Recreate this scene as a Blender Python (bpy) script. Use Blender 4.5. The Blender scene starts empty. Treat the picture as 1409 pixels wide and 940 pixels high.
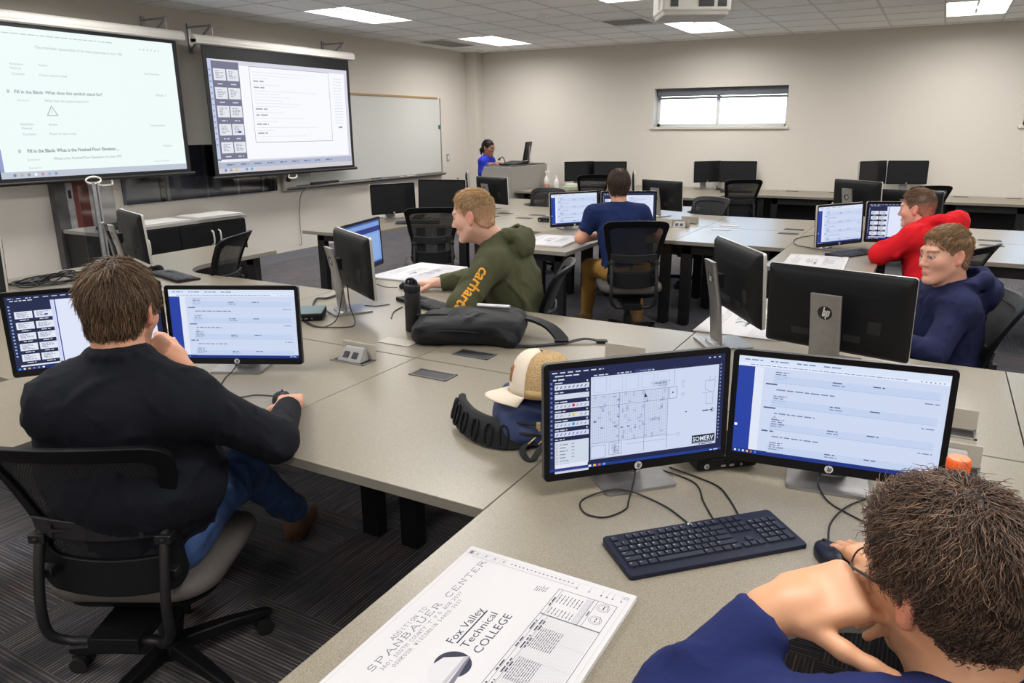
import bpy, bmesh, math, random
import numpy as np
from mathutils import Matrix, Vector
from mathutils.bvhtree import BVHTree

random.seed(7)
NPR = np.random.RandomState(11)
PI = math.pi
R = math.radians
C = bpy.context.scene.collection
scene = bpy.context.scene

# ------------------------------------------------------------------ camera
FPX = 1025.1
cam_d = bpy.data.cameras.new('camera')
cam_d.sensor_fit = 'HORIZONTAL'
cam_d.sensor_width = 36.0
cam_d.lens = FPX / 1409.0 * 36.0
cam_d.clip_start = 0.02
cam = bpy.data.objects.new('camera', cam_d)
C.objects.link(cam)
cam.matrix_world = (Matrix.Translation((0, 0, 1.6477)) @ Matrix.Rotation(R(29.168), 4, 'Z')
                    @ Matrix.Rotation(R(90 - 16.04), 4, 'X') @ Matrix.Rotation(R(-0.338), 4, 'Z'))
scene.camera = cam

# ------------------------------------------------------------------ view, world, lamp levels
scene.view_settings.view_transform = 'Standard'
scene.view_settings.look = 'None'
scene.view_settings.gamma = 1.0
scene.view_settings.use_curve_mapping = False
scene.view_settings.exposure = 0.0
LAMP_W = 36.5            # watts of each ceiling fixture
PANEL_GLOW = 5.0         # what a diffuser itself shows
SCREEN = 1.0             # monitor brightness
world = bpy.data.worlds.new('world')
scene.world = world
world.use_nodes = True
wn = world.node_tree
bg = wn.nodes['Background']
sky = wn.nodes.new('ShaderNodeTexSky')
try:
    sky.sky_type = 'NISHITA'
    sky.sun_disc = False
    sky.sun_elevation = R(40)
    sky.sun_rotation = R(200)
except Exception:
    pass
wn.links.new(sky.outputs[0], bg.inputs[0])
bg.inputs[1].default_value = 1.9
try:
    scene.cycles.max_bounces = 8
    scene.cycles.diffuse_bounces = 5
    scene.cycles.transparent_max_bounces = 16
    scene.cycles.sample_clamp_indirect = 6.0
    scene.cycles.use_denoising = True
except Exception:
    pass

# ------------------------------------------------------------------ materials
def new_mat(name):
    m = bpy.data.materials.new(name)
    m.use_nodes = True
    nt = m.node_tree
    return m, nt, nt.nodes['Principled BSDF']

def srgb(r, g, b):
    f = lambda c: (c / 12.92 if c <= 0.04045 else ((c + 0.055) / 1.055) ** 2.4)
    return (f(r / 255), f(g / 255), f(b / 255), 1.0)

def simple(name, col, rough=0.5, metal=0.0, spec=0.5, noise=None, bump=None, coat=0.0, alpha=None, trans=None, ior=None):
    """col is an sRGB triple; noise=(scale, amount) varies the colour; bump=(scale, strength)"""
    m, nt, b = new_mat(name)
    c = srgb(*col)
    b.inputs['Base Color'].default_value = c
    b.inputs['Roughness'].default_value = rough
    b.inputs['Metallic'].default_value = metal
    b.inputs['Specular IOR Level'].default_value = spec
    if coat: b.inputs['Coat Weight'].default_value = coat
    if trans: b.inputs['Transmission Weight'].default_value = trans
    if ior: b.inputs['IOR'].default_value = ior
    tc = nt.nodes.new('ShaderNodeTexCoord')
    if noise:
        n = nt.nodes.new('ShaderNodeTexNoise')
        n.inputs['Scale'].default_value = noise[0]
        n.inputs['Detail'].default_value = 3
        r = nt.nodes.new('ShaderNodeValToRGB')
        a = noise[1]
        r.color_ramp.elements[0].position = 0.3
        r.color_ramp.elements[1].position = 0.7
        r.color_ramp.elements[0].color = tuple(max(0, x * (1 - a)) for x in c[:3]) + (1,)
        r.color_ramp.elements[1].color = tuple(min(1, x * (1 + a)) for x in c[:3]) + (1,)
        nt.links.new(tc.outputs['Object'], n.inputs['Vector'])
        nt.links.new(n.outputs['Fac'], r.inputs['Fac'])
        nt.links.new(r.outputs['Color'], b.inputs['Base Color'])
    if bump:
        n2 = nt.nodes.new('ShaderNodeTexNoise')
        n2.inputs['Scale'].default_value = bump[0]
        n2.inputs['Detail'].default_value = 2
        bp = nt.nodes.new('ShaderNodeBump')
        bp.inputs['Strength'].default_value = bump[1]
        bp.inputs['Distance'].default_value = 0.002
        nt.links.new(tc.outputs['Object'], n2.inputs['Vector'])
        nt.links.new(n2.outputs['Fac'], bp.inputs['Height'])
        nt.links.new(bp.outputs['Normal'], b.inputs['Normal'])
    return m

def attr_mat(name, emit=False, rough=0.6, strength=1.0, fuzz=None, sss=False):
    m, nt, b = new_mat(name)
    a = nt.nodes.new('ShaderNodeAttribute')
    a.attribute_name = 'Col'
    if emit:
        b.inputs['Base Color'].default_value = (0.01, 0.01, 0.012, 1)
        b.inputs['Roughness'].default_value = 0.35
        b.inputs['Specular IOR Level'].default_value = 0.15
        nt.links.new(a.outputs['Color'], b.inputs['Emission Color'])
        b.inputs['Emission Strength'].default_value = strength
    else:
        nt.links.new(a.outputs['Color'], b.inputs['Base Color'])
        b.inputs['Roughness'].default_value = rough
        if sss:
            b.inputs['Subsurface Weight'].default_value = 0.12
            b.inputs['Subsurface Radius'].default_value = (0.01, 0.004, 0.002)
            b.inputs['Subsurface Scale'].default_value = 0.5
        if fuzz:
            tc = nt.nodes.new('ShaderNodeTexCoord')
            n2 = nt.nodes.new('ShaderNodeTexNoise')
            n2.inputs['Scale'].default_value = fuzz[0]
            bp = nt.nodes.new('ShaderNodeBump')
            bp.inputs['Strength'].default_value = fuzz[1]
            bp.inputs['Distance'].default_value = 0.001
            nt.links.new(tc.outputs['Object'], n2.inputs['Vector'])
            nt.links.new(n2.outputs['Fac'], bp.inputs['Height'])
            nt.links.new(bp.outputs['Normal'], b.inputs['Normal'])
    return m

def glow(name, col, strength):
    m, nt, b = new_mat(name)
    b.inputs['Base Color'].default_value = (0.8, 0.8, 0.8, 1)
    b.inputs['Emission Color'].default_value = srgb(*col)
    b.inputs['Emission Strength'].default_value = strength
    return m

def carpet_mat():
    m, nt, b = new_mat('carpet_tiles')
    N, L = nt.nodes, nt.links
    tc = N.new('ShaderNodeTexCoord')
    mp0 = N.new('ShaderNodeMapping'); mp0.inputs['Location'].default_value = (0.13, 0.21, 0.013)
    L.new(tc.outputs['Object'], mp0.inputs['Vector'])
    chk = N.new('ShaderNodeTexChecker'); chk.inputs['Scale'].default_value = 1.64
    L.new(mp0.outputs[0], chk.inputs['Vector'])
    sep = N.new('ShaderNodeSeparateXYZ'); L.new(mp0.outputs[0], sep.inputs[0])
    def math_(op, a, bb=None, c=None):
        n = N.new('ShaderNodeMath'); n.operation = op
        for k, v in enumerate((a, bb, c)):
            if v is None: continue
            if isinstance(v, (int, float)): n.inputs[k].default_value = v
            else: L.new(v, n.inputs[k])
        return n.outputs[0]
    def mixf(f, a, c):
        n = N.new('ShaderNodeMix'); n.data_type = 'FLOAT'
        L.new(f, n.inputs[0]); L.new(a, n.inputs[2]); L.new(c, n.inputs[3]); return n.outputs[0]
    def noise(sc, det=3.0):
        mp = N.new('ShaderNodeMapping'); mp.inputs['Scale'].default_value = sc
        n = N.new('ShaderNodeTexNoise'); n.inputs['Scale'].default_value = 1.0; n.inputs['Detail'].default_value = det; n.inputs['Roughness'].default_value = 0.6
        L.new(tc.outputs['Object'], mp.inputs['Vector']); L.new(mp.outputs[0], n.inputs['Vector'])
        return n.outputs['Fac']
    across = mixf(chk.outputs['Fac'], sep.outputs[0], sep.outputs[1])          # coordinate across the tile's lines
    line = math_('SINE', math_('MULTIPLY', across, 2 * PI / 0.0135))
    line = math_('MULTIPLY_ADD', line, 0.5, 0.5)
    line = math_('POWER', line, 2.5)
    run = mixf(chk.outputs['Fac'], noise((60, 3.2, 1)), noise((3.2, 60, 1)))   # each line comes and goes along its length
    ramp = N.new('ShaderNodeValToRGB'); e = ramp.color_ramp.elements
    e[0].position = 0.40; e[0].color = (0.04, 0.04, 0.04, 1); e[1].position = 0.64; e[1].color = (1, 1, 1, 1)
    L.new(run, ramp.inputs['Fac'])
    amt = math_('MULTIPLY', line, ramp.outputs[0])
    tone = N.new('ShaderNodeValToRGB'); e = tone.color_ramp.elements
    e[0].position = 0.34; e[0].color = srgb(124, 125, 136)
    e[1].position = 0.66; e[1].color = srgb(172, 132, 98)
    k = e.new(0.44); k.color = srgb(128, 118, 96)
    k = e.new(0.54); k.color = srgb(148, 136, 132)
    L.new(noise((3.1, 3.1, 1), 3.0), tone.inputs['Fac'])
    base = N.new('ShaderNodeValToRGB'); e = base.color_ramp.elements
    e[0].position = 0.35; e[0].color = srgb(40, 38, 41); e[1].position = 0.65; e[1].color = srgb(68, 65, 68)
    L.new(mixf(chk.outputs['Fac'], noise((60, 4, 1)), noise((4, 60, 1))), base.inputs['Fac'])
    mx = N.new('ShaderNodeMix'); mx.data_type = 'RGBA'
    L.new(amt, mx.inputs[0]); L.new(base.outputs[0], mx.inputs[6]); L.new(tone.outputs[0], mx.inputs[7])
    L.new(mx.outputs[2], b.inputs['Base Color'])
    b.inputs['Roughness'].default_value = 0.95
    b.inputs['Sheen Weight'].default_value = 0.4
    b.inputs['Sheen Roughness'].default_value = 0.5
    b.inputs['Sheen Tint'].default_value = srgb(200, 204, 220)
    b.inputs['Specular IOR Level'].default_value = 0.1
    bp = N.new('ShaderNodeBump'); bp.inputs['Strength'].default_value = 0.4; bp.inputs['Distance'].default_value = 0.003
    L.new(line, bp.inputs['Height']); L.new(bp.outputs[0], b.inputs['Normal'])
    return m

def ceiling_mat():
    m, nt, b = new_mat('ceiling_tiles')
    N, L = nt.nodes, nt.links
    tc = N.new('ShaderNodeTexCoord')
    n = N.new('ShaderNodeTexNoise'); n.inputs['Scale'].default_value = 90; n.inputs['Detail'].default_value = 4
    L.new(tc.outputs['Object'], n.inputs['Vector'])
    r = N.new('ShaderNodeValToRGB')
    r.color_ramp.elements[0].position = 0.25; r.color_ramp.elements[0].color = srgb(226, 228, 230)
    r.color_ramp.elements[1].position = 0.6; r.color_ramp.elements[1].color = srgb(244, 245, 246)
    L.new(n.outputs['Fac'], r.inputs['Fac']); L.new(r.outputs[0], b.inputs['Base Color'])
    b.inputs['Roughness'].default_value = 0.95
    return m

def desk_mat():
    m, nt, b = new_mat('speckled_laminate')
    N, L = nt.nodes, nt.links
    tc = N.new('ShaderNodeTexCoord')
    n = N.new('ShaderNodeTexNoise'); n.inputs['Scale'].default_value = 380; n.inputs['Detail'].default_value = 2
    L.new(tc.outputs['Object'], n.inputs['Vector'])
    r = N.new('ShaderNodeValToRGB')
    e = r.color_ramp.elements
    e[0].position = 0.32; e[0].color = srgb(117, 109, 95)
    e[1].position = 0.68; e[1].color = srgb(151, 142, 126)
    k = e.new(0.5); k.color = srgb(134, 126, 111)
    L.new(n.outputs['Fac'], r.inputs['Fac']); L.new(r.outputs[0], b.inputs['Base Color'])
    b.inputs['Roughness'].default_value = 0.33
    b.inputs['Specular IOR Level'].default_value = 0.5
    return m

def mesh_fabric():
    """woven net: threads with open holes between them"""
    m, nt, b = new_mat('black_net_fabric')
    N, L = nt.nodes, nt.links
    b.inputs['Base Color'].default_value = srgb(26, 26, 28)
    b.inputs['Roughness'].default_value = 0.8
    tc = N.new('ShaderNodeTexCoord')
    v = N.new('ShaderNodeTexVoronoi'); v.inputs['Scale'].default_value = 150; v.feature = 'F1'
    v.inputs['Randomness'].default_value = 0.0
    mp = N.new('ShaderNodeMapping'); mp.inputs['Rotation'].default_value = (R(45), 0, 0); mp.inputs['Scale'].default_value = (0, 1, 0.7)
    L.new(tc.outputs['Object'], mp.inputs['Vector']); L.new(mp.outputs[0], v.inputs['Vector'])
    r = N.new('ShaderNodeMath'); r.operation = 'GREATER_THAN'; r.inputs[1].default_value = 0.21
    L.new(v.outputs['Distance'], r.inputs[0])
    tr = N.new('ShaderNodeBsdfTransparent')
    mx = N.new('ShaderNodeMixShader')
    L.new(r.outputs[0], mx.inputs[0]); L.new(tr.outputs[0], mx.inputs[1]); L.new(b.outputs[0], mx.inputs[2])
    L.new(mx.outputs[0], nt.nodes['Material Output'].inputs['Surface'])
    return m

def clear_mat(name, tint=(255, 255, 255), share=0.12, rough=0.05):
    m, nt, b = new_mat(name)
    N, L = nt.nodes, nt.links
    tr = N.new('ShaderNodeBsdfTransparent'); tr.inputs[0].default_value = srgb(*tint)
    g = N.new('ShaderNodeBsdfGlossy'); g.inputs['Roughness'].default_value = rough
    fr = N.new('ShaderNodeFresnel'); fr.inputs[0].default_value = 1.45
    ad = N.new('ShaderNodeMath'); ad.operation = 'ADD'; ad.inputs[1].default_value = share * 0.3
    L.new(fr.outputs[0], ad.inputs[0])
    mx = N.new('ShaderNodeMixShader')
    L.new(ad.outputs[0], mx.inputs[0]); L.new(tr.outputs[0], mx.inputs[1]); L.new(g.outputs[0], mx.inputs[2])
    L.new(mx.outputs[0], N['Material Output'].inputs['Surface'])
    return m

M = {
 'carpet': carpet_mat(), 'ceiling': ceiling_mat(), 'desk': desk_mat(), 'net': mesh_fabric(),
 'desk_edge': simple('desk_edge_band', (126, 121, 112), 0.5),
 'wall': simple('painted_wall', (212, 206, 197), 0.85, spec=0.25, bump=(60, 0.06)),
 'base': simple('grey_rubber_base', (128, 128, 134), 0.5),
 'tbar': simple('ceiling_grid_white', (208, 209, 210), 0.6),
 'white_metal': simple('white_enamel', (235, 233, 226), 0.4),
 'black_metal': simple('black_powder_coat', (14, 14, 16), 0.5),
 'black': simple('black_plastic', (13, 14, 17), 0.5, spec=0.25, noise=(300, 0.15), bump=(500, 0.08)),
 'bezel': simple('black_bezel', (11, 11, 13), 0.38, spec=0.25),
 'rim': simple('lamplit_silver_rim', (188, 185, 178), 0.4, metal=0.3),  # silver, brightened to carry the lamp light along the edge
 'alu': simple('brushed_aluminium', (152, 150, 150), 0.36, metal=0.8, noise=(40, 0.06)),
 'chrome': simple('chrome', (205, 205, 205), 0.15, metal=1.0),
 'steel': simple('galvanised_steel', (170, 170, 172), 0.4, metal=0.6, noise=(30, 0.15)),
 'off': simple('dark_glass_screen', (16, 18, 24), 0.3, spec=0.4),
 'rubber': simple('black_rubber', (18, 18, 19), 0.7),
 'cable': simple('black_cable', (14, 14, 15), 0.45),
 'screen': attr_mat('lit_screen', emit=True, strength=SCREEN),
 'self_lit': attr_mat('glowing_projection', emit=True, strength=1.0),  # picture glows by itself in place of the projector's beam
 'print': attr_mat('printed_sheet', rough=0.75),
 'paper_edge': simple('paper_edges', (206, 204, 201), 0.8, noise=(600, 0.08)),
 'paint': attr_mat('painted_plastic', rough=0.45),
 'seat': simple('charcoal_seat_fabric', (86, 80, 76), 0.75, bump=(400, 0.2)),
 'navy_plastic': simple('navy_black_plastic', (21, 25, 42), 0.45, spec=0.3),
 'clear': clear_mat('clear_plastic'),
 'acrylic': clear_mat('clear_acrylic_sheet', (238, 240, 244), 0.25),
 'glass': clear_mat('window_glass', (250, 252, 255), 0.1),
}

# ------------------------------------------------------------------ mesh building
class MB:
    def __init__(self):
        self.v, self.f, self.mi, self.col = [], [], [], []
    def add(self, vs, fs, mi=0, col=None, T=None):
        o = len(self.v)
        if T is not None:
            vs = [T @ Vector(p) for p in vs]
        self.v += [tuple(p) for p in vs]
        for f in fs:
            self.f.append(tuple(i + o for i in f)); self.mi.append(mi); self.col.append(col)
        return self
    def box(self, x0, x1, y0, y1, z0, z1, mi=0, col=None, T=None):
        vs = [(x0, y0, z0), (x1, y0, z0), (x1, y1, z0), (x0, y1, z0), (x0, y0, z1), (x1, y0, z1), (x1, y1, z1), (x0, y1, z1)]
        fs = [(3, 2, 1, 0), (4, 5, 6, 7), (0, 1, 5, 4), (1, 2, 6, 5), (2, 3, 7, 6), (3, 0, 4, 7)]
        return self.add(vs, fs, mi, col, T)
    def prism(self, poly, z0, z1, mi=0, mi_side=None, col=None, T=None):
        n = len(poly)
        vs = [(x, y, z0) for x, y in poly] + [(x, y, z1) for x, y in poly]
        self.add(vs, [tuple(range(n - 1, -1, -1)), tuple(range(n, 2 * n))], mi, col, T)
        o = len(self.v) - 2 * n
        for i in range(n):
            j = (i + 1) % n
            self.f.append((o + i, o + j, o + n + j, o + n + i)); self.mi.append(mi if mi_side is None else mi_side); self.col.append(col)
        return self
    def tube(self, pts, r, seg=8, mi=0, col=None, closed=False, cap=True, T=None, flat=None):
        pts = [Vector(p) for p in pts]
        n = len(pts)
        rs = list(r) if hasattr(r, '__len__') else [r] * n
        vs, fs = [], []
        prev = None
        for i, p in enumerate(pts):
            if closed: d = pts[(i + 1) % n] - pts[i - 1]
            elif i == 0: d = pts[1] - p
            elif i == n - 1: d = p - pts[i - 1]
            else: d = pts[i + 1] - pts[i - 1]
            if d.length < 1e-9: d = Vector((0, 0, 1))
            d.normalize()
            if prev is None:
                a = Vector((0, 0, 1)) if abs(d.z) < 0.9 else Vector((1, 0, 0))
                u = d.cross(a).normalized()
            else:
                u = prev - d * prev.dot(d)
                u = u.normalized() if u.length > 1e-6 else d.orthogonal().normalized()
            prev = u
            w = d.cross(u)
            for k in range(seg):
                t = 2 * PI * k / seg
                vs.append(p + u * (rs[i] * math.cos(t)) + w * (rs[i] * (flat or 1.0) * math.sin(t)))
        m = n if closed else n - 1
        for i in range(m):
            a, b = i * seg, ((i + 1) % n) * seg
            for k in range(seg):
                l = (k + 1) % seg
                fs.append((a + k, a + l, b + l, b + k))
        if cap and not closed:
            fs.append(tuple(range(seg - 1, -1, -1))); fs.append(tuple((n - 1) * seg + k for k in range(seg)))
        return self.add(vs, fs, mi, col, T)
    def lathe(self, prof, seg=20, mi=0, col=None, T=None, cap=True):
        vs, fs = [], []
        for r, z in prof:
            for k in range(seg):
                t = 2 * PI * k / seg
                vs.append((r * math.cos(t), r * math.sin(t), z))
        for i in range(len(prof) - 1):
            for k in range(seg):
                l = (k + 1) % seg
                fs.append((i * seg + k, i * seg + l, (i + 1) * seg + l, (i + 1) * seg + k))
        if cap:
            fs.append(tuple(range(seg - 1, -1, -1))); fs.append(tuple((len(prof) - 1) * seg + k for k in range(seg)))
        return self.add(vs, fs, mi, col, T)
    def ball(self, c, r, seg=12, rings=8, mi=0, col=None, T=None):
        r = r if hasattr(r, '__len__') else (r, r, r)
        prof = []
        vs, fs = [], []
        for i in range(rings + 1):
            a = -PI / 2 + PI * i / rings
            for k in range(seg):
                t = 2 * PI * k / seg
                vs.append((c[0] + r[0] * math.cos(a) * math.cos(t), c[1] + r[1] * math.cos(a) * math.sin(t), c[2] + r[2] * math.sin(a)))
        for i in range(rings):
            for k in range(seg):
                l = (k + 1) % seg
                fs.append((i * seg + k, i * seg + l, (i + 1) * seg + l, (i + 1) * seg + k))
        return self.add(vs, fs, mi, col, T)
    def loft(self, rings, mi=0, col=None, cap=True, T=None):
        n = len(rings[0])
        vs = [p for r in rings for p in r]
        fs = []
        for i in range(len(rings) - 1):
            for k in range(n):
                l = (k + 1) % n
                fs.append((i * n + k, i * n + l, (i + 1) * n + l, (i + 1) * n + k))
        if cap:
            fs.append(tuple(range(n - 1, -1, -1))); fs.append(tuple((len(rings) - 1) * n + k for k in range(n)))
        return self.add(vs, fs, mi, col, T)
    def mesh(self, name, mats, smooth=38, weld=None):
        me = bpy.data.meshes.new(name)
        me.from_pydata(self.v, [], self.f)
        for m in (mats if isinstance(mats, (list, tuple)) else [mats]):
            me.materials.append(m)
        me.polygons.foreach_set('material_index', self.mi)
        if any(c is not None for c in self.col):
            set_col(me, self.col)
        me.validate()
        if smooth:
            me.shade_smooth()
            me.set_sharp_from_angle(angle=R(smooth))
        me.update()
        return me

def set_col(me, cols):
    ca = me.color_attributes.new('Col', 'FLOAT_COLOR', 'CORNER')
    tot = np.array([len(p.vertices) for p in me.polygons])
    fc = np.array([(c if c is not None else (0.5, 0.5, 0.5, 1)) for c in cols], dtype=np.float32)
    ca.data.foreach_set('color', np.repeat(fc, tot, axis=0).ravel())

def obj(name, mb, mats, parent=None, loc=None, rotz=None, bevel=None, smooth=38, T=None):
    me = mb if isinstance(mb, bpy.types.Mesh) else mb.mesh(name, mats, smooth)
    o = bpy.data.objects.new(name, me)
    C.objects.link(o)
    if T is not None: o.matrix_local = T
    if loc is not None: o.location = loc
    if rotz is not None: o.rotation_euler = (0, 0, rotz)
    if parent is not None: o.parent = parent
    if bevel:
        bv = o.modifiers.new('bevel', 'BEVEL'); bv.width = bevel; bv.segments = 2; bv.limit_method = 'ANGLE'; bv.angle_limit = R(40)
        bv.harden_normals = False
    return o

def thing(name, label, cat, loc=(0, 0, 0), rotz=0.0, group=None):
    o = bpy.data.objects.new(name, None)
    C.objects.link(o)
    o.empty_display_size = 0.05
    o.location = loc; o.rotation_euler = (0, 0, rotz)
    return tag(o, label, cat, group)

def tag(o, label, cat, group=None):
    o['label'] = label; o['category'] = cat
    if group: o['group'] = group
    return o

def struct(name, mb, mats, bevel=None, smooth=38, parent=None, label=None):
    o = obj(name, mb, mats, parent, bevel=bevel, smooth=smooth)
    if parent is None: o['kind'] = 'structure'
    if label: o['label'] = label
    return o

def dup(root, loc, rotz, label, group=None):
    r = root.copy(); C.objects.link(r)
    r.location = loc; r.rotation_euler = (0, 0, rotz); r['label'] = label
    if group: r['group'] = group
    for ch in list(root.children):
        c = ch.copy(); C.objects.link(c); c.parent = r
        for g in list(ch.children):
            d = g.copy(); C.objects.link(d); d.parent = c
    return r

def rrect(x0, x1, y0, y1, r, n=5):
    pts = []
    for cx, cy, a0 in ((x1 - r, y1 - r, 0), (x0 + r, y1 - r, 90), (x0 + r, y0 + r, 180), (x1 - r, y0 + r, 270)):
        for i in range(n + 1):
            a = R(a0 + 90 * i / n)
            pts.append((cx + r * math.cos(a), cy + r * math.sin(a)))
    return pts

def catmull(pts, n=8, closed=False):
    P = [Vector(p) for p in pts]
    out = []
    m = len(P)
    rng = range(m) if closed else range(m - 1)
    for i in rng:
        p0 = P[i - 1] if (closed or i > 0) else P[0]
        p1 = P[i]; p2 = P[(i + 1) % m]
        p3 = P[(i + 2) % m] if (closed or i + 2 < m) else P[-1]
        for k in range(n):
            t = k / n
            out.append(0.5 * ((2 * p1) + (p2 - p0) * t + (2 * p0 - 5 * p1 + 4 * p2 - p3) * t * t + (3 * p1 - p0 - 3 * p2 + p3) * t ** 3))
    if not closed: out.append(P[-1])
    return out

# ------------------------------------------------------------------ flat print work (papers, screens, labels)
_txt = {}
def text_mesh(s, bold=0.0, shear=0.0):
    key = (s, bold, shear)
    if key not in _txt:
        cu = bpy.data.curves.new('t', 'FONT'); cu.body = s; cu.resolution_u = 2; cu.size = 1.0; cu.offset = bold; cu.shear = shear
        ob = bpy.data.objects.new('t', cu); C.objects.link(ob)
        dg = bpy.context.evaluated_depsgraph_get()
        me = bpy.data.meshes.new_from_object(ob.evaluated_get(dg))
        vs = [(v.co.x, v.co.y) for v in me.vertices]; fs = [tuple(p.vertices) for p in me.polygons]
        bpy.data.objects.remove(ob); bpy.data.curves.remove(cu); bpy.data.meshes.remove(me)
        xs = [v[0] for v in vs] or [0, 1]
        _txt[key] = (vs, fs, min(xs), max(xs))
    return _txt[key]

class Sheet:
    """a layered flat picture in its own u,v plane (u right, v up); each layer sits a hair above the one before"""
    def __init__(self, w, h, step=0.00012):
        self.w, self.h, self.mb, self.z, self.step = w, h, MB(), 0.0, step
    def up(self): self.z += self.step
    def poly(self, pts, col):
        self.mb.add([(x, y, self.z) for x, y in pts], [tuple(range(len(pts)))], 0, col)
    def rect(self, x0, y0, x1, y1, col): self.poly([(x0, y0), (x1, y0), (x1, y1), (x0, y1)], col)
    def line(self, x0, y0, x1, y1, t, col):
        dx, dy = x1 - x0, y1 - y0; l = math.hypot(dx, dy) or 1; nx, ny = -dy / l * t / 2, dx / l * t / 2
        self.poly([(x0 - nx, y0 - ny), (x1 - nx, y1 - ny), (x1 + nx, y1 + ny), (x0 + nx, y0 + ny)], col)
    def frame(self, x0, y0, x1, y1, t, col):
        self.line(x0, y0, x1, y0, t, col); self.line(x0, y1, x1, y1, t, col); self.line(x0, y0, x0, y1, t, col); self.line(x1, y0, x1, y1, t, col)
    def disc(self, cx, cy, r, col, n=20, ry=None):
        self.poly([(cx + r * math.cos(2 * PI * k / n), cy + (ry or r) * math.sin(2 * PI * k / n)) for k in range(n)], col)
    def ring(self, cx, cy, r, t, col, n=18):
        for k in range(n):
            a, b = 2 * PI * k / n, 2 * PI * (k + 1) / n
            self.line(cx + r * math.cos(a), cy + r * math.sin(a), cx + r * math.cos(b), cy + r * math.sin(b), t, col)
    def text(self, s, x, y, size, col, width=None, ang=0.0, bold=0.0, shear=0.0, align='l'):
        vs, fs, x0, x1 = text_mesh(s, bold, shear)
        sx = size if width is None else width / max(x1 - x0, 1e-6)
        off = {'l': 0, 'c': -(x1 - x0) / 2 * sx, 'r': -(x1 - x0) * sx}[align]
        c, sn = math.cos(ang), math.sin(ang)
        out = []
        for a, b in vs:
            u, w = (a - x0) * sx + off, b * size
            out.append((x + u * c - w * sn, y + u * sn + w * c, self.z))
        self.mb.add(out, fs, 0, col)
    def words(self, x, y, w, hgt, col, rnd, ang=0.0):
        """a run of small print: word-long dashes"""
        c, s = math.cos(ang), math.sin(ang)
        u = 0.0
        while u < w:
            l = hgt * rnd.uniform(1.2, 4.5)
            l = min(l, w - u)
            if l > hgt * 0.4:
                p = [(u, 0), (u + l, 0), (u + l, hgt * 0.55), (u, hgt * 0.55)]
                self.poly([(x + a * c - b * s, y + a * s + b * c) for a, b in p], col)
            u += l + hgt * 0.7
    def mesh(self, name, mat): return self.mb.mesh(name, [mat], smooth=None)
# ------------------------------------------------------------------ the room
XL, XR, YB, YF, HC = -7.27, 5.2, 11.66, -3.4, 2.874
mb = MB(); mb.box(XL - 0.2, XR + 0.2, YF - 0.2, YB + 0.3, -0.1, 0.0)
struct('floor', mb, M['carpet'], label='dark carpet tiles with brown and grey streaks, laid in alternating directions')

LAMPS = [(x, y) for x in (-5.94, -2.89, 0.16, 3.21) for y in (-1.99, 1.06, 4.11, 7.16, 10.21)]
def lampcell(x, y):
    return any(abs(x - a) < 0.31 and abs(y - b) < 0.615 for a, b in LAMPS)
CELL = 0.61
mb = MB()
gx0 = -5.94 - CELL / 2 - 2 * CELL
gx = [XL] + [gx0 + CELL * i for i in range(0, 19) if XL < gx0 + CELL * i < XR] + [XR]
gy0 = 10.21 - CELL * 22
gy = [YF] + [gy0 + CELL * i for i in range(0, 40) if YF < gy0 + CELL * i < YB] + [YB]
for i in range(len(gx) - 1):
    for j in range(len(gy) - 1):
        if not lampcell((gx[i] + gx[i + 1]) / 2, (gy[j] + gy[j + 1]) / 2):
            mb.box(gx[i], gx[i + 1], gy[j], gy[j + 1], HC, HC + 0.02)
struct('ceiling', mb, M['ceiling'], smooth=None)
mb = MB()
for x in gx[1:-1]: mb.box(x - 0.011, x + 0.011, YF, YB, HC - 0.004, HC + 0.012)
for y in gy[1:-1]: mb.box(XL, XR, y - 0.011, y + 0.011, HC - 0.0035, HC + 0.012)
struct('trim_1', mb, M['tbar'], smooth=None, label='white suspended ceiling grid')
mb = MB(); mb.box(XL - 0.2, XL, YF - 0.2, YB + 0.3, 0, HC + 0.4)
struct('wall_left', mb, M['wall'])
mb = MB(); mb.box(XR, XR + 0.2, YF - 0.2, YB + 0.3, 0, HC + 0.4)
struct('wall_right', mb, M['wall'])
mb = MB(); mb.box(XL - 0.2, XR + 0.2, YF - 0.2, YF, 0, HC + 0.4)
struct('wall_front', mb, M['wall'])
# back wall with two window openings
WINS = [(-3.96, -1.985), (0.87, 2.85)]
WZ0, WZ1 = 1.64, 2.205
mb = MB()
mb.box(XL, XR, YB, YB + 0.26, 0, WZ0); mb.box(XL, XR, YB, YB + 0.26, WZ1, HC + 0.4)
xs = [XL] + [v for w in WINS for v in w] + [XR]
for i in range(0, len(xs), 2): mb.box(xs[i], xs[i + 1], YB, YB + 0.26, WZ0, WZ1)
struct('wall_back', mb, M['wall'])
mb = MB(); mb.box(XL, -7.06, 11.43, YB, 0, HC)
struct('trim_2', mb, M['wall'], label='boxed-out column in the far left corner')
mb = MB(); mb.box(XL, XL + 0.012, YF, 11.43, 0, 0.105); mb.box(XL, XL + 0.02, YF, 11.43, 0, 0.012)
struct('baseboard_left', mb, M['base'])
mb = MB(); mb.box(-7.06, XR, YB - 0.012, YB, 0, 0.105)
struct('baseboard_back', mb, M['base'])
M['blind'] = simple('grey_roller_blind', (112, 116, 124), 0.8)
M['win_frame'] = simple('white_window_frame', (228, 230, 232), 0.4)
M['sill'] = simple('window_sill', (205, 198, 186), 0.5)
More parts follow.
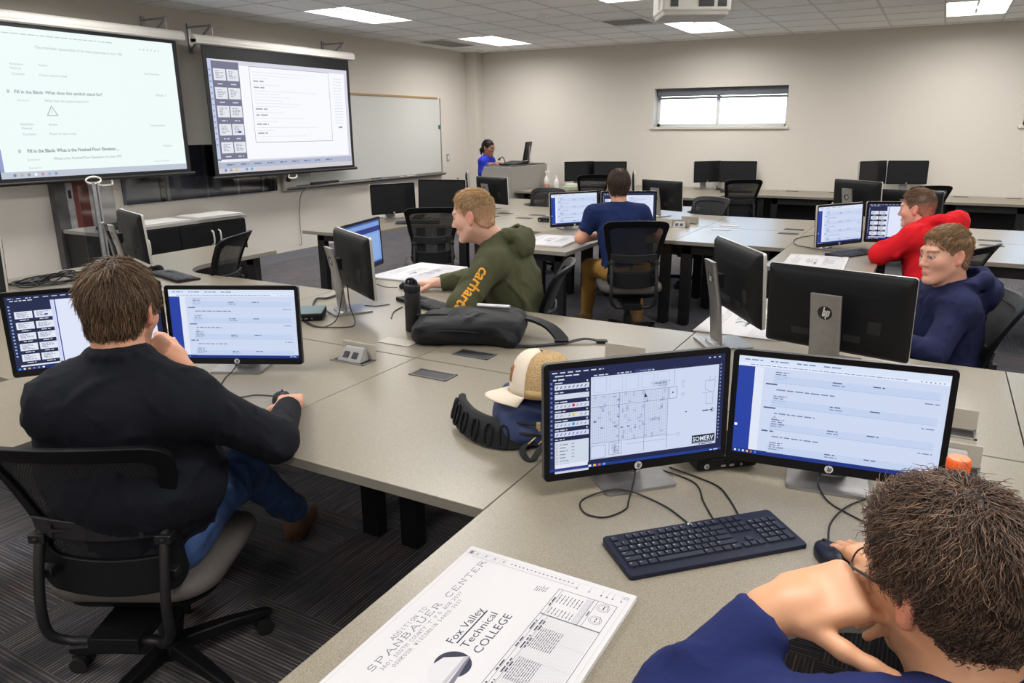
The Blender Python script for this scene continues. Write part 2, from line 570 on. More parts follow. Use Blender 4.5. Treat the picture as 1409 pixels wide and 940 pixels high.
for n, (a, b) in enumerate(WINS):
    w = thing('window_%d' % (n + 1), ['wide low window high in the back wall with a rolled blind', 'window at the far right edge of the back wall'][n], 'window', (0, 0, 0))
    del w['category']; w['kind'] = 'structure'
    mb = MB(); y0, y1 = YB + 0.18, YB + 0.24
    t = 0.045
    mb.box(a, b, y0, y1, WZ0, WZ0 + t); mb.box(a, b, y0, y1, WZ1 - t, WZ1)
    mb.box(a, a + t, y0, y1, WZ0, WZ1); mb.box(b - t, b, y0, y1, WZ0, WZ1)
    m = (a + b) / 2 - 0.04
    mb.box(m - 0.025, m + 0.025, y0 - 0.01, y1, WZ0, WZ1)
    obj('window_frame', mb, M['win_frame'], w, smooth=None)
    for p, q in ((a + t, m - 0.025), (m + 0.025, b - t)):
        g = MB(); g.box(p, q, y0 + 0.025, y0 + 0.031, WZ0 + t, WZ1 - t)
        obj('pane', g, M['glass'], w, smooth=None)
    mb = MB(); mb.box(a - 0.045, b + 0.045, YB - 0.03, YB + 0.18, WZ0 - 0.038, WZ0)
    obj('window_sill', mb, M['sill'], w, bevel=0.006)
    mb = MB(); mb.box(a + 0.012, b - 0.004, YB + 0.09, YB + 0.17, WZ1 - 0.115, WZ1 - 0.001)
    mb.tube([(a + 0.02, YB + 0.13, WZ1 - 0.14), (b - 0.02, YB + 0.13, WZ1 - 0.14)], 0.018, 10)
    obj('roller_blind', mb, M['blind'], w, bevel=0.01)
# bright pale yard outside the windows
mb = MB(); mb.box(-30, 30, YB + 1.0, YB + 60, -0.3, -0.2)
g = struct('ground_outside', mb, simple('pale_gravel', (225, 222, 215), 0.9, noise=(3, 0.1)))

# ------------------------------------------------------------------ ceiling lights, vents, projector
M['diffuser'] = glow('lamp_diffuser', (255, 252, 246), PANEL_GLOW)
M['lamp_frame'] = simple('lamp_frame_white', (225, 225, 222), 0.5)
lab = {(-5.94, 7.16): 'lit ceiling panel above the right projection screen', (-5.94, 10.21): 'lit ceiling panel in the corner near the boxed-out column',
       (-2.89, 10.21): 'lit ceiling panel just below the projector, above the window', (0.16, 10.21): 'lit ceiling panel at the top right by the back wall',
       (-2.89, 7.16): 'lit ceiling panel cut by the top edge, left of the projector'}
def lamp_frame():
    f = MB(); a, b = 0.305, 0.61; d = 0.075
    f.box(-a, a, -b, b, d, d + 0.012)
    for s in (-1, 1):
        f.box(s * a - 0.006, s * a + 0.006, -b, b, -0.004, d); f.box(-a, a, s * b - 0.006, s * b + 0.006, -0.004, d)
    return f.mesh('lamp_frame', M['lamp_frame'], None)
def lamp_diff():
    f = MB()
    for s in (-1, 1):
        f.box(min(0.012 * s, 0.285 * s), max(0.012 * s, 0.285 * s), -0.59, 0.59, 0.035, 0.041)
    return f.mesh('diffuser', M['diffuser'], None)
def lamp_spine():
    f = MB(); f.tube([(0, -0.59, 0.03), (0, 0.59, 0.03)], 0.014, 10)
    return f.mesh('spine', M['lamp_frame'])
LF, LD, LS = lamp_frame(), lamp_diff(), lamp_spine()
for (x, y) in LAMPS:
    label = lab.get((x, y), 'lit ceiling panel outside the picture, in the same grid of lamps')
    t = thing('ceiling_light', label, 'ceiling light', (x, y, HC), 0, 'recessed ceiling lights')
    obj('frame', LF, None, t); obj('diffuser', LD, None, t); obj('centre_rib', LS, None, t)
    ld = bpy.data.lights.new('lamp_light', 'AREA'); ld.shape = 'RECTANGLE'; ld.size = 0.55; ld.size_y = 1.15
    ld.energy = LAMP_W; ld.color = (1.0, 0.985, 0.96); ld.spread = R(168)
    lo = bpy.data.objects.new('lamp_light', ld); C.objects.link(lo); lo.parent = t; lo.location = (0, 0, 0.005)

def vent(x, y, sx, sy, label):
    t = thing('ceiling_vent', label, 'air vent', (x, y, HC))
    f = MB(); a, b = sx / 2, sy / 2
    for s in (-1, 1):
        f.box(s * a - 0.02, s * a + 0.02, -b, b, -0.012, 0.0); f.box(-a, a, s * b - 0.02, s * b + 0.02, -0.012, 0.0)
    obj('frame', f, M['lamp_frame'], t, smooth=None)
    f = MB(); f.box(-a, a, -b, b, -0.004, -0.001)
    obj('recess', f, simple('dark_duct', (52, 52, 54), 0.9), t, smooth=None)
    f = MB(); n = 7
    for i in range(n):
        u = -a + (i + 0.5) * sx / n
        f.add([(u - 0.03, -b, -0.012), (u + 0.02, -b, -0.003), (u + 0.02, b, -0.003), (u - 0.03, b, -0.012)], [(0, 1, 2, 3)])
    obj('louvre', f, simple('vent_grey', (120, 122, 122), 0.6), t, smooth=None)
vent(-3.5, 9.2, 0.55, 0.55, 'square dark ceiling vent left of the projector')
vent(-6.7, 10.05, 0.5, 0.95, 'grey ceiling vent beside the corner light panel')
t = thing('smoke_detector', 'small round smoke detector on the ceiling tiles', 'smoke detector', (-4.12, 8.16, HC))
mb = MB(); mb.lathe([(0.055, 0), (0.055, -0.02), (0.045, -0.045), (0.02, -0.05)], 20)
obj('housing', mb, M['white_metal'], t)
mb = MB(); mb.lathe([(0.07, 0), (0.07, -0.008)], 20)
obj('mounting_plate', mb, M['lamp_frame'], t)

t = thing('projector', 'white data projector hanging from the ceiling at the top of the view', 'projector', (-1.46, 4.92, 2.44), R(29))
bd = MB(); bd.prism(rrect(-0.21, 0.21, -0.16, 0.17, 0.03), -0.125, 0.06)
obj('case', bd, M['white_metal'], t, bevel=0.012)
bt = MB(); bt.prism(rrect(-0.20, 0.20, -0.15, 0.16, 0.03), -0.15, -0.12)
obj('bottom_tray', bt, simple('projector_grey', (196, 194, 188), 0.5), t, bevel=0.008)
for x0, x1 in ((-0.16, -0.115), (0.01, 0.10), (0.125, 0.175)):
    v = MB(); v.box(x0, x1, -0.166, -0.155, -0.10, 0.03)
    for i in range(7): v.box(x0, x1, -0.169, -0.160, -0.098 + i * 0.019, -0.09 + i * 0.019)
    obj('vent_grille', v, simple('projector_grille', (70, 70, 74), 0.5), t, smooth=None)
ln = MB(); ln.lathe([(0.045, 0), (0.05, 0.02), (0.04, 0.05), (0.02, 0.05)], 18, T=Matrix.Translation((0.1, 0.17, -0.02)) @ Matrix.Rotation(R(-90), 4, 'X'))
obj('lens', ln, M['bezel'], t)
pl = MB(); pl.tube([(0, 0, 0.06), (0, 0, HC - 2.44)], 0.024, 12); pl.box(-0.09, 0.09, -0.09, 0.09, 0.06, 0.075)
obj('ceiling_pole', pl, M['white_metal'], t)
hd = MB(); hd.tube(catmull([(-0.225, -0.15, -0.12), (-0.225, -0.15, -0.02), (-0.2, -0.15, 0.03), (-0.14, -0.15, 0.045)], 6), 0.009, 8)
obj('cable_loop', hd, M['white_metal'], t)

# ------------------------------------------------------------------ left wall: screens, whiteboard, wall cutaway
def quiz_page(S, w, h, rnd, header=True, dim=1.0, full=False):
    k = lambda r, g, b: tuple(v * dim for v in srgb(r, g, b)[:3]) + (1,)
    page, blue, ink, soft = k(204, 215, 240), k(34, 62, 160), k(112, 124, 164), k(176, 192, 224)
    S.rect(0, 0, w, h, page); S.up()
    S.rect(0, 0, w, h * 0.045, k(22, 48, 130))
    if header:
        S.rect(0, h * 0.935, w, h, k(214, 226, 246)); S.rect(0, h * 0.905, w, h * 0.935, k(226, 234, 250))
    bw = w * 0.085
    S.rect(0, h * 0.045, bw, h * 0.9, blue); S.up()
    S.rect(bw, h * 0.045, bw + w * 0.045, h * 0.9, k(222, 230, 246)); S.up()
    for i, c in enumerate(((235, 235, 240), (90, 170, 230), (230, 230, 235), (240, 190, 70), (220, 90, 70), (60, 140, 220))):
        S.rect(w * (0.012 + i * 0.021), h * 0.012, w * (0.022 + i * 0.021), h * 0.032, k(*c))
    S.words(w * 0.93, h * 0.02, w * 0.05, h * 0.018, k(200, 210, 235), rnd)
    S.rect(bw * 0.03, h * 0.28, bw * 0.2, h * 0.305, k(240, 244, 252))
    if header:
        for i in range(4): S.words(w * (0.03 + i * 0.13), h * 0.962, w * 0.09, h * 0.02, ink, rnd)
        S.words(w * 0.06, h * 0.917, w * 0.75, h * 0.013, k(120, 136, 176), rnd)
        for i in range(6): S.rect(w * (0.87 + i * 0.02), h * 0.915, w * (0.876 + i * 0.02), h * 0.926, ink)
    y = h * 0.86
    q = 0
    while y > h * 0.12:
        x = w * 0.16
        if q > 0:
            S.words(x - w * 0.015, y, w * 0.06, h * 0.026, k(78, 90, 134), rnd)
            S.words(x + w * 0.04, y - h * 0.05, w * rnd.uniform(0.16, 0.3), h * 0.02, ink, rnd)
            if q == 2:
                c = x + w * 0.045; b0 = y - h * 0.105
                S.line(c - w * 0.012, b0, c + w * 0.012, b0, h * 0.004, ink); S.line(c - w * 0.012, b0, c, b0 + h * 0.036, h * 0.004, ink); S.line(c + w * 0.012, b0, c, b0 + h * 0.036, h * 0.004, ink)
                S.rect(c - w * 0.0007, b0 + h * 0.01, c + w * 0.0007, b0 + h * 0.024, ink)
            S.words(w * 0.9, y - h * 0.02, w * 0.065, h * 0.017, ink, rnd)
            y -= h * 0.115
        for i in range(4):
            S.words(x + w * 0.03, y - h * 0.022 * i, w * (0.055 + 0.02 * (i == 2)), h * 0.018, ink if i != 2 else k(78, 90, 134), rnd)
        S.disc(x + w * 0.093, y + h * 0.008, h * 0.006, k(190, 60, 80), 8); S.disc(x + w * 0.034, y - h * 0.066, h * 0.006, k(60, 160, 90), 8)
        S.rect(x + w * 0.02, y - h * 0.098, w * 0.965, y - h * 0.028, soft if False else k(193, 208, 237)); S.up()
        S.words(w * 0.47, y - h * 0.045, w * 0.05, h * 0.019, k(78, 90, 134), rnd); S.words(w * 0.47, y - h * 0.07, w * 0.06, h * 0.016, ink, rnd)
        S.words(w * 0.66, y - h * 0.045, w * 0.055, h * 0.019, k(78, 90, 134), rnd)
        S.line(x + w * 0.02, y - h * 0.099, w * 0.965, y - h * 0.099, h * 0.002, k(140, 160, 205))
        y -= h * 0.125
        q += 1

def plan_thumbs(S, w, h, rnd, dim=1.0, side=0.3, pale=False):
    k = lambda r, g, b: tuple(v * dim for v in srgb(r, g, b)[:3]) + (1,)
    dark = k(30, 40, 74) if not pale else k(120, 122, 150)
    S.rect(0, 0, w, h, dark); S.up()
    S.rect(w * side, h * 0.07, w * 0.965, h * 0.92, k(222, 228, 248)); S.up()
    S.rect(w * (side - 0.02), h * 0.07, w * side, h * 0.92, k(206, 212, 246))
    S.rect(w * (side + 0.005), h * 0.07, w * (side + 0.012), h * 0.92, k(48, 60, 150))
    for i in range(8): S.words(w * (0.02 + i * 0.055), h * 0.965, w * 0.035, h * 0.02, k(190, 200, 225), rnd)
    S.words(w * 0.03, h * 0.935, w * 0.14, h * 0.02, k(220, 226, 240), rnd)
    for i in range(16): S.rect(w * 0.012, h * (0.86 - i * 0.045), w * 0.024, h * (0.88 - i * 0.045), k(150, 176, 225))
    cw = w * (side - 0.075) / 2
    for r_ in range(5):
        for c in range(2):
            x0 = w * 0.045 + c * (cw + w * 0.012); y0 = h * (0.70 - r_ * 0.145)
            S.rect(x0, y0, x0 + cw, y0 + h * 0.095, k(226, 230, 242)); S.up()
            for j in range(5): S.words(x0 + cw * 0.12, y0 + h * (0.02 + 0.013 * j), cw * rnd.uniform(0.3, 0.75), h * 0.012, k(120, 130, 170), rnd)
            S.words(x0 + cw * 0.25, y0 - h * 0.025, cw * 0.5, h * 0.018, k(225, 230, 245), rnd)
            if (r_, c) == (0, 1): S.rect(x0 + cw * 0.55, y0 + h * 0.025, x0 + cw * 0.75, y0 + h * 0.045, k(50, 70, 170))
    px0, px1, py0, py1 = w * 0.5, w * 0.9, h * 0.12, h * 0.86
    S.rect(px0, py0, px1, py1, k(214, 222, 244)); S.up(); S.frame(px0, py0, px1, py1, h * 0.004, k(70, 84, 130))
    y = py1 - h * 0.04
    while y > py0 + h * 0.03:
        if rnd.random() < 0.16: S.words(px0 + w * 0.015, y, w * 0.08, h * 0.022, k(60, 74, 120), rnd)
        else: S.words(px0 + w * 0.02, y, (px1 - px0) * rnd.uniform(0.3, 0.85), h * 0.014, k(130, 146, 190), rnd)
        y -= h * 0.026
    S.rect(0, 0, w, h * 0.04, k(20, 44, 120)); S.up()
    S.rect(w * 0.03, h * 0.05, w * side * 0.95, h * 0.07, k(228, 232, 244))
    for i in range(6): S.rect(w * (0.012 + i * 0.03), h * 0.01, w * (0.026 + i * 0.03), h * 0.03, k(*[(80, 160, 230), (235, 235, 240), (230, 190, 90), (210, 90, 80), (90, 180, 110), (235, 235, 240)][i]))

def projection_page(S, w, h, rnd):
    """the quiz page of the big screen, shown by its own glow"""
    k = srgb
    S.rect(0, 0, w, h, k(238, 250, 248)); S.up()
    ink, soft = k(120, 128, 138), k(186, 200, 204)
    S.rect(0, 0, w, h * 0.045, k(190, 198, 212)); S.up()
    S.rect(0, h * 0.045, w * 0.018, h * 0.2, k(150, 160, 205)); S.up()
    for i in range(7): S.disc(w * (0.06 + i * 0.032), h * 0.022, h * 0.011, k(*[(120, 130, 150), (190, 180, 130), (150, 150, 140), (240, 240, 245), (200, 140, 150), (150, 170, 210), (140, 150, 170)][i]), 10)
    S.words(w * 0.05, h * 0.955, w * 0.6, h * 0.012, soft, rnd)
    for i in range(6): S.disc(w * (0.8 + i * 0.022), h * 0.93, h * 0.006, soft, 8)
    S.text('This is the blank representation of the wide section lines in room 106?', w * 0.253, h * 0.872, h * 0.027, k(160, 172, 178), width=w * 0.44)
    for x, y, s, sz in ((0.127, 0.755, 'Evaluation', 0.022), (0.127, 0.727, 'Method', 0.022), (0.254, 0.757, 'Answer', 0.022), (0.127, 0.69, 'Contains', 0.024), (0.252, 0.69, 'Center section label', 0.024), (0.805, 0.745, 'Case Sensitivity', 0.022)):
        S.text(s, w * x, h * y, h * sz, k(170, 184, 188))
    S.text('Fill in the Blank: What does this symbol stand for?', w * 0.125, h * 0.57, h * 0.032, ink, width=w * 0.426, bold=0.012)
    S.rect(w * 0.092, h * 0.57, w * 0.103, h * 0.593, soft)
    S.text('Question', w * 0.13, h * 0.518, h * 0.022, soft); S.text('What does this symbol stand for?', w * 0.256, h * 0.518, h * 0.024, k(160, 172, 178))
    cx, cy = w * 0.283, h * 0.425
    for a, b in (((-0.03, 0), (0.03, 0)), ((-0.03, 0), (0, 0.085)), ((0.03, 0), (0, 0.085))):
        S.line(cx + a[0] * w * 0.85, cy + a[1] * h * 0.75, cx + b[0] * w * 0.85, cy + b[1] * h * 0.75, h * 0.005, k(150, 160, 166))
    S.text('1', cx, cy + h * 0.02, h * 0.03, k(150, 160, 166), align='c')
    for x, y, s, sz in ((0.128, 0.358, 'Evaluation', 0.022), (0.13, 0.33, 'Method', 0.022), (0.255, 0.356, 'Answer', 0.022), (0.129, 0.29, 'Contains', 0.025), (0.255, 0.29, 'Point of view room', 0.025), (0.80, 0.35, 'Case Sensitivity', 0.022), (0.862, 0.583, 'Points: 1', 0.026), (0.866, 0.187, 'Points: 1', 0.026)):
        S.text(s, w * x, h * y, h * sz, k(158, 170, 178))
    S.text('Fill in the Blank: What is the Finished Floor Elevation ...', w * 0.136, h * 0.172, h * 0.034, k(96, 104, 116), width=w * 0.464, bold=0.015)
    S.rect(w * 0.094, h * 0.172, w * 0.106, h * 0.195, soft)
    S.text('Question', w * 0.127, h * 0.117, h * 0.024, soft); S.text('What is the Finished Floor Elevation of room 105?', w * 0.253, h * 0.117, h * 0.026, k(130, 140, 150))
    S.text('Case Sensitivity', w * 0.8, h * 0.07, h * 0.022, soft); S.text('Evaluation', w * 0.13, h * 0.06, h * 0.022, soft)

def proj_screen(y0, y1, zt, zb, label, painter, border_top, margin_bottom):
    """a pull-down screen hanging on two wall brackets; the picture side faces +x"""
    x = -6.95
    t = thing('projection_screen', label, 'projection screen', (x, (y0 + y1) / 2, zb))
    w, h = y1 - y0, zt - zb
    def loc(mb): return mb
    c = MB(); c.tube([(0, -w / 2 - 0.09, h + 0.05), (0, w / 2 + 0.09, h + 0.05)], 0.05, 14, flat=1.0)
    c.box(-0.045, 0.045, -w / 2 - 0.09, w / 2 + 0.09, h + 0.01, h + 0.055)
    obj('casing', c, simple('casing_white', (250, 246, 240), 0.45), t, bevel=0.006)
    f = MB(); f.box(-0.003, 0.003, -w / 2, w / 2, 0.0, h + 0.02)
    obj('border', f, simple('screen_black_border', (14, 15, 20), 0.6), t, smooth=None)
    bar = MB(); bar.tube([(0, -w / 2 - 0.04, -0.015), (0, w / 2 + 0.04, -0.015)], 0.018, 10)
    obj('bottom_bar', bar, M['black_metal'], t)
    pull = MB(); pull.tube(catmull([(0, -0.06, -0.03), (0, -0.06, -0.075), (0, 0.06, -0.075), (0, 0.06, -0.03)], 6), 0.008, 6)
    obj('pull_handle', pull, M['white_metal'], t)
    b = 0.05
    S = Sheet(w - 2 * b, h - border_top - 0.03, step=0.0004)
    painter(S, S.w, S.h, random.Random(5))
    me = S.mesh('picture', M['self_lit'])
    # u -> +y reversed? the viewer looks along -x, so the picture's right is +y
    T = Matrix(((0, 0, 1, 0.0036), (1, 0, 0, -w / 2 + b), (0, 1, 0, 0.03), (0, 0, 0, 1)))
    obj('picture', me, None, t, T=T)
    for s in (-1, 1):
        br = MB(); yy = s * (w / 2 - 0.12)
        br.tube([(-0.30, yy, h + 0.2), (0.05, yy, h + 0.2)], 0.011, 6); br.tube([(-0.30, yy, h - 0.02), (0.03, yy, h + 0.19)], 0.011, 6)
        br.box(-0.32, -0.30, yy - 0.02, yy + 0.02, h - 0.06, h + 0.24)
        br.ball((0.05, yy, h + 0.2), 0.02, 10, 6)
        br.tube([(0.05, yy, h + 0.2), (0.05, yy, h + 0.1)], 0.007, 6)
        obj('wall_bracket', br, M['steel'], t)
    return t
def plan_projection(S, w, h, rnd):
    k = srgb
    S.rect(0, 0, w, h, k(216, 214, 228)); S.up()
    S.rect(0, h * 0.115, w * 0.19, h * 0.985, k(116, 116, 140)); S.up()
    S.rect(w * 0.19, h * 0.115, w * 0.975, h * 0.96, k(246, 247, 252)); S.up()
    S.rect(0, h * 0.13, w * 0.02, h, k(196, 204, 232))
    for i in range(14): S.rect(w * 0.004, h * (0.9 - i * 0.05), w * 0.014, h * (0.915 - i * 0.05), k(120, 130, 170))
    for r_ in range(5):
        for c in range(2):
            x0, y0 = w * (0.03 + c * 0.08), h * (0.82 - r_ * 0.16)
            S.rect(x0, y0, x0 + w * 0.074, y0 + h * 0.1, k(228, 230, 236)); S.up()
            for j in range(5): S.words(x0 + w * 0.012, y0 + h * (0.02 + 0.014 * j), w * rnd.uniform(0.02, 0.05), h * 0.012, k(150, 156, 176), rnd)
            S.words(x0 + w * 0.02, y0 - h * 0.035, w * 0.035, h * 0.018, k(214, 216, 226), rnd)
    S.rect(w * 0.145, h * 0.36, w * 0.165, h * 0.38, k(70, 84, 170))
    x0, x1, y0, y1 = w * 0.255, w * 0.84, h * 0.27, h * 0.96
    S.frame(x0, y0, x1, y1, h * 0.005, k(150, 162, 170))
    y = y1 - h * 0.05
    while y > y0 + h * 0.03:
        if rnd.random() < 0.14: S.words(x0 + w * 0.02, y, w * 0.08, h * 0.022, k(156, 164, 174), rnd)
        else: S.words(x0 + w * 0.02, y, (x1 - x0) * rnd.uniform(0.15, 0.8), h * 0.011, k(222, 226, 233), rnd)
        y -= h * 0.028
    for j in range(16): S.words(w * 0.875, h * (0.9 - 0.03 * j), w * 0.07, h * 0.012, k(212, 217, 225), rnd)
    S.words(w * 0.9, h * 0.4, w * 0.04, h * 0.03, k(150, 164, 174), rnd)
    S.rect(0, h * 0.045, w, h * 0.10, k(176, 184, 204)); S.up()
    S.rect(w * 0.02, h * 0.10, w * 0.2, h * 0.125, k(236, 238, 244))
    for i in range(9): S.words(w * (0.05 + i * 0.09), h * 0.07, w * 0.05, h * 0.02, k(100, 116, 160), rnd)
    S.rect(0, 0, w, h * 0.045, k(206, 202, 208)); S.up()
    for i in range(6): S.disc(w * (0.04 + i * 0.034), h * 0.028, h * 0.014, k(*[(110, 130, 190), (150, 160, 180), (220, 190, 120), (190, 210, 230), (110, 150, 220), (90, 170, 210)][i]), 10)
proj_screen(3.5, 5.45, 2.515, 1.215, 'left projection screen glowing with a white quiz page', projection_page, 0.03, 0.03)
proj_screen(5.76, 8.07, 2.505, 1.14, 'right projection screen showing a plan page and a column of thumbnails', plan_projection, 0.13, 0.1)

t = thing('whiteboard', 'wide whiteboard with a tan top rail on the left wall', 'whiteboard', (XL, 8.83, 0.93))
wb = MB(); wb.box(0.0, 0.018, -1.79, 1.79, 0.0, 1.18)
obj('board', wb, simple('whiteboard_enamel', (205, 206, 202), 0.25), t, bevel=0.003)
mp = MB(); mp.box(0.0, 0.03, -1.79, 1.70, 1.165, 1.195)
obj('map_rail', mp, simple('tan_cork_rail', (176, 146, 104), 0.8), t, bevel=0.003)
tr = MB(); tr.box(0.0, 0.10, -1.79, 1.79, -0.035, -0.018); tr.box(0.09, 0.10, -1.79, 1.79, -0.035, 0.0)
obj('tray', tr, M['alu'], t, bevel=0.004)
fr = MB(); fr.box(0, 0.024, 1.775, 1.795, 0, 1.18); fr.box(0, 0.024, -1.79, 1.79, -0.02, 0.01)
obj('edge_trim', fr, M['alu'], t, smooth=None)
cl = MB(); cl.box(0.018, 0.04, 1.72, 1.76, 0.70, 0.76)
obj('clip', cl, simple('teal_clip', (44, 116, 122), 0.5), t, bevel=0.006)
mb = MB(); mb.box(-0.02, 0.03, -0.26, 0.26, 0, 0.05)
o = obj('board_eraser_rack', mb, simple('dark_grey_felt', (58, 60, 68), 0.8), None, (XL + 0.055, 7.75, 0.913), bevel=0.006)
tag(o, 'long dark eraser lying in the whiteboard tray', 'eraser')
mb = MB(); mb.box(-0.02, 0.03, -0.1, 0.1, 0, 0.03)
o = obj('board_eraser', mb, simple('dark_grey_felt_2', (70, 70, 74), 0.8), None, (XL + 0.055, 8.85, 0.913), bevel=0.006)
tag(o, 'short dark eraser in the middle of the whiteboard tray', 'eraser')
for i, c in enumerate(((196, 60, 70), (214, 210, 206), (190, 70, 90))):
    mk = MB(); mk.tube([(0, -0.065, 0), (0, 0.065, 0)], 0.010, 10); mk.tube([(0, 0.03, 0), (0, 0.066, 0)], 0.0115, 10, mi=1)
    o = obj('marker_pen', mk, [M['white_metal'], simple('marker_cap', c, 0.4)], None, (XL + 0.05, 9.5 + i * 0.15, 0.923))
    tag(o, ['red-capped marker pen in the whiteboard tray, nearest the viewer', 'white-capped marker pen in the whiteboard tray between two red ones', 'red-capped marker pen in the whiteboard tray, farthest away'][i], 'marker pen', 'marker pens in the tray')
t = thing('wall_box', 'grey wall box with a dark red knob under the right screen', 'switch box', (XL, 7.1, 0.98))
mb = MB(); mb.box(0, 0.07, -0.09, 0.12, -0.10, 0.13)
obj('housing', mb, simple('light_grey_box', (188, 186, 182), 0.5), t, bevel=0.012)
mb = MB(); mb.lathe([(0.035, 0), (0.035, 0.015), (0.028, 0.02)], 16, T=Matrix.Translation((0.07, -0.02, 0.05)) @ Matrix.Rotation(R(90), 4, 'Y'))
obj('knob', mb, simple('dark_red_knob', (74, 26, 30), 0.4), t)
# cable hanging down the wall under the right screen
mb = MB(); mb.tube(catmull([(-6.93, 7.22, 1.10), (-7.0, 7.24, 0.95), (-7.2, 7.27, 0.8), (-7.24, 7.26, 0.45), (-7.22, 7.24, 0.20), (-7.22, 7.2, 0.17)], 8), 0.007, 6)
o = obj('pull_cord', mb, simple('grey_cord', (150, 146, 140), 0.6)); tag(o, 'thin grey cord hanging down the wall under the right screen', 'cord')
t = thing('light_switch', 'small light switch on the left wall beyond the whiteboard', 'light switch', (XL, 10.83, 1.16))
mb = MB(); mb.box(0, 0.008, -0.04, 0.04, -0.06, 0.06)
obj('plate', mb, simple('switch_plate', (150, 148, 152), 0.4), t, bevel=0.003)
mb = MB(); mb.box(0.008, 0.016, -0.015, 0.015, -0.03, 0.03)
obj('rocker', mb, M['white_metal'], t, bevel=0.002)

# wall cutaway: an opening that shows the framing behind clear sheet
t = thing('wall_cutaway', 'cut-open wall display of dark studs behind clear sheet under the screens', 'wall display', (XL, 5.8, 0.9))
mb = MB(); mb.box(0.002, 0.02, -0.96, 1.1, 0.0, 0.68)
obj('dark_cavity', mb, simple('cavity_dark', (92, 95, 106), 0.6, noise=(4, 0.25)), t, smooth=None)
for y in (-0.52, -0.45, 0.06, 0.5, 0.88, 0.98):
    s = MB(); s.box(0.02, 0.045, y - 0.018, y + 0.018, 0.0, 0.68)
    obj('metal_stud', s, M['steel'] if y not in (-0.52, 0.98) else M['black_metal'], t, smooth=None)
mb = MB(); mb.box(0.05, 0.056, -0.96, 1.1, 0.0, 0.68)
obj('clear_cover', mb, M['acrylic'], t, smooth=None)
t = thing('tack_board', 'grey board on the wall in the gap between the two projection screens', 'board', (XL, 5.75, 1.48))
mb = MB(); mb.box(0.06, 0.085, -1.3, 0.6, 0.0, 0.85)
obj('panel', mb, simple('grey_board', (186, 182, 175), 0.8), t, bevel=0.003)
mb = MB(); mb.box(0.0, 0.06, -1.2, -1.1, 0.1, 0.75); mb.box(0.0, 0.06, 0.4, 0.5, 0.1, 0.75)
obj('mounting_rail', mb, M['steel'], t, smooth=None)
# tall mock-up strips at the left
def strip(name, label, y0, y1, d, mat, z1=1.9, cat='wall panel'):
    mb = MB(); mb.box(0.0, d, y0, y1, 0.0, z1)
    o = obj(name, mb, mat, None, (XL + 0.001, 0, 0.106), bevel=0.004); tag(o, label, cat); return o
strip('steel_channel', 'dark steel channel standing against the wall under the left screen', 4.10, 4.215, 0.09, simple('dark_steel', (92, 90, 92), 0.45, metal=0.5, noise=(12, 0.2)), cat='metal channel')
st = strip('metal_stud', 'bright galvanised stud with punched holes beside the dark channel', 4.218, 4.285, 0.08, M['steel'], cat='metal stud')
h = MB()
for z in (0.35, 0.95, 1.5): h.prism(rrect(-0.014, 0.014, -0.04, 0.04, 0.013), 0, 0.003, T=Matrix(((0, 0, 1, 0.081), (1, 0, 0, 4.25), (0, 1, 0, z), (0, 0, 0, 1))))
obj('punched_hole', h, M['rubber'], st)
strip('red_panel', 'red-brown sheathing panel against the wall beside the bright stud', 4.288, 4.46, 0.05, simple('red_brown_membrane', (112, 48, 38), 0.5, noise=(6, 0.12)))
t = thing('acrylic_stand', 'clear acrylic sheet on a metal post in front of the red panel', 'acrylic sheet', (-6.50, 4.02, 0))
mb = MB(); mb.box(-0.004, 0.004, -0.10, 0.22, 0.06, 1.18)
obj('sheet', mb, M['acrylic'], t, smooth=None)
mb = MB(); mb.box(-0.012, 0.012, 0.03, 0.06, 0, 1.2); mb.box(-0.012, 0.012, 0.075, 0.09, 0, 1.2); mb.box(-0.08, 0.08, -0.06, 0.16, 0, 0.012)
obj('post', mb, M['steel'], t, bevel=0.002)
mb = MB(); mb.tube([(0.0, 0.055 + 0.07 * math.cos(a), 1.22 + 0.03 * math.sin(a)) for a in np.linspace(0, 2 * PI, 16, endpoint=False)], 0.008, 6, closed=True)
obj('top_ring', mb, M['white_metal'], t)

# ------------------------------------------------------------------ credenza on the left
M['handle'] = simple('satin_handle', (205, 204, 200), 0.4, metal=0.3)
t = thing('credenza', 'low black cabinet with a grey top against the left wall', 'cabinet', (-6.94, 4.98, -0.035), 0)
mb = MB(); mb.box(-0.215, 0.29, -0.85, 0.85, 0.06, 0.74)
obj('carcass', mb, M['black_metal'], t, bevel=0.003)
mb = MB(); mb.box(-0.215, 0.31, -0.87, 0.87, 0.74, 0.775)
obj('top', mb, simple('grey_laminate', (150, 146, 142), 0.5), t, bevel=0.004)
mb = MB(); mb.box(-0.20, 0.26, -0.83, 0.83, 0.036, 0.06)
obj('plinth', mb, M['rubber'], t, smooth=None)
for i in range(4):
    y0 = -0.845 + i * 0.425
    d = MB(); d.box(0.292, 0.31, y0, y0 + 0.415, 0.07, 0.73)
    dd = obj('door', d, M['black'], t, bevel=0.003)
    yy = y0 + (0.375 if i % 2 == 0 else 0.04)
    hnd = MB(); hnd.tube(catmull([(0.312, yy, 0.50), (0.338, yy, 0.515), (0.345, yy, 0.575), (0.338, yy, 0.635), (0.312, yy, 0.65)], 5), 0.009, 8)
    obj('handle', hnd, M['handle'], dd)
# ------------------------------------------------------------------ desks
TOP = 0.74
ZT = TOP + 0.0008          # where loose things rest
M['outlet_grey'] = simple('power_module_grey', (150, 148, 146), 0.45)
M['outlet_black'] = simple('outlet_black', (22, 22, 24), 0.5)
M['plate_grey'] = simple('hatch_plate', (172, 164, 152), 0.45)

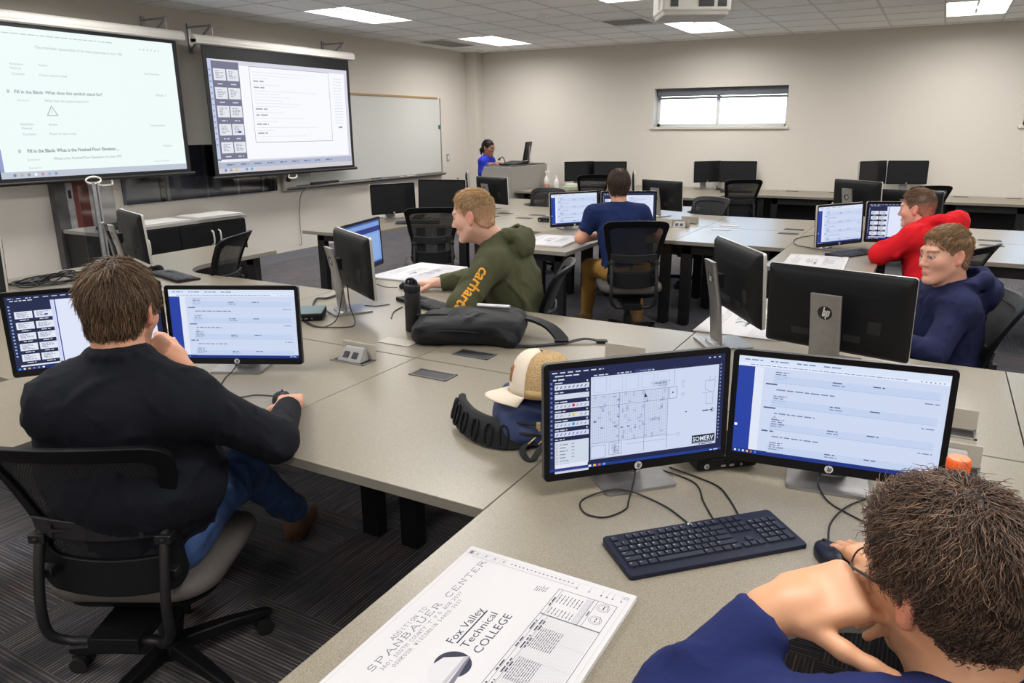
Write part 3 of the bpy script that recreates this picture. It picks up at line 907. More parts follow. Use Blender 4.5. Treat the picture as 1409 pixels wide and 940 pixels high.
def power_parts(t, x, y, state, sg):
    """x, y: centre on the desk, in the desk's own frame; sg = -1 on the side nearer the viewer"""
    w, d = 0.085, 0.042
    f = MB()
    for a, b, c, e in ((-w, w, -d, -d + 0.008), (-w, w, d - 0.008, d), (-w, -w + 0.008, -d, d), (w - 0.008, w, -d, d)):
        f.box(x + a, x + b, y + c, y + e, TOP, TOP + 0.003)
    if state == 'plate':
        f = MB(); f.box(x - w, x + w, y - d, y + d, TOP, TOP + 0.004)
        obj('power_hatch', f, M['plate_grey'], t, bevel=0.001); return
    h = obj('power_hatch', f, M['alu'] if state != 'hole' else simple_cache('hatch_frame', (70, 70, 76), 0.4), t, smooth=None)
    b = MB(); b.box(x - w + 0.008, x + w - 0.008, y - d + 0.008, y + d - 0.008, TOP, TOP + 0.0012)
    obj('dark_well_plate', b, M['outlet_black'], h, smooth=None)  # flat black plate on the uncut top; the recess's shade is its colour
    if state == 'open':
        p = MB(); a = 0.06
        for s, mi in ((0, 0),):
            vs = [(x - a, y - 0.03, TOP + 0.002), (x + a, y - 0.03, TOP + 0.002), (x + a, y + 0.03, TOP + 0.002), (x - a, y + 0.03, TOP + 0.002),
                  (x - a + 0.012, y + 0.012, TOP + 0.052), (x + a - 0.012, y + 0.012, TOP + 0.052), (x + a - 0.012, y + 0.03, TOP + 0.052), (x - a + 0.012, y + 0.03, TOP + 0.052)]
            p.add(vs, [(0, 1, 5, 4), (1, 2, 6, 5), (2, 3, 7, 6), (3, 0, 4, 7), (4, 5, 6, 7), (3, 2, 1, 0)])
        q = obj('outlet_block', p, M['outlet_grey'], h, bevel=0.003)
        for i in (-1, 1):
            o = MB(); cx = x + i * 0.022
            n = Vector((0, -0.77, 0.64)); u = Vector((1, 0, 0)); v = n.cross(u)
            c = Vector((cx, y - 0.0105, TOP + 0.026))
            o.box(-0.014, 0.014, -0.014, 0.014, 0, 0.002, T=Matrix(((u.x, v.x, n.x, c.x), (u.y, v.y, n.y, c.y), (u.z, v.z, n.z, c.z), (0, 0, 0, 1))))
            obj('socket', o, M['outlet_black'], h, bevel=0.001)
    if state in ('lid', 'open'):
        l = MB(); yy = y + 0.04
        l.box(x - w, x + w, yy, yy + 0.006, TOP, TOP + 0.066)
        obj('hatch_lid', l, M['plate_grey'], h, bevel=0.002)
_sc = {}
def simple_cache(n, c, r=0.5, **k):
    if n not in _sc: _sc[n] = simple(n, c, r, **k)
    return _sc[n]

def worktop(poly):
    mb = MB(); mb.prism(poly, TOP - 0.03, TOP, 0, 1)
    for i, f in enumerate(mb.f):
        if i == 0: mb.mi[i] = 1
    return mb

def desk(kind, x0, ys, sg, depth, ret, label, row, power=(), w=None, front_legs=True, modesty=False):
    g = 0.0018
    t = thing('corner_desk' if kind == 'U' else 'straight_desk', label, 'desk', (x0, ys, 0), 0, 'desks of row %s' % row)
    y = lambda v: sg * v
    W = w or (1.2 if kind == 'U' else 0.9)
    if kind == 'U':
        rw, rr = 0.67, 0.30
        pts = [(g, 0.004), (W - g, 0.004), (W - g, depth)]
        cx, cy = rw + rr, depth + rr
        for i in range(11):
            a = R(90 * i / 10)
            pts.append((cx - rr * math.sin(a), cy - rr * math.cos(a)))
        pts += [(rw, ret), (g, ret)]
    else:
        pts = [(g, 0.004), (W - g, 0.004), (W - g, depth), (g, depth)]
    pts = [(a, sg * b) for a, b in pts]
    if sg > 0: pass
    area = sum(pts[i][0] * pts[(i + 1) % len(pts)][1] - pts[(i + 1) % len(pts)][0] * pts[i][1] for i in range(len(pts)))
    if area < 0: pts = pts[::-1]
    obj('worktop', worktop(pts), [M['desk'], M['desk_edge']], t, bevel=0.0015, smooth=None)
    spots = [(0.10, 0.20), (W - 0.10, 0.20)]
    if kind == 'U':
        spots += [(0.12, ret - 0.14), (0.56, ret - 0.14)]
        if front_legs: spots += [(W - 0.09, depth - 0.12)]
    elif front_legs: spots += [(0.09, depth - 0.12), (W - 0.09, depth - 0.12)]
    for a, b in spots:
        l = MB(); l.box(a - 0.042, a + 0.042, y(b) - 0.03, y(b) + 0.03, 0.012, TOP - 0.03)
        l.lathe([(0.018, 0), (0.022, 0.004), (0.02, 0.014)], 10, T=Matrix.Translation((a, y(b), 0)))
        obj('leg', l, M['black_metal'], t, bevel=0.004)
    b = MB()
    b.box(0.06, W - 0.06, min(y(0.17), y(0.23)), max(y(0.17), y(0.23)), TOP - 0.11, TOP - 0.03)
    obj('frame_rail', b, M['black_metal'], t, bevel=0.003)
    b = MB()
    if kind == 'U': b.box(0.09, 0.59, min(y(ret - 0.17), y(ret - 0.11)), max(y(ret - 0.17), y(ret - 0.11)), TOP - 0.10, TOP - 0.03)
    if front_legs and kind == 'F': b.box(0.05, W - 0.05, min(y(depth - 0.15), y(depth - 0.09)), max(y(depth - 0.15), y(depth - 0.09)), TOP - 0.12, TOP - 0.03)
    if b.v: obj('frame_rail', b, M['black_metal'], t, bevel=0.003)
    if modesty:
        m = MB(); m.box(0.03, W - 0.03, min(y(0.3), y(0.32)), max(y(0.3), y(0.32)), 0.36, TOP - 0.03)
        obj('modesty_panel', m, M['black_metal'], t, smooth=None)
    for (px, py, stt) in power: power_parts(t, px, y(py) , stt, sg)
    return t

XU = [-5.07, -2.97, -0.87]
XF = [-3.87, -1.77, 0.33]
Y1, Y2, Y3 = 2.36, 7.02, 11.64
UP, FP = (0.995, 0.15), ((0.19, 0.15), (0.77, 0.15))
def UPW(s): return [(UP[0], UP[1], s)]
def FPW(a, b, x=0.77): return [(FP[0][0], FP[0][1], a), (x, FP[1][1], b)]
# row 1 (nearest): south side
desk('U', XU[0], Y1, -1, 0.95, 1.8, 'corner desk cut off by the left edge of the view', 'one', UPW('hole'), front_legs=False)
desk('F', XF[0], Y1, -1, 0.95, 0, 'straight desk behind the left screen of the man in the black sweater', 'one', FPW('hole', 'plate'), front_legs=False)
desk('U', XU[1], Y1, -1, 0.95, 1.8, 'corner desk where the man in the black sweater sits', 'one', UPW('open'), front_legs=False)
desk('F', XF[1], Y1, -1, 0.95, 0, 'straight desk under the navy backpack and cap', 'one', FPW('hole', 'plate'), front_legs=False)
desk('U', XU[2], Y1, -1, 0.95, 1.8, 'nearest corner desk with the large printed drawing set on it', 'one', UPW('open'), front_legs=False)
desk('F', XF[2], Y1, -1, 0.95, 0, 'straight desk at the right edge of the view, beside the orange-capped bottle', 'one', FPW('hole', 'plate'), front_legs=False)
# row 1: north side
desk('U', XU[0], Y1, 1, 0.85, 1.78, 'corner desk in front of the black credenza, with a loose tangle of cables', 'one', UPW('plate'), front_legs=False)
desk('F', XF[0], Y1, 1, 0.86, 0, 'straight desk between the cable tangle and the small teal-topped computer', 'one', FPW('lid', 'plate'), front_legs=False)
desk('U', XU[1], Y1, 1, 0.92, 1.80, 'corner desk where the man in the green hoodie works', 'one', UPW('plate'), front_legs=False)
desk('F', XF[1], Y1, 1, 0.92, 0, 'straight desk under the black backpack', 'one', [(0.19, 0.15, 'hole'), (0.77, 0.32, 'lid')], front_legs=False)
desk('U', XU[2], Y1, 1, 0.92, 1.80, 'corner desk where the man in the navy hoodie sits', 'one', [(0.63, 0.58, 'lid'), (UP[0], UP[1], 'lid')], front_legs=False)
desk('F', XF[2], Y1, 1, 0.92, 0, 'straight desk at the right edge, behind the navy hoodie man\'s screens', 'one', FPW('hole', 'plate'), front_legs=False)
# row 2: south side
XU2, XF2 = [-5.07, -3.03, -0.94], [-3.87, -1.83, 0.26]
desk('U', XU2[0], Y2, -1, 1.0, 1.92, 'corner desk by the left wall with two dark screens on it', 'two', UPW('hole'))
desk('F', XF2[0], Y2, -1, 1.0, 0, 'straight desk behind the green hoodie man\'s head', 'two', FPW('hole', 'hole', 0.70), w=0.84)
desk('U', XU2[1], Y2, -1, 1.0, 1.95, 'corner desk where the man in the blue polo sits', 'two', UPW('open'))
desk('F', XF2[1], Y2, -1, 1.0, 0, 'empty straight desk to the right of the blue polo man', 'two', FPW('plate', 'hole'), w=0.89)
desk('U', XU2[2], Y2, -1, 1.0, 1.85, 'corner desk where the man in the red hoodie works', 'two', UPW('hole'))
desk('F', XF2[2], Y2, -1, 1.0, 0, 'straight desk to the right of the red hoodie man', 'two', FPW('hole', 'hole'))
desk('F', 1.16, Y2, -1, 1.0, 0, 'straight desk past the right edge of the view in the second row', 'two', (), w=1.2)
# row 2: north side
desk('U', XU2[0], Y2, 1, 0.95, 1.75, 'corner desk in front of the lectern, behind the green hoodie man', 'two', UPW('hole'))
desk('F', XF2[0], Y2, 1, 0.95, 0, 'straight desk in front of the empty chair by the spray bottle', 'two', FPW('hole', 'hole', 0.70), w=0.84)
desk('U', XU2[1], Y2, 1, 0.95, 1.75, 'corner desk behind the blue polo man\'s right screen', 'two', UPW('lid'))
desk('F', XF2[1], Y2, 1, 0.95, 0, 'straight desk in front of the low-backed empty chair right of the blue polo man', 'two', FPW('plate', 'hole'), w=0.89)
desk('U', XU2[2], Y2, 1, 0.95, 1.75, 'corner desk behind the red hoodie man\'s screens', 'two', UPW('hole'))
desk('F', XF2[2], Y2, 1, 0.95, 0, 'straight desk behind the red hoodie man, on its far side', 'two', FPW('hole', 'hole'))
desk('F', 1.16, Y2, 1, 0.95, 0, 'straight desk past the right edge of the view, far side of the second row', 'two', (), w=1.2)
# row 3 along the back wall
desk('U', -5.42, Y3, -1, 1.0, 1.8, 'corner desk by the back wall holding the two cleaning bottles', 'three', UPW('hole'), w=1.35, modesty=True)
desk('F', -4.07, Y3, -1, 1.0, 0, 'straight desk on the back wall beside the cleaning bottles\' desk', 'three', FPW('plate', 'plate'), modesty=True)
desk('U', -3.17, Y3, -1, 1.0, 1.8, 'corner desk against the back wall under the wide window', 'three', UPW('plate'), modesty=True)
desk('F', -1.97, Y3, -1, 1.0, 0, 'straight desk against the back wall right of the tall empty chair', 'three', FPW('hole', 'hole'), modesty=True)
desk('U', -1.07, Y3, -1, 1.0, 1.8, 'corner desk against the back wall behind the red hoodie man', 'three', UPW('hole'), modesty=True)
desk('F', 0.13, Y3, -1, 1.0, 0, 'straight desk at the right end of the back wall', 'three', FPW('hole', 'hole'), modesty=True)
desk('F', 1.03, Y3, -1, 1.0, 0, 'straight desk on the back wall at the right edge of the view', 'three', FPW('hole', 'hole'), modesty=True)
# ------------------------------------------------------------------ lectern
t = thing('lectern', 'grey lectern with a rounded end panel in the far left corner', 'lectern', (-5.70, 10.35, 0))
mb = MB(); side = [(-0.25, 0.02), (0.25, 0.02), (0.25, 1.09), (-0.13, 1.09)] + [(-0.13 - 0.12 * math.sin(R(a)), 0.97 + 0.12 * math.cos(R(a))) for a in range(15, 91, 15)]
mb.prism(side, 0.58, 0.60, T=Matrix(((1, 0, 0, 0), (0, 0, -1, 0), (0, 1, 0, 0), (0, 0, 0, 1))))
obj('end_panel', mb, simple_cache('lectern_grey', (164, 160, 154), 0.6), t, bevel=0.003)
mb = MB(); mb.box(-0.22, 0.25, -0.575, 0.60, 0.02, 1.085)
obj('body', mb, simple_cache('lectern_grey', (164, 160, 154), 0.6), t, bevel=0.003)
mb = MB(); mb.box(-0.23, 0.23, -0.56, 0.58, 1.086, 1.10)
obj('top', mb, simple('lectern_top', (58, 58, 60), 0.5), t, bevel=0.003)
# ------------------------------------------------------------------ monitors, computers, keyboards, mice
PW, PH = 0.516, 0.307
def housing_mesh(rim):
    mb = MB()
    # front bezel ring and shell; the screen faces +x, u = -y for the viewer's right... built as y in [-w/2, w/2]
    a, b = PW / 2, PH / 2
    out = rrect(-a, a, -b, b, 0.012, 4)
    inn = rrect(-a + 0.015, a - 0.015, -b + 0.024, b - 0.016, 0.001, 4)
    n = len(out)
    vs = [(0.0, y, z) for y, z in out] + [(-0.002, y, z) for y, z in inn]
    fs = [(i, (i + 1) % n, n + (i + 1) % n, n + i) for i in range(n)]
    mb.add(vs, fs, 0)
    rings = [[(x, y * s, z * s2 ) for y, z in out] for x, s, s2 in ((0.0, 1, 1), (-0.014, 1.004, 1.006), (-0.017, 0.99, 0.985))]
    mb.loft(rings[:2], 1, cap=False); 
    mb.loft([rings[1], rings[2]], 2, cap=False)
    bk = [[(x, y * sy, z * sz + dz) for y, z in out] for x, sy, sz, dz in ((-0.024, 0.975, 0.965, 0.0), (-0.031, 0.945, 0.925, -0.001), (-0.036, 0.89, 0.84, -0.003), (-0.0395, 0.78, 0.70, -0.005), (-0.042, 0.62, 0.52, -0.007))]
    mb.loft([rings[2]] + bk, 2, cap=False)
    mb.add(bk[-1], [tuple(range(n - 1, -1, -1))], 2)
    mb.box(-0.0375, -0.030, -0.19, 0.19, 0.107, 0.110, 3)
    mb.box(-0.043, -0.0415, -0.165, -0.12, -0.06, -0.012, 3)
    mb.box(-0.0425, -0.038, 0.02, 0.15, -0.1, -0.075, 3)
    mb.box(-0.0425, -0.038, -0.1, -0.04, -0.1, -0.075, 3)
    return mb.mesh('screen_housing', [M['bezel'], rim, M['black'], M['rubber']], 35)
HOUSING, HOUSING_DARK = housing_mesh(M['rim']), housing_mesh(simple('dark_rim', (60, 61, 64), 0.45))  # bright rim carries lamp light in its colour; dark copy for near fronts
def base_mesh():
    mb = MB(); mb.prism(rrect(-0.105, 0.095, -0.10, 0.10, 0.012, 4), 0.0, 0.008)
    mb.lathe([(0.062, 0.008), (0.058, 0.014), (0.05, 0.018)], 24, T=Matrix.Translation((-0.04, 0, 0)) @ Matrix.Scale(0.62, 4, (1, 0, 0)))
    return mb.mesh('base_plate', M['alu'], 35)
BASE = base_mesh()
_cols = {}
def column_mesh(h):
    k = round(h, 2)
    if k not in _cols:
        mb = MB(); zt = k + 0.085
        prof = [(-0.035, 0.012), (-0.05, zt * 0.5), (-0.085, zt)]
        rings = []
        for x, z in prof:
            w = 0.054
            rings.append([(x + p, q, z) for p, q in rrect(-0.009, 0.009, -w, w, 0.006, 3)])
        mb.loft(rings, 0)
        mb.box(-0.07, -0.03, -0.03, 0.03, k - 0.03, k + 0.03, 1)
        _cols[k] = mb.mesh('stand_column', [M['alu'], M['black']], 35)
    return _cols[k]
def hp_mark(s, disc, ink):
    S = Sheet(1, 1, 0.0004)
    S.disc(0, 0, s, disc, 28); S.up()
    w = s * 0.17
    def bar(x0, y0, x1, y1): S.line(x0 * s, y0 * s, x1 * s, y1 * s, w, ink)
    bar(-0.30, -0.52, 0.06 - 0.12, 0.98 - 0.1)          # tall stem of the h
    bar(-0.12, 0.30, 0.10, 0.30); bar(0.12, 0.34, -0.10, -0.50)
    bar(0.06, -0.98 + 0.1, 0.38, 0.40)                  # stem of the p
    bar(0.36, 0.30, 0.62, 0.30); bar(0.64, 0.36, 0.42, -0.46); bar(0.42, -0.42, 0.16, -0.42)
    return S
LOGO_F = hp_mark(0.0105, srgb(196, 196, 196), srgb(26, 26, 28)).mesh('logo', M['print'])
LOGO_B = hp_mark(0.026, srgb(26, 26, 28), srgb(196, 194, 190)).mesh('logo', M['print'])

SW, SH = PW - 0.03, PH - 0.04
def screen_mesh(kind):
    S = Sheet(SW, SH, 0.00006); rnd = random.Random(hash(kind) % 1000 if False else {'quiz': 3, 'thumbs': 4, 'plan': 5, 'blue': 6, 'quiz_far': 8, 'thumbs_far': 9}[kind])
    k = srgb
    if kind in ('quiz', 'quiz_far'): quiz_page(S, SW, SH, rnd)
    elif kind in ('thumbs', 'thumbs_far'): plan_thumbs(S, SW, SH, rnd, side=0.30)
    elif kind == 'blue':
        S.rect(0, 0, SW, SH, k(120, 156, 214)); S.up()
        S.rect(0, SH * 0.74, SW, SH * 0.86, k(36, 44, 124)); S.rect(0, SH * 0.96, SW, SH, k(60, 82, 150)); S.rect(0, 0, SW, SH * 0.04, k(24, 50, 130))
        S.rect(SW * 0.05, SH * 0.1, SW * 0.95, SH * 0.7, k(134, 168, 222)); S.up()
        for i in range(8): S.words(SW * 0.1, SH * (0.62 - i * 0.06), SW * 0.5, SH * 0.02, k(90, 116, 176), rnd)
    elif kind == 'plan': plan_editor(S, SW, SH, rnd)
    return S.mesh('screen', M['screen'])
def plan_editor(S, w, h, rnd):
    k = srgb
    ink = k(92, 104, 146); deep = k(20, 28, 66)
    S.rect(0, 0, w, h, k(24, 32, 72)); S.up()
    S.rect(w * 0.225, h * 0.075, w * 0.965, h * 0.895, k(204, 214, 238)); S.up()
    for i in range(7): S.words(w * (0.015 + i * 0.042), h * 0.962, w * 0.028, h * 0.02, k(206, 212, 230), rnd)
    S.words(w * 0.03, h * 0.93, w * 0.13, h * 0.02, k(214, 220, 236), rnd); S.words(w * 0.02, h * 0.895, w * 0.06, h * 0.022, k(214, 220, 236), rnd)
    for i in range(3): S.words(w * (0.24 + i * 0.13), h * 0.905, w * 0.08, h * 0.018, k(206, 214, 236), rnd)
    S.rect(w * 0.47, h * 0.90, w * 0.57, h * 0.925, k(52, 66, 120))
    for i in range(3): S.words(w * (0.9 + i * 0.03), h * 0.965, w * 0.012, h * 0.02, k(206, 214, 236), rnd)
    for i in range(17): S.rect(w * 0.006, h * (0.86 - i * 0.045), w * 0.016, h * (0.88 - i * 0.045), k(96, 130, 200) if i != 4 else k(40, 110, 220))
    for i in range(22): S.rect(w * 0.973, h * (0.88 - i * 0.036), w * 0.981, h * (0.897 - i * 0.036), k(130, 146, 196))
    y = h * 0.865
    tools = [[(40, 50, 110), (40, 50, 110)], [], [(200, 60, 70), (220, 70, 90)], [(226, 200, 60), (236, 220, 80)], [(60, 160, 220), (80, 140, 220)], [(70, 90, 200), (90, 80, 190)]]
    for g in range(6):
        S.words(w * 0.03, y, w * rnd.uniform(0.04, 0.07), h * 0.018, k(210, 216, 232), rnd); S.disc(w * 0.205, y + h * 0.008, h * 0.009, k(200, 206, 226), 8)
        S.rect(w * 0.028, y - h * 0.062, w * 0.215, y - h * 0.012, k(206, 214, 230)); S.up()
        if tools[g]:
            for i in range(8):
                c = tools[g][i % 2] if i in (2, 4, 5) or g in (0, 5) else (130, 140, 176)
                S.line(w * (0.037 + i * 0.022), y - h * 0.048, w * (0.046 + i * 0.022), y - h * 0.028, h * 0.009, k(*c))
            if g in (2, 3, 4): S.disc(w * 0.13, y - h * 0.036, h * 0.016, k(*tools[g][0]), 10)
        y -= h * 0.092
    S.words(w * 0.03, y, w * 0.05, h * 0.018, k(210, 216, 232), rnd)
    S.rect(w * 0.028, y - h * 0.255, w * 0.215, y - h * 0.012, k(204, 214, 228)); S.up()
    for i in range(7):
        yy = y - h * (0.045 + i * 0.033)
        S.ring(w * 0.04, yy, h * 0.007, h * 0.003, k(206, 90, 110), 8); S.words(w * 0.055, yy - h * 0.006, w * rnd.uniform(0.03, 0.06), h * 0.015, k(110, 120, 140), rnd)
        if i < 5: S.words(w * 0.12, yy - h * 0.005, w * 0.015, h * 0.012, k(110, 120, 140), rnd)
    y -= h * 0.275
    S.words(w * 0.03, y, w * 0.07, h * 0.018, k(210, 216, 232), rnd); S.rect(w * 0.028, y - h * 0.06, w * 0.215, y - h * 0.012, k(206, 214, 230)); S.up()
    for i in range(7): S.ring(w * (0.04 + i * 0.022), y - h * 0.036, h * 0.009, h * 0.003, k(210, 110, 130), 8)
    S.rect(w * 0.028, h * 0.03, w * 0.21, h * 0.07, k(222, 228, 240))
    S.rect(0, 0, w, h * 0.028, k(20, 56, 140)); S.up()
    for i, c in enumerate(((235, 235, 240), (240, 190, 70), (220, 90, 70), (70, 170, 235))): S.rect(w * (0.215 + i * 0.027), h * 0.006, w * (0.23 + i * 0.027), h * 0.027, k(*c))
    # ceiling plan: two-foot grid with rooms
    gx0, gx1, gy0, gy1 = w * 0.226, w * 0.665, h * 0.235, h * 0.60
    def grid(x0, x1, y0, y1, nx, ny, c, t=0.0006):
        for i in range(nx + 1): S.line(x0 + (x1 - x0) * i / nx, y0, x0 + (x1 - x0) * i / nx, y1, t, c)
        for i in range(ny + 1): S.line(x0, y0 + (y1 - y0) * i / ny, x1, y0 + (y1 - y0) * i / ny, t, c)
    grid(gx0, gx1, gy0, gy1, 40, 23, k(138, 150, 188), 0.00045)
    grid(gx0, gx1, h * 0.615, h * 0.70, 40, 6, k(138, 150, 188), 0.00045)
    S.up()
    for x in (0.385, 0.53, 0.665): S.line(w * x, h * 0.1, w * x, h * 0.72, 0.0009, k(90, 104, 150))
    S.line(gx0, gy0, gx1, gy0, 0.001, k(90, 104, 150)); S.line(gx0, gy1, gx1, gy1, 0.001, k(70, 84, 130)); S.line(gx0, h * 0.715, gx1, h * 0.715, 0.001, k(70, 84, 130))
    for i in range(58):
        x = gx0 + (gx1 - gx0) * rnd.random() * 0.96; yv = gy0 + (h * 0.69 - gy0) * rnd.random()
        if rnd.random() < 0.5: S.frame(x, yv, x + w * 0.014, yv + h * 0.012, 0.0007, ink)
        else: S.frame(x, yv, x + w * 0.007, yv + h * 0.032, 0.0007, ink)
        if rnd.random() < 0.2: S.rect(x, yv, x + w * 0.008, yv + h * 0.008, deep)
    S.poly([(w * 0.525, h * 0.645), (w * 0.545, h * 0.645), (w * 0.53, h * 0.69)], deep)
    for i in range(5): S.frame(w * (0.24 + i * 0.09), h * 0.74, w * (0.31 + i * 0.09), h * 0.88, 0.0005, k(150, 164, 204))
    for i in range(14): S.frame(w * (0.56 + rnd.random() * 0.1), h * (0.73 + rnd.random() * 0.05), w * (0.575 + rnd.random() * 0.1), h * (0.76 + rnd.random() * 0.04), 0.0005, ink)
    S.line(w * 0.70, h * 0.73, w * 0.70, h * 0.92, 0.0008, ink); S.frame(w * 0.672, h * 0.60, w * 0.716, h * 0.715, 0.0009, k(70, 84, 130)); S.disc(w * 0.693, h * 0.66, h * 0.009, deep, 10)
    for x, yv in ((0.752, 0.76), (0.752, 0.71), (0.752, 0.63), (0.735, 0.225)): S.ring(w * x, h * yv, h * 0.013, 0.0006, ink, 12)
    S.line(w * 0.66, h * 0.225, w * 0.725, h * 0.225, 0.0006, ink)
    S.frame(w * 0.226, h * 0.085, w * 0.31, h * 0.21, 0.0008, ink); S.frame(w * 0.33, h * 0.10, w * 0.40, h * 0.22, 0.0008, ink); S.line(w * 0.43, h * 0.19, w * 0.66, h * 0.19, 0.0006, ink)
    for i in range(12): S.frame(w * (0.34 + rnd.random() * 0.03), h * (0.11 + rnd.random() * 0.08), w * (0.36 + rnd.random() * 0.03), h * (0.13 + rnd.random() * 0.08), 0.0005, ink)
    for a, b, c, d in ((0.87, 0.62, 0.94, 0.62), (0.94, 0.62, 0.945, 0.74), (0.945, 0.74, 0.885, 0.74), (0.885, 0.74, 0.885, 0.66), (0.885, 0.66, 0.925, 0.62), (0.895, 0.5, 0.935, 0.5), (0.895, 0.5, 0.895, 0.62), (0.935, 0.5, 0.935, 0.62), (0.91, 0.74, 0.915, 0.78), (0.93, 0.74, 0.95, 0.78)):
        S.line(w * a, h * b, w * c, h * d, 0.0007, ink)
    S.words(w * 0.875, h * 0.43, w * 0.06, h * 0.02, deep, rnd); S.ring(w * 0.935, h * 0.435, h * 0.018, 0.0008, deep, 12); S.line(w * 0.935, h * 0.41, w * 0.935, h * 0.46, 0.0015, deep)
    S.poly([(w * 0.77, h * 0.455), (w * 0.783, h * 0.445), (w * 0.775, h * 0.437)], deep)
    S.rect(w * 0.818, h * 0.10, w * 0.957, h * 0.185, k(22, 26, 40)); S.up()
    S.text('SOMERV', w * 0.824, h * 0.122, h * 0.066, k(214, 224, 244), width=w * 0.127, bold=0.02)
    S.rect(w * 0.822, h * 0.107, w * 0.953, h * 0.113, k(150, 160, 190))
    S.words(w * 0.86, h * 0.083, w * 0.09, h * 0.014, deep, rnd)
    S.words(w * 0.93, h * 0.006, w * 0.05, h * 0.018, k(200, 210, 235), rnd)
SCREENS = {k: screen_mesh(k) for k in ('quiz', 'thumbs', 'plan', 'blue', 'quiz_far', 'thumbs_far')}
def off_mesh():
    mb = MB(); mb.add([(0, 0, 0), (SW, 0, 0), (SW, SH, 0), (0, SH, 0)], [(0, 1, 2, 3)])
    return mb.mesh('screen', M['off'], None)
SCREENS['off'] = off_mesh()
# picture right for someone in front is +y when the screen faces -x; ours faces +x, so right = +y (looking along -x)
SCR_T = Matrix(((0, 0, 1, -0.0015), (1, 0, 0, -SW / 2), (0, 1, 0, -PH / 2 + 0.024), (0, 0, 0, 1)))

def monitor(x, y, z, yaw, kind, label, tilt=2.5, zb=ZT, group='desk monitors', full=True, dark=False):
    """x, y, z: middle of the picture; the stand drops to the desk at zb"""
    a = R(yaw)
    fx, fy = math.cos(a), math.sin(a)
    hz = z - zb
    t = thing('monitor', label, 'monitor', (x - 0.055 * fx, y - 0.055 * fy, zb), a, group)
    T = Matrix.Translation((0.055, 0, hz)) @ Matrix.Rotation(R(-tilt), 4, 'Y')
    h = obj('screen_housing', HOUSING_DARK if dark else HOUSING, None, t, T=T)
    obj('screen', SCREENS[kind], None, h, T=SCR_T)
    if full:
        obj('logo', LOGO_F, None, h, T=Matrix(((0, 0, 1, 0.0004), (1, 0, 0, 0), (0, 1, 0, -PH / 2 + 0.0118), (0, 0, 0, 1))))
    c = obj('stand_column', column_mesh(hz), None, t)
    if full:
        k = round(hz, 2); zt = k + 0.085; zl = zt * 0.80
        xl = -0.05 + (-0.035) * (zl - zt * 0.5) / (zt * 0.5)
        sl = math.atan2(0.035, zt * 0.5)
        obj('logo', LOGO_B, None, c, T=Matrix.Translation((xl - 0.0096, 0, zl)) @ Matrix.Rotation(-sl, 4, 'Y') @ Matrix(((0, 0, -1, 0), (-1, 0, 0, 0), (0, 1, 0, 0), (0, 0, 0, 1))))
    obj('base_plate', BASE, None, t)
    return t
G1, G2, G3, G4 = 'monitors in the nearest row', 'monitors in the middle row', 'dark monitors along the back wall', None
monitor(-0.584, 1.713, 0.942, 315.6, 'plan', 'nearest monitor showing a floor plan with a dark tool panel', 2.2, group=G1, dark=True)
monitor(-0.144, 1.933, 0.937, 277.3, 'quiz', 'nearest monitor showing a white quiz page, beside the floor plan screen', 2.2, group=G1, dark=True)
monitor(-2.643, 1.551, 0.949, 324.9, 'thumbs', 'monitor with plan thumbnails, left of the black sweater man\'s head', 2.5, group=G1, dark=True)
monitor(-2.275, 1.891, 0.925, 296.6, 'quiz', 'monitor with a quiz page, right of the black sweater man\'s head', 2.5, group=G1, dark=True)
monitor(-2.535, 2.913, 0.989, 60, 'quiz', 'monitor seen from behind in front of the green hoodie man', 2, group=G1)
monitor(-3.035, 3.57, 0.948, 14.6, 'blue', 'monitor with a plain blue page, facing the green hoodie man', 2.5, group=G1, dark=True)
monitor(-0.665, 3.19, 1.02, 34, 'thumbs', 'monitor seen from behind edge-on, left of the large round-badged monitor back', 4, group=G1)
monitor(-0.252, 2.912, 0.995, 77.6, 'quiz', 'monitor turned away with a large round badge on its stand, before the navy hoodie man', 4, group=G1)
monitor(-4.427, 3.0, 0.995, 70, 'off', 'monitor seen from behind beyond the black sweater man\'s head', 3, group=G1)
monitor(-4.88, 3.24, 0.95, 55, 'off', 'monitor half hidden behind another in front of the credenza', 3, group=G1)
monitor(-4.555, 2.055, 0.95, 285, 'off', 'monitor cut off by the left edge of the view', 3, group=G1)
monitor(-0.577, 6.09, 0.935, 328, 'quiz_far', 'monitor with a quiz page left of the red hoodie man', 4, group=G2)
monitor(-0.187, 6.43, 0.936, 292, 'thumbs_far', 'monitor with plan thumbnails right in front of the red hoodie man', 4, group=G2)
monitor(-2.843, 6.28, 0.928, 326, 'quiz_far', 'monitor with a quiz page left of the blue polo man', 4, group=G2)
monitor(-2.44, 6.60, 0.925, 300, 'thumbs_far', 'monitor mostly hidden behind the blue polo man\'s shoulder', 4, group=G2)
monitor(-2.482, 7.709, 0.955, 71, 'off', 'monitor seen from behind, just right of the blue polo man\'s screen', 3.5, group=G2)
monitor(-2.86, 7.93, 1.02, 20, 'off', 'monitor seen edge-on between the blue polo man and the monitor back', 3.5, group=G2)
monitor(-4.49, 7.61, 0.945, 74, 'off', 'monitor seen from behind above the green hoodie man\'s head', 3.5, group=G2)
monitor(-4.96, 7.84, 0.985, 32, 'off', 'monitor seen edge-on below the instructor in blue', 3.5, group=G2)
monitor(-4.88, 6.24, 0.945, 336, 'off', 'left one of two dark monitors below the whiteboard', 3, group=G2)
monitor(-4.41, 6.44, 0.985, 284, 'off', 'right one of two dark monitors below the whiteboard', 3, group=G2)
monitor(-0.169, 7.544, 0.945, 80, 'off', 'monitor back behind the red hoodie man\'s head', 3.5, group=G2)
monitor(-0.58, 7.34, 1.03, 52, 'off', 'monitor back with its stand forward, above the red hoodie man\'s left screen', 3.5, group=G2)
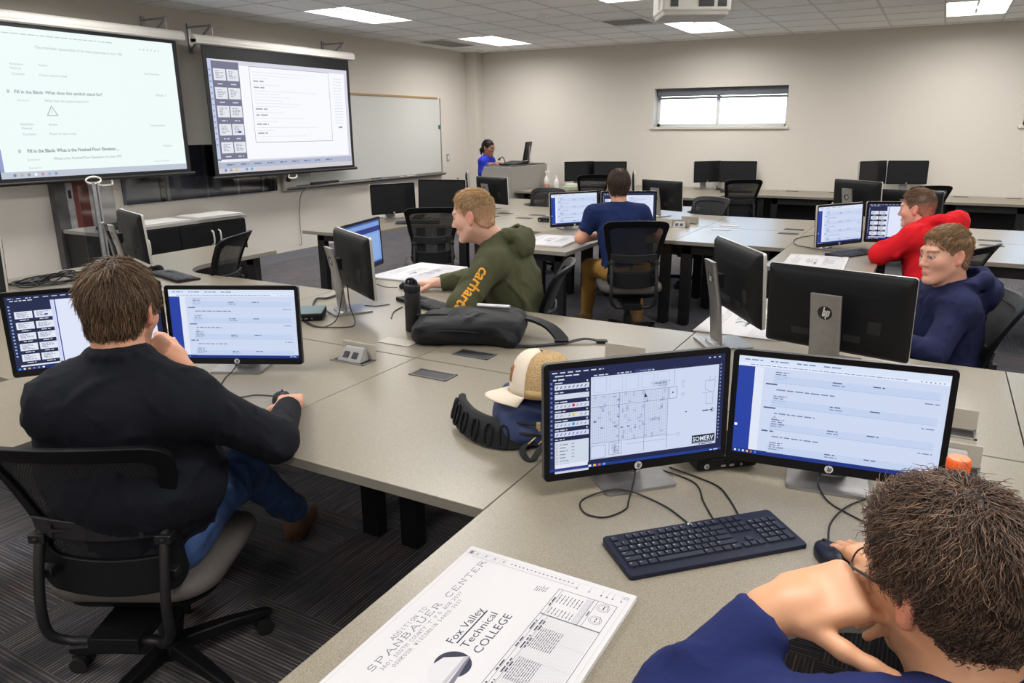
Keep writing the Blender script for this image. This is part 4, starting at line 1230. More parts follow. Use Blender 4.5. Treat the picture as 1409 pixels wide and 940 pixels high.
f = 0.93
def far(x, y, z, yaw, label): monitor(x * f, y * f, 1.6477 - (1.6477 - z) * f, yaw, 'off', label, 3, group=G3)
far(-3.192, 12.168, 0.950, 325, 'left one of the two dark monitors below the wide window')
far(-2.744, 12.30, 0.951, 285, 'right one of the two dark monitors below the wide window')
far(-5.346, 11.983, 0.917, 318, 'left one of the two dark monitors beside the lectern')
far(-4.85, 12.15, 0.918, 290, 'right one of the two dark monitors beside the lectern')
far(-0.793, 12.055, 0.994, 325, 'left one of the two dark monitors at the back right')
far(-0.36, 12.28, 0.996, 292, 'right one of the two dark monitors at the back right')

def keyboard(x, y, yaw, label, keys=False, mat='navy_plastic', w=0.433, d=0.15):
    t = thing('keyboard', label, 'keyboard', (x, y, ZT), R(yaw), 'keyboards')
    mb = MB()
    prof = [(-d / 2, 0.007), (d / 2, 0.016)]
    vs = []
    pl = rrect(-w / 2, w / 2, -d / 2, d / 2, 0.008, 4)
    hz = lambda yy: 0.010 + 0.009 * (yy + d / 2) / d
    mb.loft([[(a, b, 0.001) for a, b in pl], [(a, b, hz(b) - 0.002) for a, b in pl], [(a * 0.994, b * 0.985, hz(b)) for a, b in pl]], 0)
    case = obj('case', mb, M[mat], t)
    u = 0.0187; rows = []
    x0 = -w / 2 + 0.012
    ytop = d / 2 - 0.022
    spec = []
    def row(i, start, widths, names=None, dy=0.0):
        xx = start
        for j, wd in enumerate(widths):
            if wd > 0:
                spec.append((xx, ytop - i * u - dy, wd * u, (names[j] if names and j < len(names) else '')))
            xx += abs(wd) * u
    row(0, x0, [1, -1, 1, 1, 1, 1, -0.5, 1, 1, 1, 1, -0.5, 1, 1, 1, 1, -0.3, 1, 1, 1], ['esc'] + [''] * 1 + ['f1', 'f2', 'f3', 'f4', '', 'f5', 'f6', 'f7', 'f8', '', 'f9', 'f10', 'f11', 'f12'], -0.003)
    row(1, x0, [1] * 13 + [2], list('`1234567890-=') + [''])
    row(2, x0, [1.5] + [1] * 12 + [1.5], ['tab'] + list('qwertyuiop[]') + ['\\'])
    row(3, x0, [1.75] + [1] * 11 + [2.25], ['caps'] + list("asdfghjkl;'") + [''])
    row(4, x0, [2.25] + [1] * 10 + [2.75], ['shift'] + list('zxcvbnm,./') + ['shift'])
    row(5, x0, [1.25, 1.25, 1.25, 6.25, 1.25, 1.25, 1.25, 1.25], ['ctrl', 'win', 'alt', '', 'alt', '', '', 'ctrl'])
    xn = x0 + 15.3 * u
    row(1, xn, [1, 1, 1]); row(2, xn, [1, 1, 1])
    row(4, xn, [-1, 1]); row(5, xn, [1, 1, 1])
    xp = xn + 3.3 * u
    row(1, xp, [1] * 4, ['num', '/', '*', '-']); row(2, xp, [1] * 3, list('789')); row(3, xp, [1] * 3, list('456')); row(4, xp, [1] * 3, list('123')); row(5, xp, [2, 1], ['0', '.'])
    spec.append((xp + 3 * u, ytop - 3 * u, 1 * u, '+')); spec.append((xp + 3 * u, ytop - 5 * u, 1 * u, ''))
    tall = {len(spec) - 1, len(spec) - 2}
    scale = (w - 0.024) / (xp + 4 * u - x0)
    allk = MB()
    white = srgb(214, 216, 222)
    for n, (kx, ky, kw, nm) in enumerate(spec):
        kx = x0 + (kx - x0) * scale; kw *= scale
        kh = u if n not in tall else 2 * u
        a, b, c, e = kx + 0.0012, kx + kw - 0.0012, ky - u / 2 + 0.0012, ky - u / 2 + kh - 0.0012
        if n in range(0, 16 if False else 0): pass
        mb = allk if not keys else MB()
        dark = srgb(26, 29, 42)
        z0 = hz((c + e) / 2)
        vs = [(a, c, z0 - 0.001), (b, c, z0 - 0.001), (b, e, z0 - 0.001), (a, e, z0 - 0.001), (a + 0.0012, c + 0.001, z0 + 0.0038), (b - 0.0012, c + 0.001, z0 + 0.0038), (b - 0.0012, e - 0.0014, z0 + 0.0042), (a + 0.0012, e - 0.0014, z0 + 0.0042)]
        mb.add(vs, [(4, 5, 6, 7), (0, 1, 5, 4), (1, 2, 6, 5), (2, 3, 7, 6), (3, 0, 4, 7)], 0, dark)
        if keys:
            if nm:
                gv, gf, g0, g1 = text_mesh(nm.upper() if len(nm) == 1 else nm)
                sz = 0.0062 if len(nm) == 1 else 0.0042
                ox, oy = a + 0.003, e - 0.0035 - sz * 0.75
                mb.add([(ox + (p - g0) * sz, oy + q * sz, z0 + 0.0044) for p, q in gv], gf, 0, white)
            obj('key', mb, M['paint'], t, smooth=None)
    if not keys: obj('key_field', allk, M['paint'], t, smooth=None)
    if keys:
        obj('logo', hp_mark(0.0055, srgb(196, 196, 196), srgb(26, 26, 28)).mesh('logo', M['print']), None, t, T=Matrix.Translation((0.0, d / 2 - 0.008, hz(d / 2 - 0.008) + 0.0006)))
    return t
kx, ky = (-0.547 - 0.244 - 0.154 - 0.444) / 4, (1.408 + 1.717 + 1.594 + 1.289) / 4
keyboard(kx, ky, 45.5, 'navy-black keyboard in front of the nearest pair of monitors', True)
keyboard(-2.27, 3.16, 158.5, 'black keyboard behind the tumbler, in front of the green hoodie man', False, 'black')
keyboard(-4.17, 3.05, 165.5, 'grey-looking keyboard beyond the black sweater man\'s right screen', False, 'black')
keyboard(-4.42, 6.02, 32, 'keyboard pushed in front of the two dark monitors below the whiteboard', False, 'black')
keyboard(-0.46, 5.93, 60, 'keyboard on the red hoodie man\'s desk', False, 'black')
keyboard(-2.45, 10.95, 10, 'keyboard in front of the dark monitors below the wide window', False, 'black')
keyboard(-4.62, 10.85, 14, 'keyboard in front of the dark monitors beside the lectern', False, 'black')

def mouse(x, y, yaw, label, mat='black', group='computer mice'):
    t = thing('computer_mouse', label, 'mouse', (x, y, ZT), R(yaw), group)
    mb = MB(); rings = []
    for s, zz in ((0.94, 0.0), (1.0, 0.006), (0.97, 0.016), (0.82, 0.028), (0.5, 0.035), (0.12, 0.0365)):
        rings.append([(0.055 * s * math.cos(a) - 0.004 * (1 - s), 0.031 * s * math.sin(a) * (1 - 0.12 * math.cos(a)), zz + 0.002 - 0.004 * (s < 0.9) * math.cos(a)) for a in np.linspace(0, 2 * PI, 20, endpoint=False)])
    mb.loft(rings)
    obj('body', mb, M[mat], t, smooth=60)
    wh = MB(); wh.tube([(0.03, -0.003, 0.028), (0.03, 0.003, 0.028)], 0.008, 12)
    obj('scroll_wheel', wh, M['rubber'], t)
    return t
mouse(-0.09, 1.575, 128, 'dark blue mouse under the near man\'s right hand', 'navy_plastic')
mouse(-1.87, 1.72, 130, 'black mouse under the black sweater man\'s right hand')
mouse(-2.625, 3.45, 190, 'black mouse under the green hoodie man\'s hand')
mouse(-4.46, 3.13, 200, 'black mouse beside the keyboard beyond the black sweater man\'s head')

def mini_pc(x, y, yaw, label, top):
    t = thing('mini_computer', label, 'small computer', (x, y, ZT), R(yaw), 'small desk computers')
    mb = MB(); mb.box(-0.0875, 0.0875, -0.09, 0.087, 0.004, 0.036, 0)
    obj('case', mb, [M['black']], t, bevel=0.004)
    mb = MB(); mb.box(-0.086, 0.086, -0.086, 0.086, 0.036, 0.0385)
    obj('top_panel', mb, top, t, bevel=0.001)
    fr = MB()
    for i in range(26): fr.box(-0.08 + i * 0.0062, -0.077 + i * 0.0062, -0.0925, -0.089, 0.024, 0.034)
    obj('front_grille', fr, M['rubber'], t, smooth=None)
    pt = MB(); pt.box(-0.02, -0.006, -0.0918, -0.089, 0.011, 0.017); pt.box(0.005, 0.019, -0.0918, -0.089, 0.011, 0.017); pt.lathe([(0.004, 0), (0.004, 0.002)], 10, T=Matrix.Translation((0.04, -0.0905, 0.014)) @ Matrix.Rotation(R(90), 4, 'X'))
    obj('port', pt, M['alu'], t, smooth=None)
    obj('logo', hp_mark(0.0075, srgb(196, 196, 196), srgb(26, 26, 28)).mesh('logo', M['print']), None, t, T=Matrix.Translation((-0.062, -0.0912, 0.016)) @ Matrix.Rotation(R(90), 4, 'X'))
    ft = MB()
    for a in (-0.07, 0.07):
        for b in (-0.07, 0.07): ft.lathe([(0.008, 0), (0.008, 0.004)], 10, T=Matrix.Translation((a, b, 0)))
    obj('feet', ft, M['rubber'], t)
mini_pc(-0.455, 1.985, 41, 'small black computer between the two nearest monitors', M['black'])
mini_pc(-2.66, 2.66, 35, 'small teal-topped computer with plugged cables beside the silver stand', simple('teal_grey_top', (96, 118, 122), 0.4))
mini_pc(-3.33, 6.75, 0, 'small computer behind the blue polo man\'s left screen', M['black'])
# ------------------------------------------------------------------ task chairs
def make_chair():
    t = thing('task_chair', '', 'chair', (0, 0, 0), 0, 'mesh-back task chairs')
    SZ = 0.455
    # seat cushion
    mb = MB(); rings = []
    pl = rrect(-0.22, 0.26, -0.245, 0.245, 0.11, 7)
    def zc(x, y): return -0.022 * max(0, (x - 0.12) / 0.14) ** 2 + 0.012 * (abs(y) / 0.24) ** 2
    for s, dz in ((0.90, -0.055), (0.985, -0.04), (1.0, -0.015), (0.965, 0.006), (0.86, 0.018), (0.5, 0.022), (0.05, 0.020)):
        rings.append([((x - 0.02) * s + 0.02, y * s, SZ + dz + zc(x * s, y * s)) for x, y in pl])
    mb.loft(rings)
    obj('seat', mb, M['seat'], t, smooth=60)
    mb = MB(); mb.loft([[((x - 0.02) * s + 0.02, y * s, SZ + z) for x, y in pl] for s, z in ((0.62, -0.095), (0.86, -0.075), (0.91, -0.053))])
    obj('seat_shell', mb, M['black'], t, smooth=60)
    # back: outline in y (width) and s (height along the back), bent in x
    def bx(s): return -0.245 - 0.03 * s - 0.10 * s * s + 0.05 * math.sin(PI * min(1, max(0, s)) ) * 0.6
    Z0, Z1 = 0.475, 0.985
    def half(s):
        if s < 0.08: return 0.195
        return 0.20 - 0.012 * math.sin(PI * min(1, (s - 0.08) / 0.5)) + 0.055 * max(0, (s - 0.35) / 0.65) ** 1.4
    def P(y, s, dx=0.0):
        cup = 0.05 * (abs(y) / 0.25) ** 2
        return (bx(s) + cup + dx, y, Z0 + (Z1 - Z0) * s)
    n = 26
    prof = []
    for i in range(n + 1):
        s = i / n
        prof.append((half(s), s))
    # rounded outline
    out = []
    def corner(y0, s0, y1, s1, y2, s2, m=6):
        r = []
        for k in range(m + 1):
            u = k / m
            r.append(((1 - u) ** 2 * y0 + 2 * u * (1 - u) * y1 + u * u * y2, (1 - u) ** 2 * s0 + 2 * u * (1 - u) * s1 + u * u * s2))
        return r
    side = [(half(s), s) for s in np.linspace(0.12, 0.86, 14)]
    top = corner(half(0.86), 0.86, half(1.0) + 0.006, 0.985, 0.17, 1.0)
    topm = [(y, 1.0 + 0.012 * (1 - (y / 0.17) ** 2)) for y in np.linspace(0.17, -0.17, 9)[1:-1]]
    bot = corner(0.14, 0.0, 0.195, 0.0, half(0.12), 0.12)
    botm = [(y, -0.02 * (1 - (y / 0.14) ** 2)) for y in np.linspace(-0.14, 0.14, 7)[1:-1]]
    right = bot[:-1] + side + top[1:]
    left = [(-y, s) for y, s in right[::-1]]
    out = right + topm + left + botm
    # frame ring: inner outline
    cy, cs = 0.0, 0.52
    def inner(y, s):
        fy = 0.82; 
        if s > cs: fs = 0.80
        else: fs = 0.58
        return (y * fy, cs + (s - cs) * fs)
    inn = [inner(y, s) for y, s in out]
    m = len(out)
    mb = MB()
    vs = [P(y, s, 0.012) for y, s in out] + [P(y, s, 0.012) for y, s in inn] + [P(y, s, -0.012) for y, s in out] + [P(y, s, -0.012) for y, s in inn]
    fs = []
    for i in range(m):
        j = (i + 1) % m
        fs += [(i, j, m + j, m + i), (2 * m + j, 2 * m + i, 3 * m + i, 3 * m + j), (j, i, 2 * m + i, 2 * m + j), (m + i, m + j, 3 * m + j, 3 * m + i)]
    mb.add(vs, fs)
    obj('back_frame', mb, M['black'], t, bevel=0.004, smooth=50)
    # net panel inside the ring, as a grid clipped to the inner outline by lofting towards the middle
    mb = MB()
    rings = []
    for k in (1.03, 0.7, 0.35, 0.02):
        rings.append([P(y * k, cs + (s - cs) * k, 0.002 - 0.012 * (1 - k)) for y, s in inn])
    mb.loft(rings, cap=False)
    obj('net_panel', mb, M['net'], t, smooth=60)
    # lumbar bar
    mb = MB(); rings = []
    for y in np.linspace(-0.175, 0.175, 15):
        c = -0.012 * math.cos(y / 0.175 * PI) 
        s0 = 0.36 + c * 0.6
        hw = 0.05
        x, _, z = P(y, s0, -0.016)
        x2, _, z2 = P(y, s0 + 0.13, -0.016)
        rings.append([(x, y, z), (x - 0.012, y, z), (x2 - 0.012, y, z2), (x2, y, z2)])
    mb.loft(rings)
    obj('lumbar_bar', mb, simple_cache('lumbar_plastic', (34, 34, 36), 0.5), t, bevel=0.003)
    mb = MB()
    for sy in (-1, 1):
        x, _, z = P(sy * 0.075, 0.425, -0.0295)
        mb.box(x - 0.002, x + 0.004, sy * 0.075 - 0.045, sy * 0.075 + 0.045, z - 0.005, z + 0.005)
        for e in (-0.045, 0.045): mb.box(x - 0.002, x + 0.004, sy * 0.075 + e - 0.005, sy * 0.075 + e + 0.005, z - 0.02, z + 0.02)
    obj('slot', mb, M['rubber'], t, smooth=None)
    # U-shaped upright tube
    pts = [(bx(0.42) + 0.01, 0.165, 0.69), (bx(0.2) - 0.035, 0.168, 0.58), (bx(0) - 0.05, 0.168, 0.46), (bx(0) - 0.045, 0.165, 0.37), (bx(0) - 0.02, 0.13, 0.325), (bx(0) - 0.01, 0.08, 0.318)]
    pts = pts + [(x, -y, z) for x, y, z in pts[::-1]]
    mb = MB(); mb.tube(catmull(pts, 5), 0.0135, 10)
    obj('upright_tube', mb, M['black_metal'], t, smooth=60)
    for sy in (-1, 1):
        for s_, zz in ((0.36, 0.64), (0.14, 0.555)):
            x, _, z = P(sy * 0.168, s_, -0.03)
            b = MB(); b.box(x - 0.016, x + 0.02, sy * 0.168 - 0.022, sy * 0.168 + 0.022, z - 0.014, z + 0.014)
            b.lathe([(0.007, 0), (0.007, 0.005)], 8, T=Matrix.Translation((x - 0.016, sy * 0.168, z)) @ Matrix.Rotation(R(-90), 4, 'Y'))
            obj('clamp', b, M['black_metal'], t, bevel=0.003)
    mb = MB(); mb.box(-0.12, 0.10, -0.085, 0.085, 0.325, 0.385); mb.box(-0.285, -0.10, -0.07, 0.07, 0.30, 0.345)
    mb.tube([(0.05, 0.08, 0.355), (0.06, 0.22, 0.35)], 0.006, 8); mb.ball((0.06, 0.23, 0.35), (0.012, 0.03, 0.008), 8, 6)
    obj('tilt_mechanism', mb, M['black'], t, bevel=0.006)
    mb = MB(); mb.lathe([(0.032, 0.07), (0.032, 0.20), (0.024, 0.205), (0.024, 0.26), (0.016, 0.262), (0.016, 0.33)], 16)
    obj('gas_column', mb, M['black_metal'], t)
    mb = MB(); mb.lathe([(0.05, 0.06), (0.055, 0.075), (0.05, 0.115), (0.036, 0.125)], 18)
    obj('hub', mb, M['black'], t)
    for k in range(5):
        a = R(72 * k + 20)
        T = Matrix.Rotation(a, 4, 'Z')
        l = MB(); l.loft([[(x, y, z) for y, z in ((-w, zl), (w, zl), (w * 0.8, zh), (-w * 0.8, zh))] for x, w, zl, zh in ((0.03, 0.03, 0.07, 0.115), (0.18, 0.024, 0.072, 0.108), (0.30, 0.018, 0.066, 0.092), (0.32, 0.012, 0.066, 0.084))], T=T)
        obj('base_leg', l, M['black'], t, bevel=0.005, smooth=50)
        c = MB()
        cx = 0.30
        for sy in (-1, 1): c.tube([(cx - 0.012, sy * 0.012, 0.028), (cx - 0.012, sy * 0.028, 0.028)], 0.028, 16, T=T)
        c.tube([(cx, 0, 0.03), (cx, 0, 0.075)], 0.008, 8, T=T); c.box(cx - 0.03, cx + 0.012, -0.011, 0.011, 0.02, 0.056, T=T)
        obj('caster', c, M['rubber'], t, smooth=50)
    return t
chair0 = make_chair()
def chair(x, y, yaw, label, first=[True], z=0.0):
    if first[0]:
        first[0] = False
        chair0.location = (x, y, z); chair0.rotation_euler = (0, 0, R(yaw)); chair0['label'] = label
        return chair0
    d = dup(chair0, (x, y, z), R(yaw), label); d.scale = (1, 1, 1)
    return d
chair(-1.92, 1.22, 118, 'nearest chair, seat of the man in the black sweater').scale = (1, 1, 0.93)
chair(-2.02, 3.56, 199, 'chair under the man in the green hoodie, seen edge-on').scale = (1, 1, 0.95)
chair(-2.02, 5.52, 118, 'chair whose back hides the blue polo man\'s waist')
chair(0.02, 5.52, 156, 'chair under the man in the red hoodie, behind the navy hoodie').scale = (1, 1, 0.95)
chair(0.03, 3.86, 202, 'chair behind the man in the navy hoodie').scale = (1, 1, 0.93)
chair(0.20, 0.98, 122, 'chair under the near man, cut off by the lower edge of the view')
chair(-4.28, 3.28, 205, 'empty chair pulled up to the desk in front of the credenza')
chair(-3.98, 5.62, 128, 'empty chair in front of the two dark monitors below the whiteboard')
chair(-4.13, 7.95, 262, 'empty chair left of the blue polo man\'s left screen, before the spray bottle').scale = (1, 1, 0.945)
chair(-2.20, 7.86, 245, 'low-looking empty chair right of the blue polo man').scale = (1, 1, 0.925)
chair(-2.30, 10.30, 118, 'tall-looking empty chair below the wide window')
chair(-4.50, 10.45, 125, 'empty chair behind the blue polo man\'s head, by the back wall')
chair(-0.18, 10.10, 120, 'empty chair by the back wall behind the red hoodie man')
# ------------------------------------------------------------------ smooth solid modelling: distance fields turned into one quad mesh
def V3(p): return np.array(p, dtype=np.float32)
class Field:
    def __init__(self): self.p = []
    def _add(self, fn, c, r, k, op):
        self.p.append((fn, V3(c), float(r), float(k), op)); return self
    def cap(self, a, b, ra, rb, k=0.02, op='u', flat=None):
        a, b = V3(a), V3(b); ba = b - a; L2 = max(float(ba @ ba), 1e-9)
        def fn(P):
            pa = P - a; h = np.clip((pa @ ba) / L2, 0, 1)
            d = np.linalg.norm(pa - h[:, None] * ba, axis=1) - (ra + (rb - ra) * h)
            if flat is not None:
                n = ba / math.sqrt(L2); d = np.maximum(d, (P - b) @ n - flat)
            return d
        return self._add(fn, (a + b) / 2, math.sqrt(L2) / 2 + max(ra, rb), k, op)
    def ell(self, c, r, A=None, k=0.02, op='u'):
        c, r = V3(c), V3(r); A = None if A is None else np.array(A, dtype=np.float32)
        def fn(P):
            q = P - c
            if A is not None: q = q @ A
            k0 = np.linalg.norm(q / r, axis=1); k1 = np.linalg.norm(q / (r * r), axis=1)
            return k0 * (k0 - 1) / np.maximum(k1, 1e-6)
        return self._add(fn, c, float(r.max()), k, op)
    def box(self, c, h, rad, A=None, k=0.02, op='u'):
        c, h = V3(c), V3(h); A = None if A is None else np.array(A, dtype=np.float32)
        def fn(P):
            q = P - c
            if A is not None: q = q @ A
            q = np.abs(q) - h
            return np.linalg.norm(np.maximum(q, 0), axis=1) + np.minimum(q.max(axis=1), 0) - rad
        return self._add(fn, c, float(np.linalg.norm(h)) + rad, k, op)
    def fun(self, fn, c, r, k=0.01, op='u'): return self._add(fn, c, r, k, op)
    def ev(self, P, use=None):
        d = np.full(len(P), 9.0, dtype=np.float32)
        for i, (fn, c, r, k, op) in enumerate(self.p):
            if use is not None and not use[i]: continue
            f = fn(P)
            if op == 'u':
                h = np.maximum(k - np.abs(d - f), 0) / k
                d = np.minimum(d, f) - h * h * k * 0.25
            elif op == 's':
                f = -f; h = np.maximum(k - np.abs(d - f), 0) / k
                d = np.maximum(d, f) + h * h * k * 0.25
            else:
                h = np.maximum(k - np.abs(d - f), 0) / k
                d = np.maximum(d, f) + h * h * k * 0.25
        return d
    def mesh(self, v, pad=0.03):
        """surface nets over the blocks the surface runs through -> (verts, quads)"""
        us = [(c, r) for fn, c, r, k, op in self.p if op == 'u']
        lo = np.min([c - r for c, r in us], axis=0) - pad; hi = np.max([c + r for c, r in us], axis=0) + pad
        B = 12
        nb = np.ceil((hi - lo) / (v * B)).astype(int)
        D = np.full(nb * B + 1, 9.0, dtype=np.float32)
        idx = np.argwhere(np.ones(nb, bool))
        cen = lo + (idx * B + B / 2) * v
        rb = v * B * 0.8661
        C_ = np.array([c for _, c, _, _, _ in self.p]); R_ = np.array([r for _, _, r, _, _ in self.p])
        d0 = self.ev(cen.astype(np.float32))
        act = np.abs(d0) < rb * 1.7 + 0.02
        g = np.arange(B + 1)
        gx, gy, gz = np.meshgrid(g, g, g, indexing='ij')
        off = np.stack([gx, gy, gz], -1).reshape(-1, 3) * v
        for ib, c in zip(idx[act], cen[act]):
            use = (np.linalg.norm(C_ - c, axis=1) - R_) < rb + 0.07
            if not use.any(): continue
            P = (lo + ib * B * v + off).astype(np.float32)
            s = ib * B
            D[s[0]:s[0] + B + 1, s[1]:s[1] + B + 1, s[2]:s[2] + B + 1] = self.ev(P, use).reshape(B + 1, B + 1, B + 1)
        S = D < 0
        cnt = np.zeros(np.array(S.shape) - 1, np.int8)
        cs = [(a, b, c) for a in (0, 1) for b in (0, 1) for c in (0, 1)]
        n = cnt.shape
        for a, b, c in cs: cnt += S[a:a + n[0], b:b + n[1], c:c + n[2]]
        mix = (cnt > 0) & (cnt < 8)
        cell = np.argwhere(mix)
        ids = np.full(n, -1, np.int64); ids[mix] = np.arange(len(cell))
        acc = np.zeros((len(cell), 3)); num = np.zeros(len(cell))
        for a in cs:
            for ax in range(3):
                if a[ax] == 0:
                    b = list(a); b[ax] = 1
                    da = D[tuple((cell + a).T)]; db = D[tuple((cell + b).T)]
                    cr = (da < 0) != (db < 0)
                    t = np.where(cr, da / np.where(cr, da - db, 1), 0)
                    p = np.array(a)[None, :] + t[:, None] * (np.array(b) - np.array(a))[None, :]
                    acc += p * cr[:, None]; num += cr
        verts = lo + (cell + acc / num[:, None]) * v
        quads = []
        for ax in range(3):
            u, w = (ax + 1) % 3, (ax + 2) % 3
            sl0 = [slice(None)] * 3; sl1 = [slice(None)] * 3
            sl0[ax] = slice(0, -1); sl1[ax] = slice(1, None)
            A0, A1 = S[tuple(sl0)], S[tuple(sl1)]
            e = np.argwhere(A0 != A1)
            ok = (e[:, u] > 0) & (e[:, w] > 0) & (e[:, u] < n[u]) & (e[:, w] < n[w]); e = e[ok]
            inside = A0[tuple(e.T)]
            def cid(du, dw):
                q = e.copy(); q[:, u] += du; q[:, w] += dw
                return ids[tuple(q.T)]
            q = np.stack([cid(-1, -1), cid(0, -1), cid(0, 0), cid(-1, 0)], 1)
            q[~inside] = q[~inside][:, ::-1]
            quads.append(q)
        Q = np.concatenate(quads); Q = Q[(Q >= 0).all(1)]
        return verts, Q

def smooth_v(verts, Q, it=1, lam=0.5):
    e = np.concatenate([Q[:, [0, 1]], Q[:, [1, 2]], Q[:, [2, 3]], Q[:, [3, 0]]])
    for _ in range(it):
        s = np.zeros_like(verts); n = np.zeros(len(verts))
        np.add.at(s, e[:, 0], verts[e[:, 1]]); np.add.at(s, e[:, 1], verts[e[:, 0]])
        np.add.at(n, e[:, 0], 1); np.add.at(n, e[:, 1], 1)
        verts = verts + lam * (s / np.maximum(n, 1)[:, None] - verts)
    return verts

def vnormals(verts, Q):
    a, b, c, d = (verts[Q[:, i]] for i in range(4))
    fn = np.cross(c - a, d - b)
    n = np.zeros_like(verts)
    for i in range(4): np.add.at(n, Q[:, i], fn)
    return n / np.maximum(np.linalg.norm(n, axis=1), 1e-9)[:, None]

def quad_mesh(name, verts, faces, mat, vcol=None, smooth=True):
    faces = np.asarray(faces); k = faces.shape[1]
    me = bpy.data.meshes.new(name)
    me.vertices.add(len(verts)); me.vertices.foreach_set('co', np.asarray(verts, np.float32).ravel())
    me.loops.add(faces.size); me.loops.foreach_set('vertex_index', faces.astype(np.int32).ravel())
    me.polygons.add(len(faces)); me.polygons.foreach_set('loop_start', np.arange(0, faces.size, k, dtype=np.int32))
    me.polygons.foreach_set('loop_total', np.full(len(faces), k, np.int32))
    me.update(calc_edges=True)
    me.materials.append(mat)
    if vcol is not None:
        ca = me.color_attributes.new('Col', 'FLOAT_COLOR', 'POINT')
        ca.data.foreach_set('color', np.concatenate([vcol, np.ones((len(vcol), 1))], 1).astype(np.float32).ravel())
    if smooth: me.shade_smooth()
    return me

_wr = np.random.RandomState(3)
WD = _wr.normal(size=(14, 3)); WD /= np.linalg.norm(WD, axis=1)[:, None]
WP = _wr.uniform(0, 6.28, 14); WF = _wr.uniform(0.7, 1.7, 14)
def folds(P, freq, seed=0):
    """soft cloth folds: warped ridges, roughly -1..1"""
    w = np.zeros_like(P)
    for i in range(3): w += np.sin(P @ WD[i] * freq * 0.45 * WF[i] + WP[i] + seed)[:, None] * WD[(i + 5) % 14][None, :] * (1.0 / freq)
    Q = P + w * 1.3
    o = np.zeros(len(P))
    for i in range(4, 9): o += 1 - 2 * np.abs(np.sin(Q @ WD[i] * freq * WF[i] * 0.5 + WP[i] + seed * 1.7)) ** 0.8
    return np.clip(o / 2.2 + 0.35, -0.2, 1.2)

# ------------------------------------------------------------------ papers
INK = srgb(74, 74, 92); NAVY = srgb(34, 36, 62); FAINT = srgb(150, 150, 164)
SERIF = {
 'A': [[(0, 0), (.5, 1), (1, 0)], [(.2, .36), (.8, .36)]], 'B': [[(.1, 0), (.1, 1)], 'D1'], 'C': ['C'], 'D': [[(.1, 0), (.1, 1)], 'D'],
 'E': [[(.1, 0), (.1, 1), (.9, 1), (.9, .8)], [(.1, .5), (.65, .5)], [(.1, 0), (.92, 0), (.92, .22)]], 'H': [[(.1, 0), (.1, 1)], [(.9, 0), (.9, 1)], [(.1, .5), (.9, .5)]],
 'I': [[(.5, 0), (.5, 1)]], 'K': [[(.1, 0), (.1, 1)], [(.9, 1), (.1, .4)], [(.35, .6), (.95, 0)]], 'N': [[(.1, 0), (.1, 1), (.9, 0), (.9, 1)]],
 'O': ['O'], 'P': [[(.1, 0), (.1, 1)], 'P'], 'R': [[(.1, 0), (.1, 1)], 'P', [(.5, .5), (.95, 0)]], 'S': ['S'], 'T': [[(.5, 0), (.5, 1)], [(0, .78), (.02, 1), (.98, 1), (1, .78)]],
 'U': [[(.1, 1), (.1, .35), (.2, .1), (.5, 0), (.8, .1), (.9, .35), (.9, 1)]], 'W': [[(0, 1), (.25, 0), (.5, .9), (.75, 0), (1, 1)]], 'X': [[(.05, 0), (.95, 1)], [(.05, 1), (.95, 0)]], 'Y': [[(.5, 0), (.5, .45), (0, 1)], [(.5, .45), (1, 1)]],
 '0': ['O'], '1': [[(.5, 0), (.5, 1), (.3, .8)]], '2': [[(.1, .75), (.25, .97), (.6, 1), (.88, .8), (.8, .5), (.1, 0), (.9, 0)]], '3': [[(.1, .85), (.4, 1), (.8, .88), (.8, .62), (.45, .52), (.88, .38), (.8, .08), (.4, 0), (.1, .15)]],
 '4': [[(.7, 0), (.7, 1), (.05, .3), (.95, .3)]], '5': [[(.85, 1), (.2, 1), (.15, .55), (.6, .62), (.9, .35), (.7, .03), (.3, 0), (.1, .12)]], '6': [[(.85, .9), (.5, 1), (.15, .65), (.12, .25), (.45, 0), (.85, .15), (.85, .45), (.5, .6), (.15, .4)]],
 '7': [[(.1, .8), (.1, 1), (.9, 1), (.4, 0)]], '9': [[(.15, .1), (.5, 0), (.85, .35), (.88, .75), (.55, 1), (.15, .85), (.15, .55), (.5, .4), (.85, .6)]],
 '.': [[(.4, 0), (.5, .04)]], ',': [[(.5, .08), (.38, -.14)]], "'": [[(.5, 1), (.42, .74)]], '-': [[(.15, .45), (.85, .45)]], ':': [[(.5, .1), (.5, .18)], [(.5, .6), (.5, .68)]],
}
def _arc(cx, cy, rx, ry, a0, a1, n=12): return [(cx + rx * math.cos(R(a0 + (a1 - a0) * i / n)), cy + ry * math.sin(R(a0 + (a1 - a0) * i / n))) for i in range(n + 1)]
_SPEC = {'O': [_arc(.5, .5, .44, .5, 0, 360, 20)], 'C': [_arc(.52, .5, .44, .5, 42, 318, 18) + [(.86, .02)], [(.85, .98), (.85, .72)]], 'D': [[(.1, 1), (.5, 1)] + _arc(.5, .5, .4, .5, 90, -90) + [(.1, 0)]],
         'P': [[(.1, 1), (.6, 1)] + _arc(.6, .75, .27, .25, 90, -90) + [(.1, .5)]], 'D1': [[(.1, 1), (.55, 1)] + _arc(.55, .76, .25, .24, 90, -90) + [(.1, .52), (.6, .52)] + _arc(.6, .26, .28, .26, 90, -90) + [(.1, 0)]],
         'S': [[(.84, .74), (.84, .98)], _arc(.5, .74, .34, .26, 25, 270, 10) + _arc(.5, .24, .36, .25, 90, -155, 10), [(.14, .02), (.14, .26)]]}
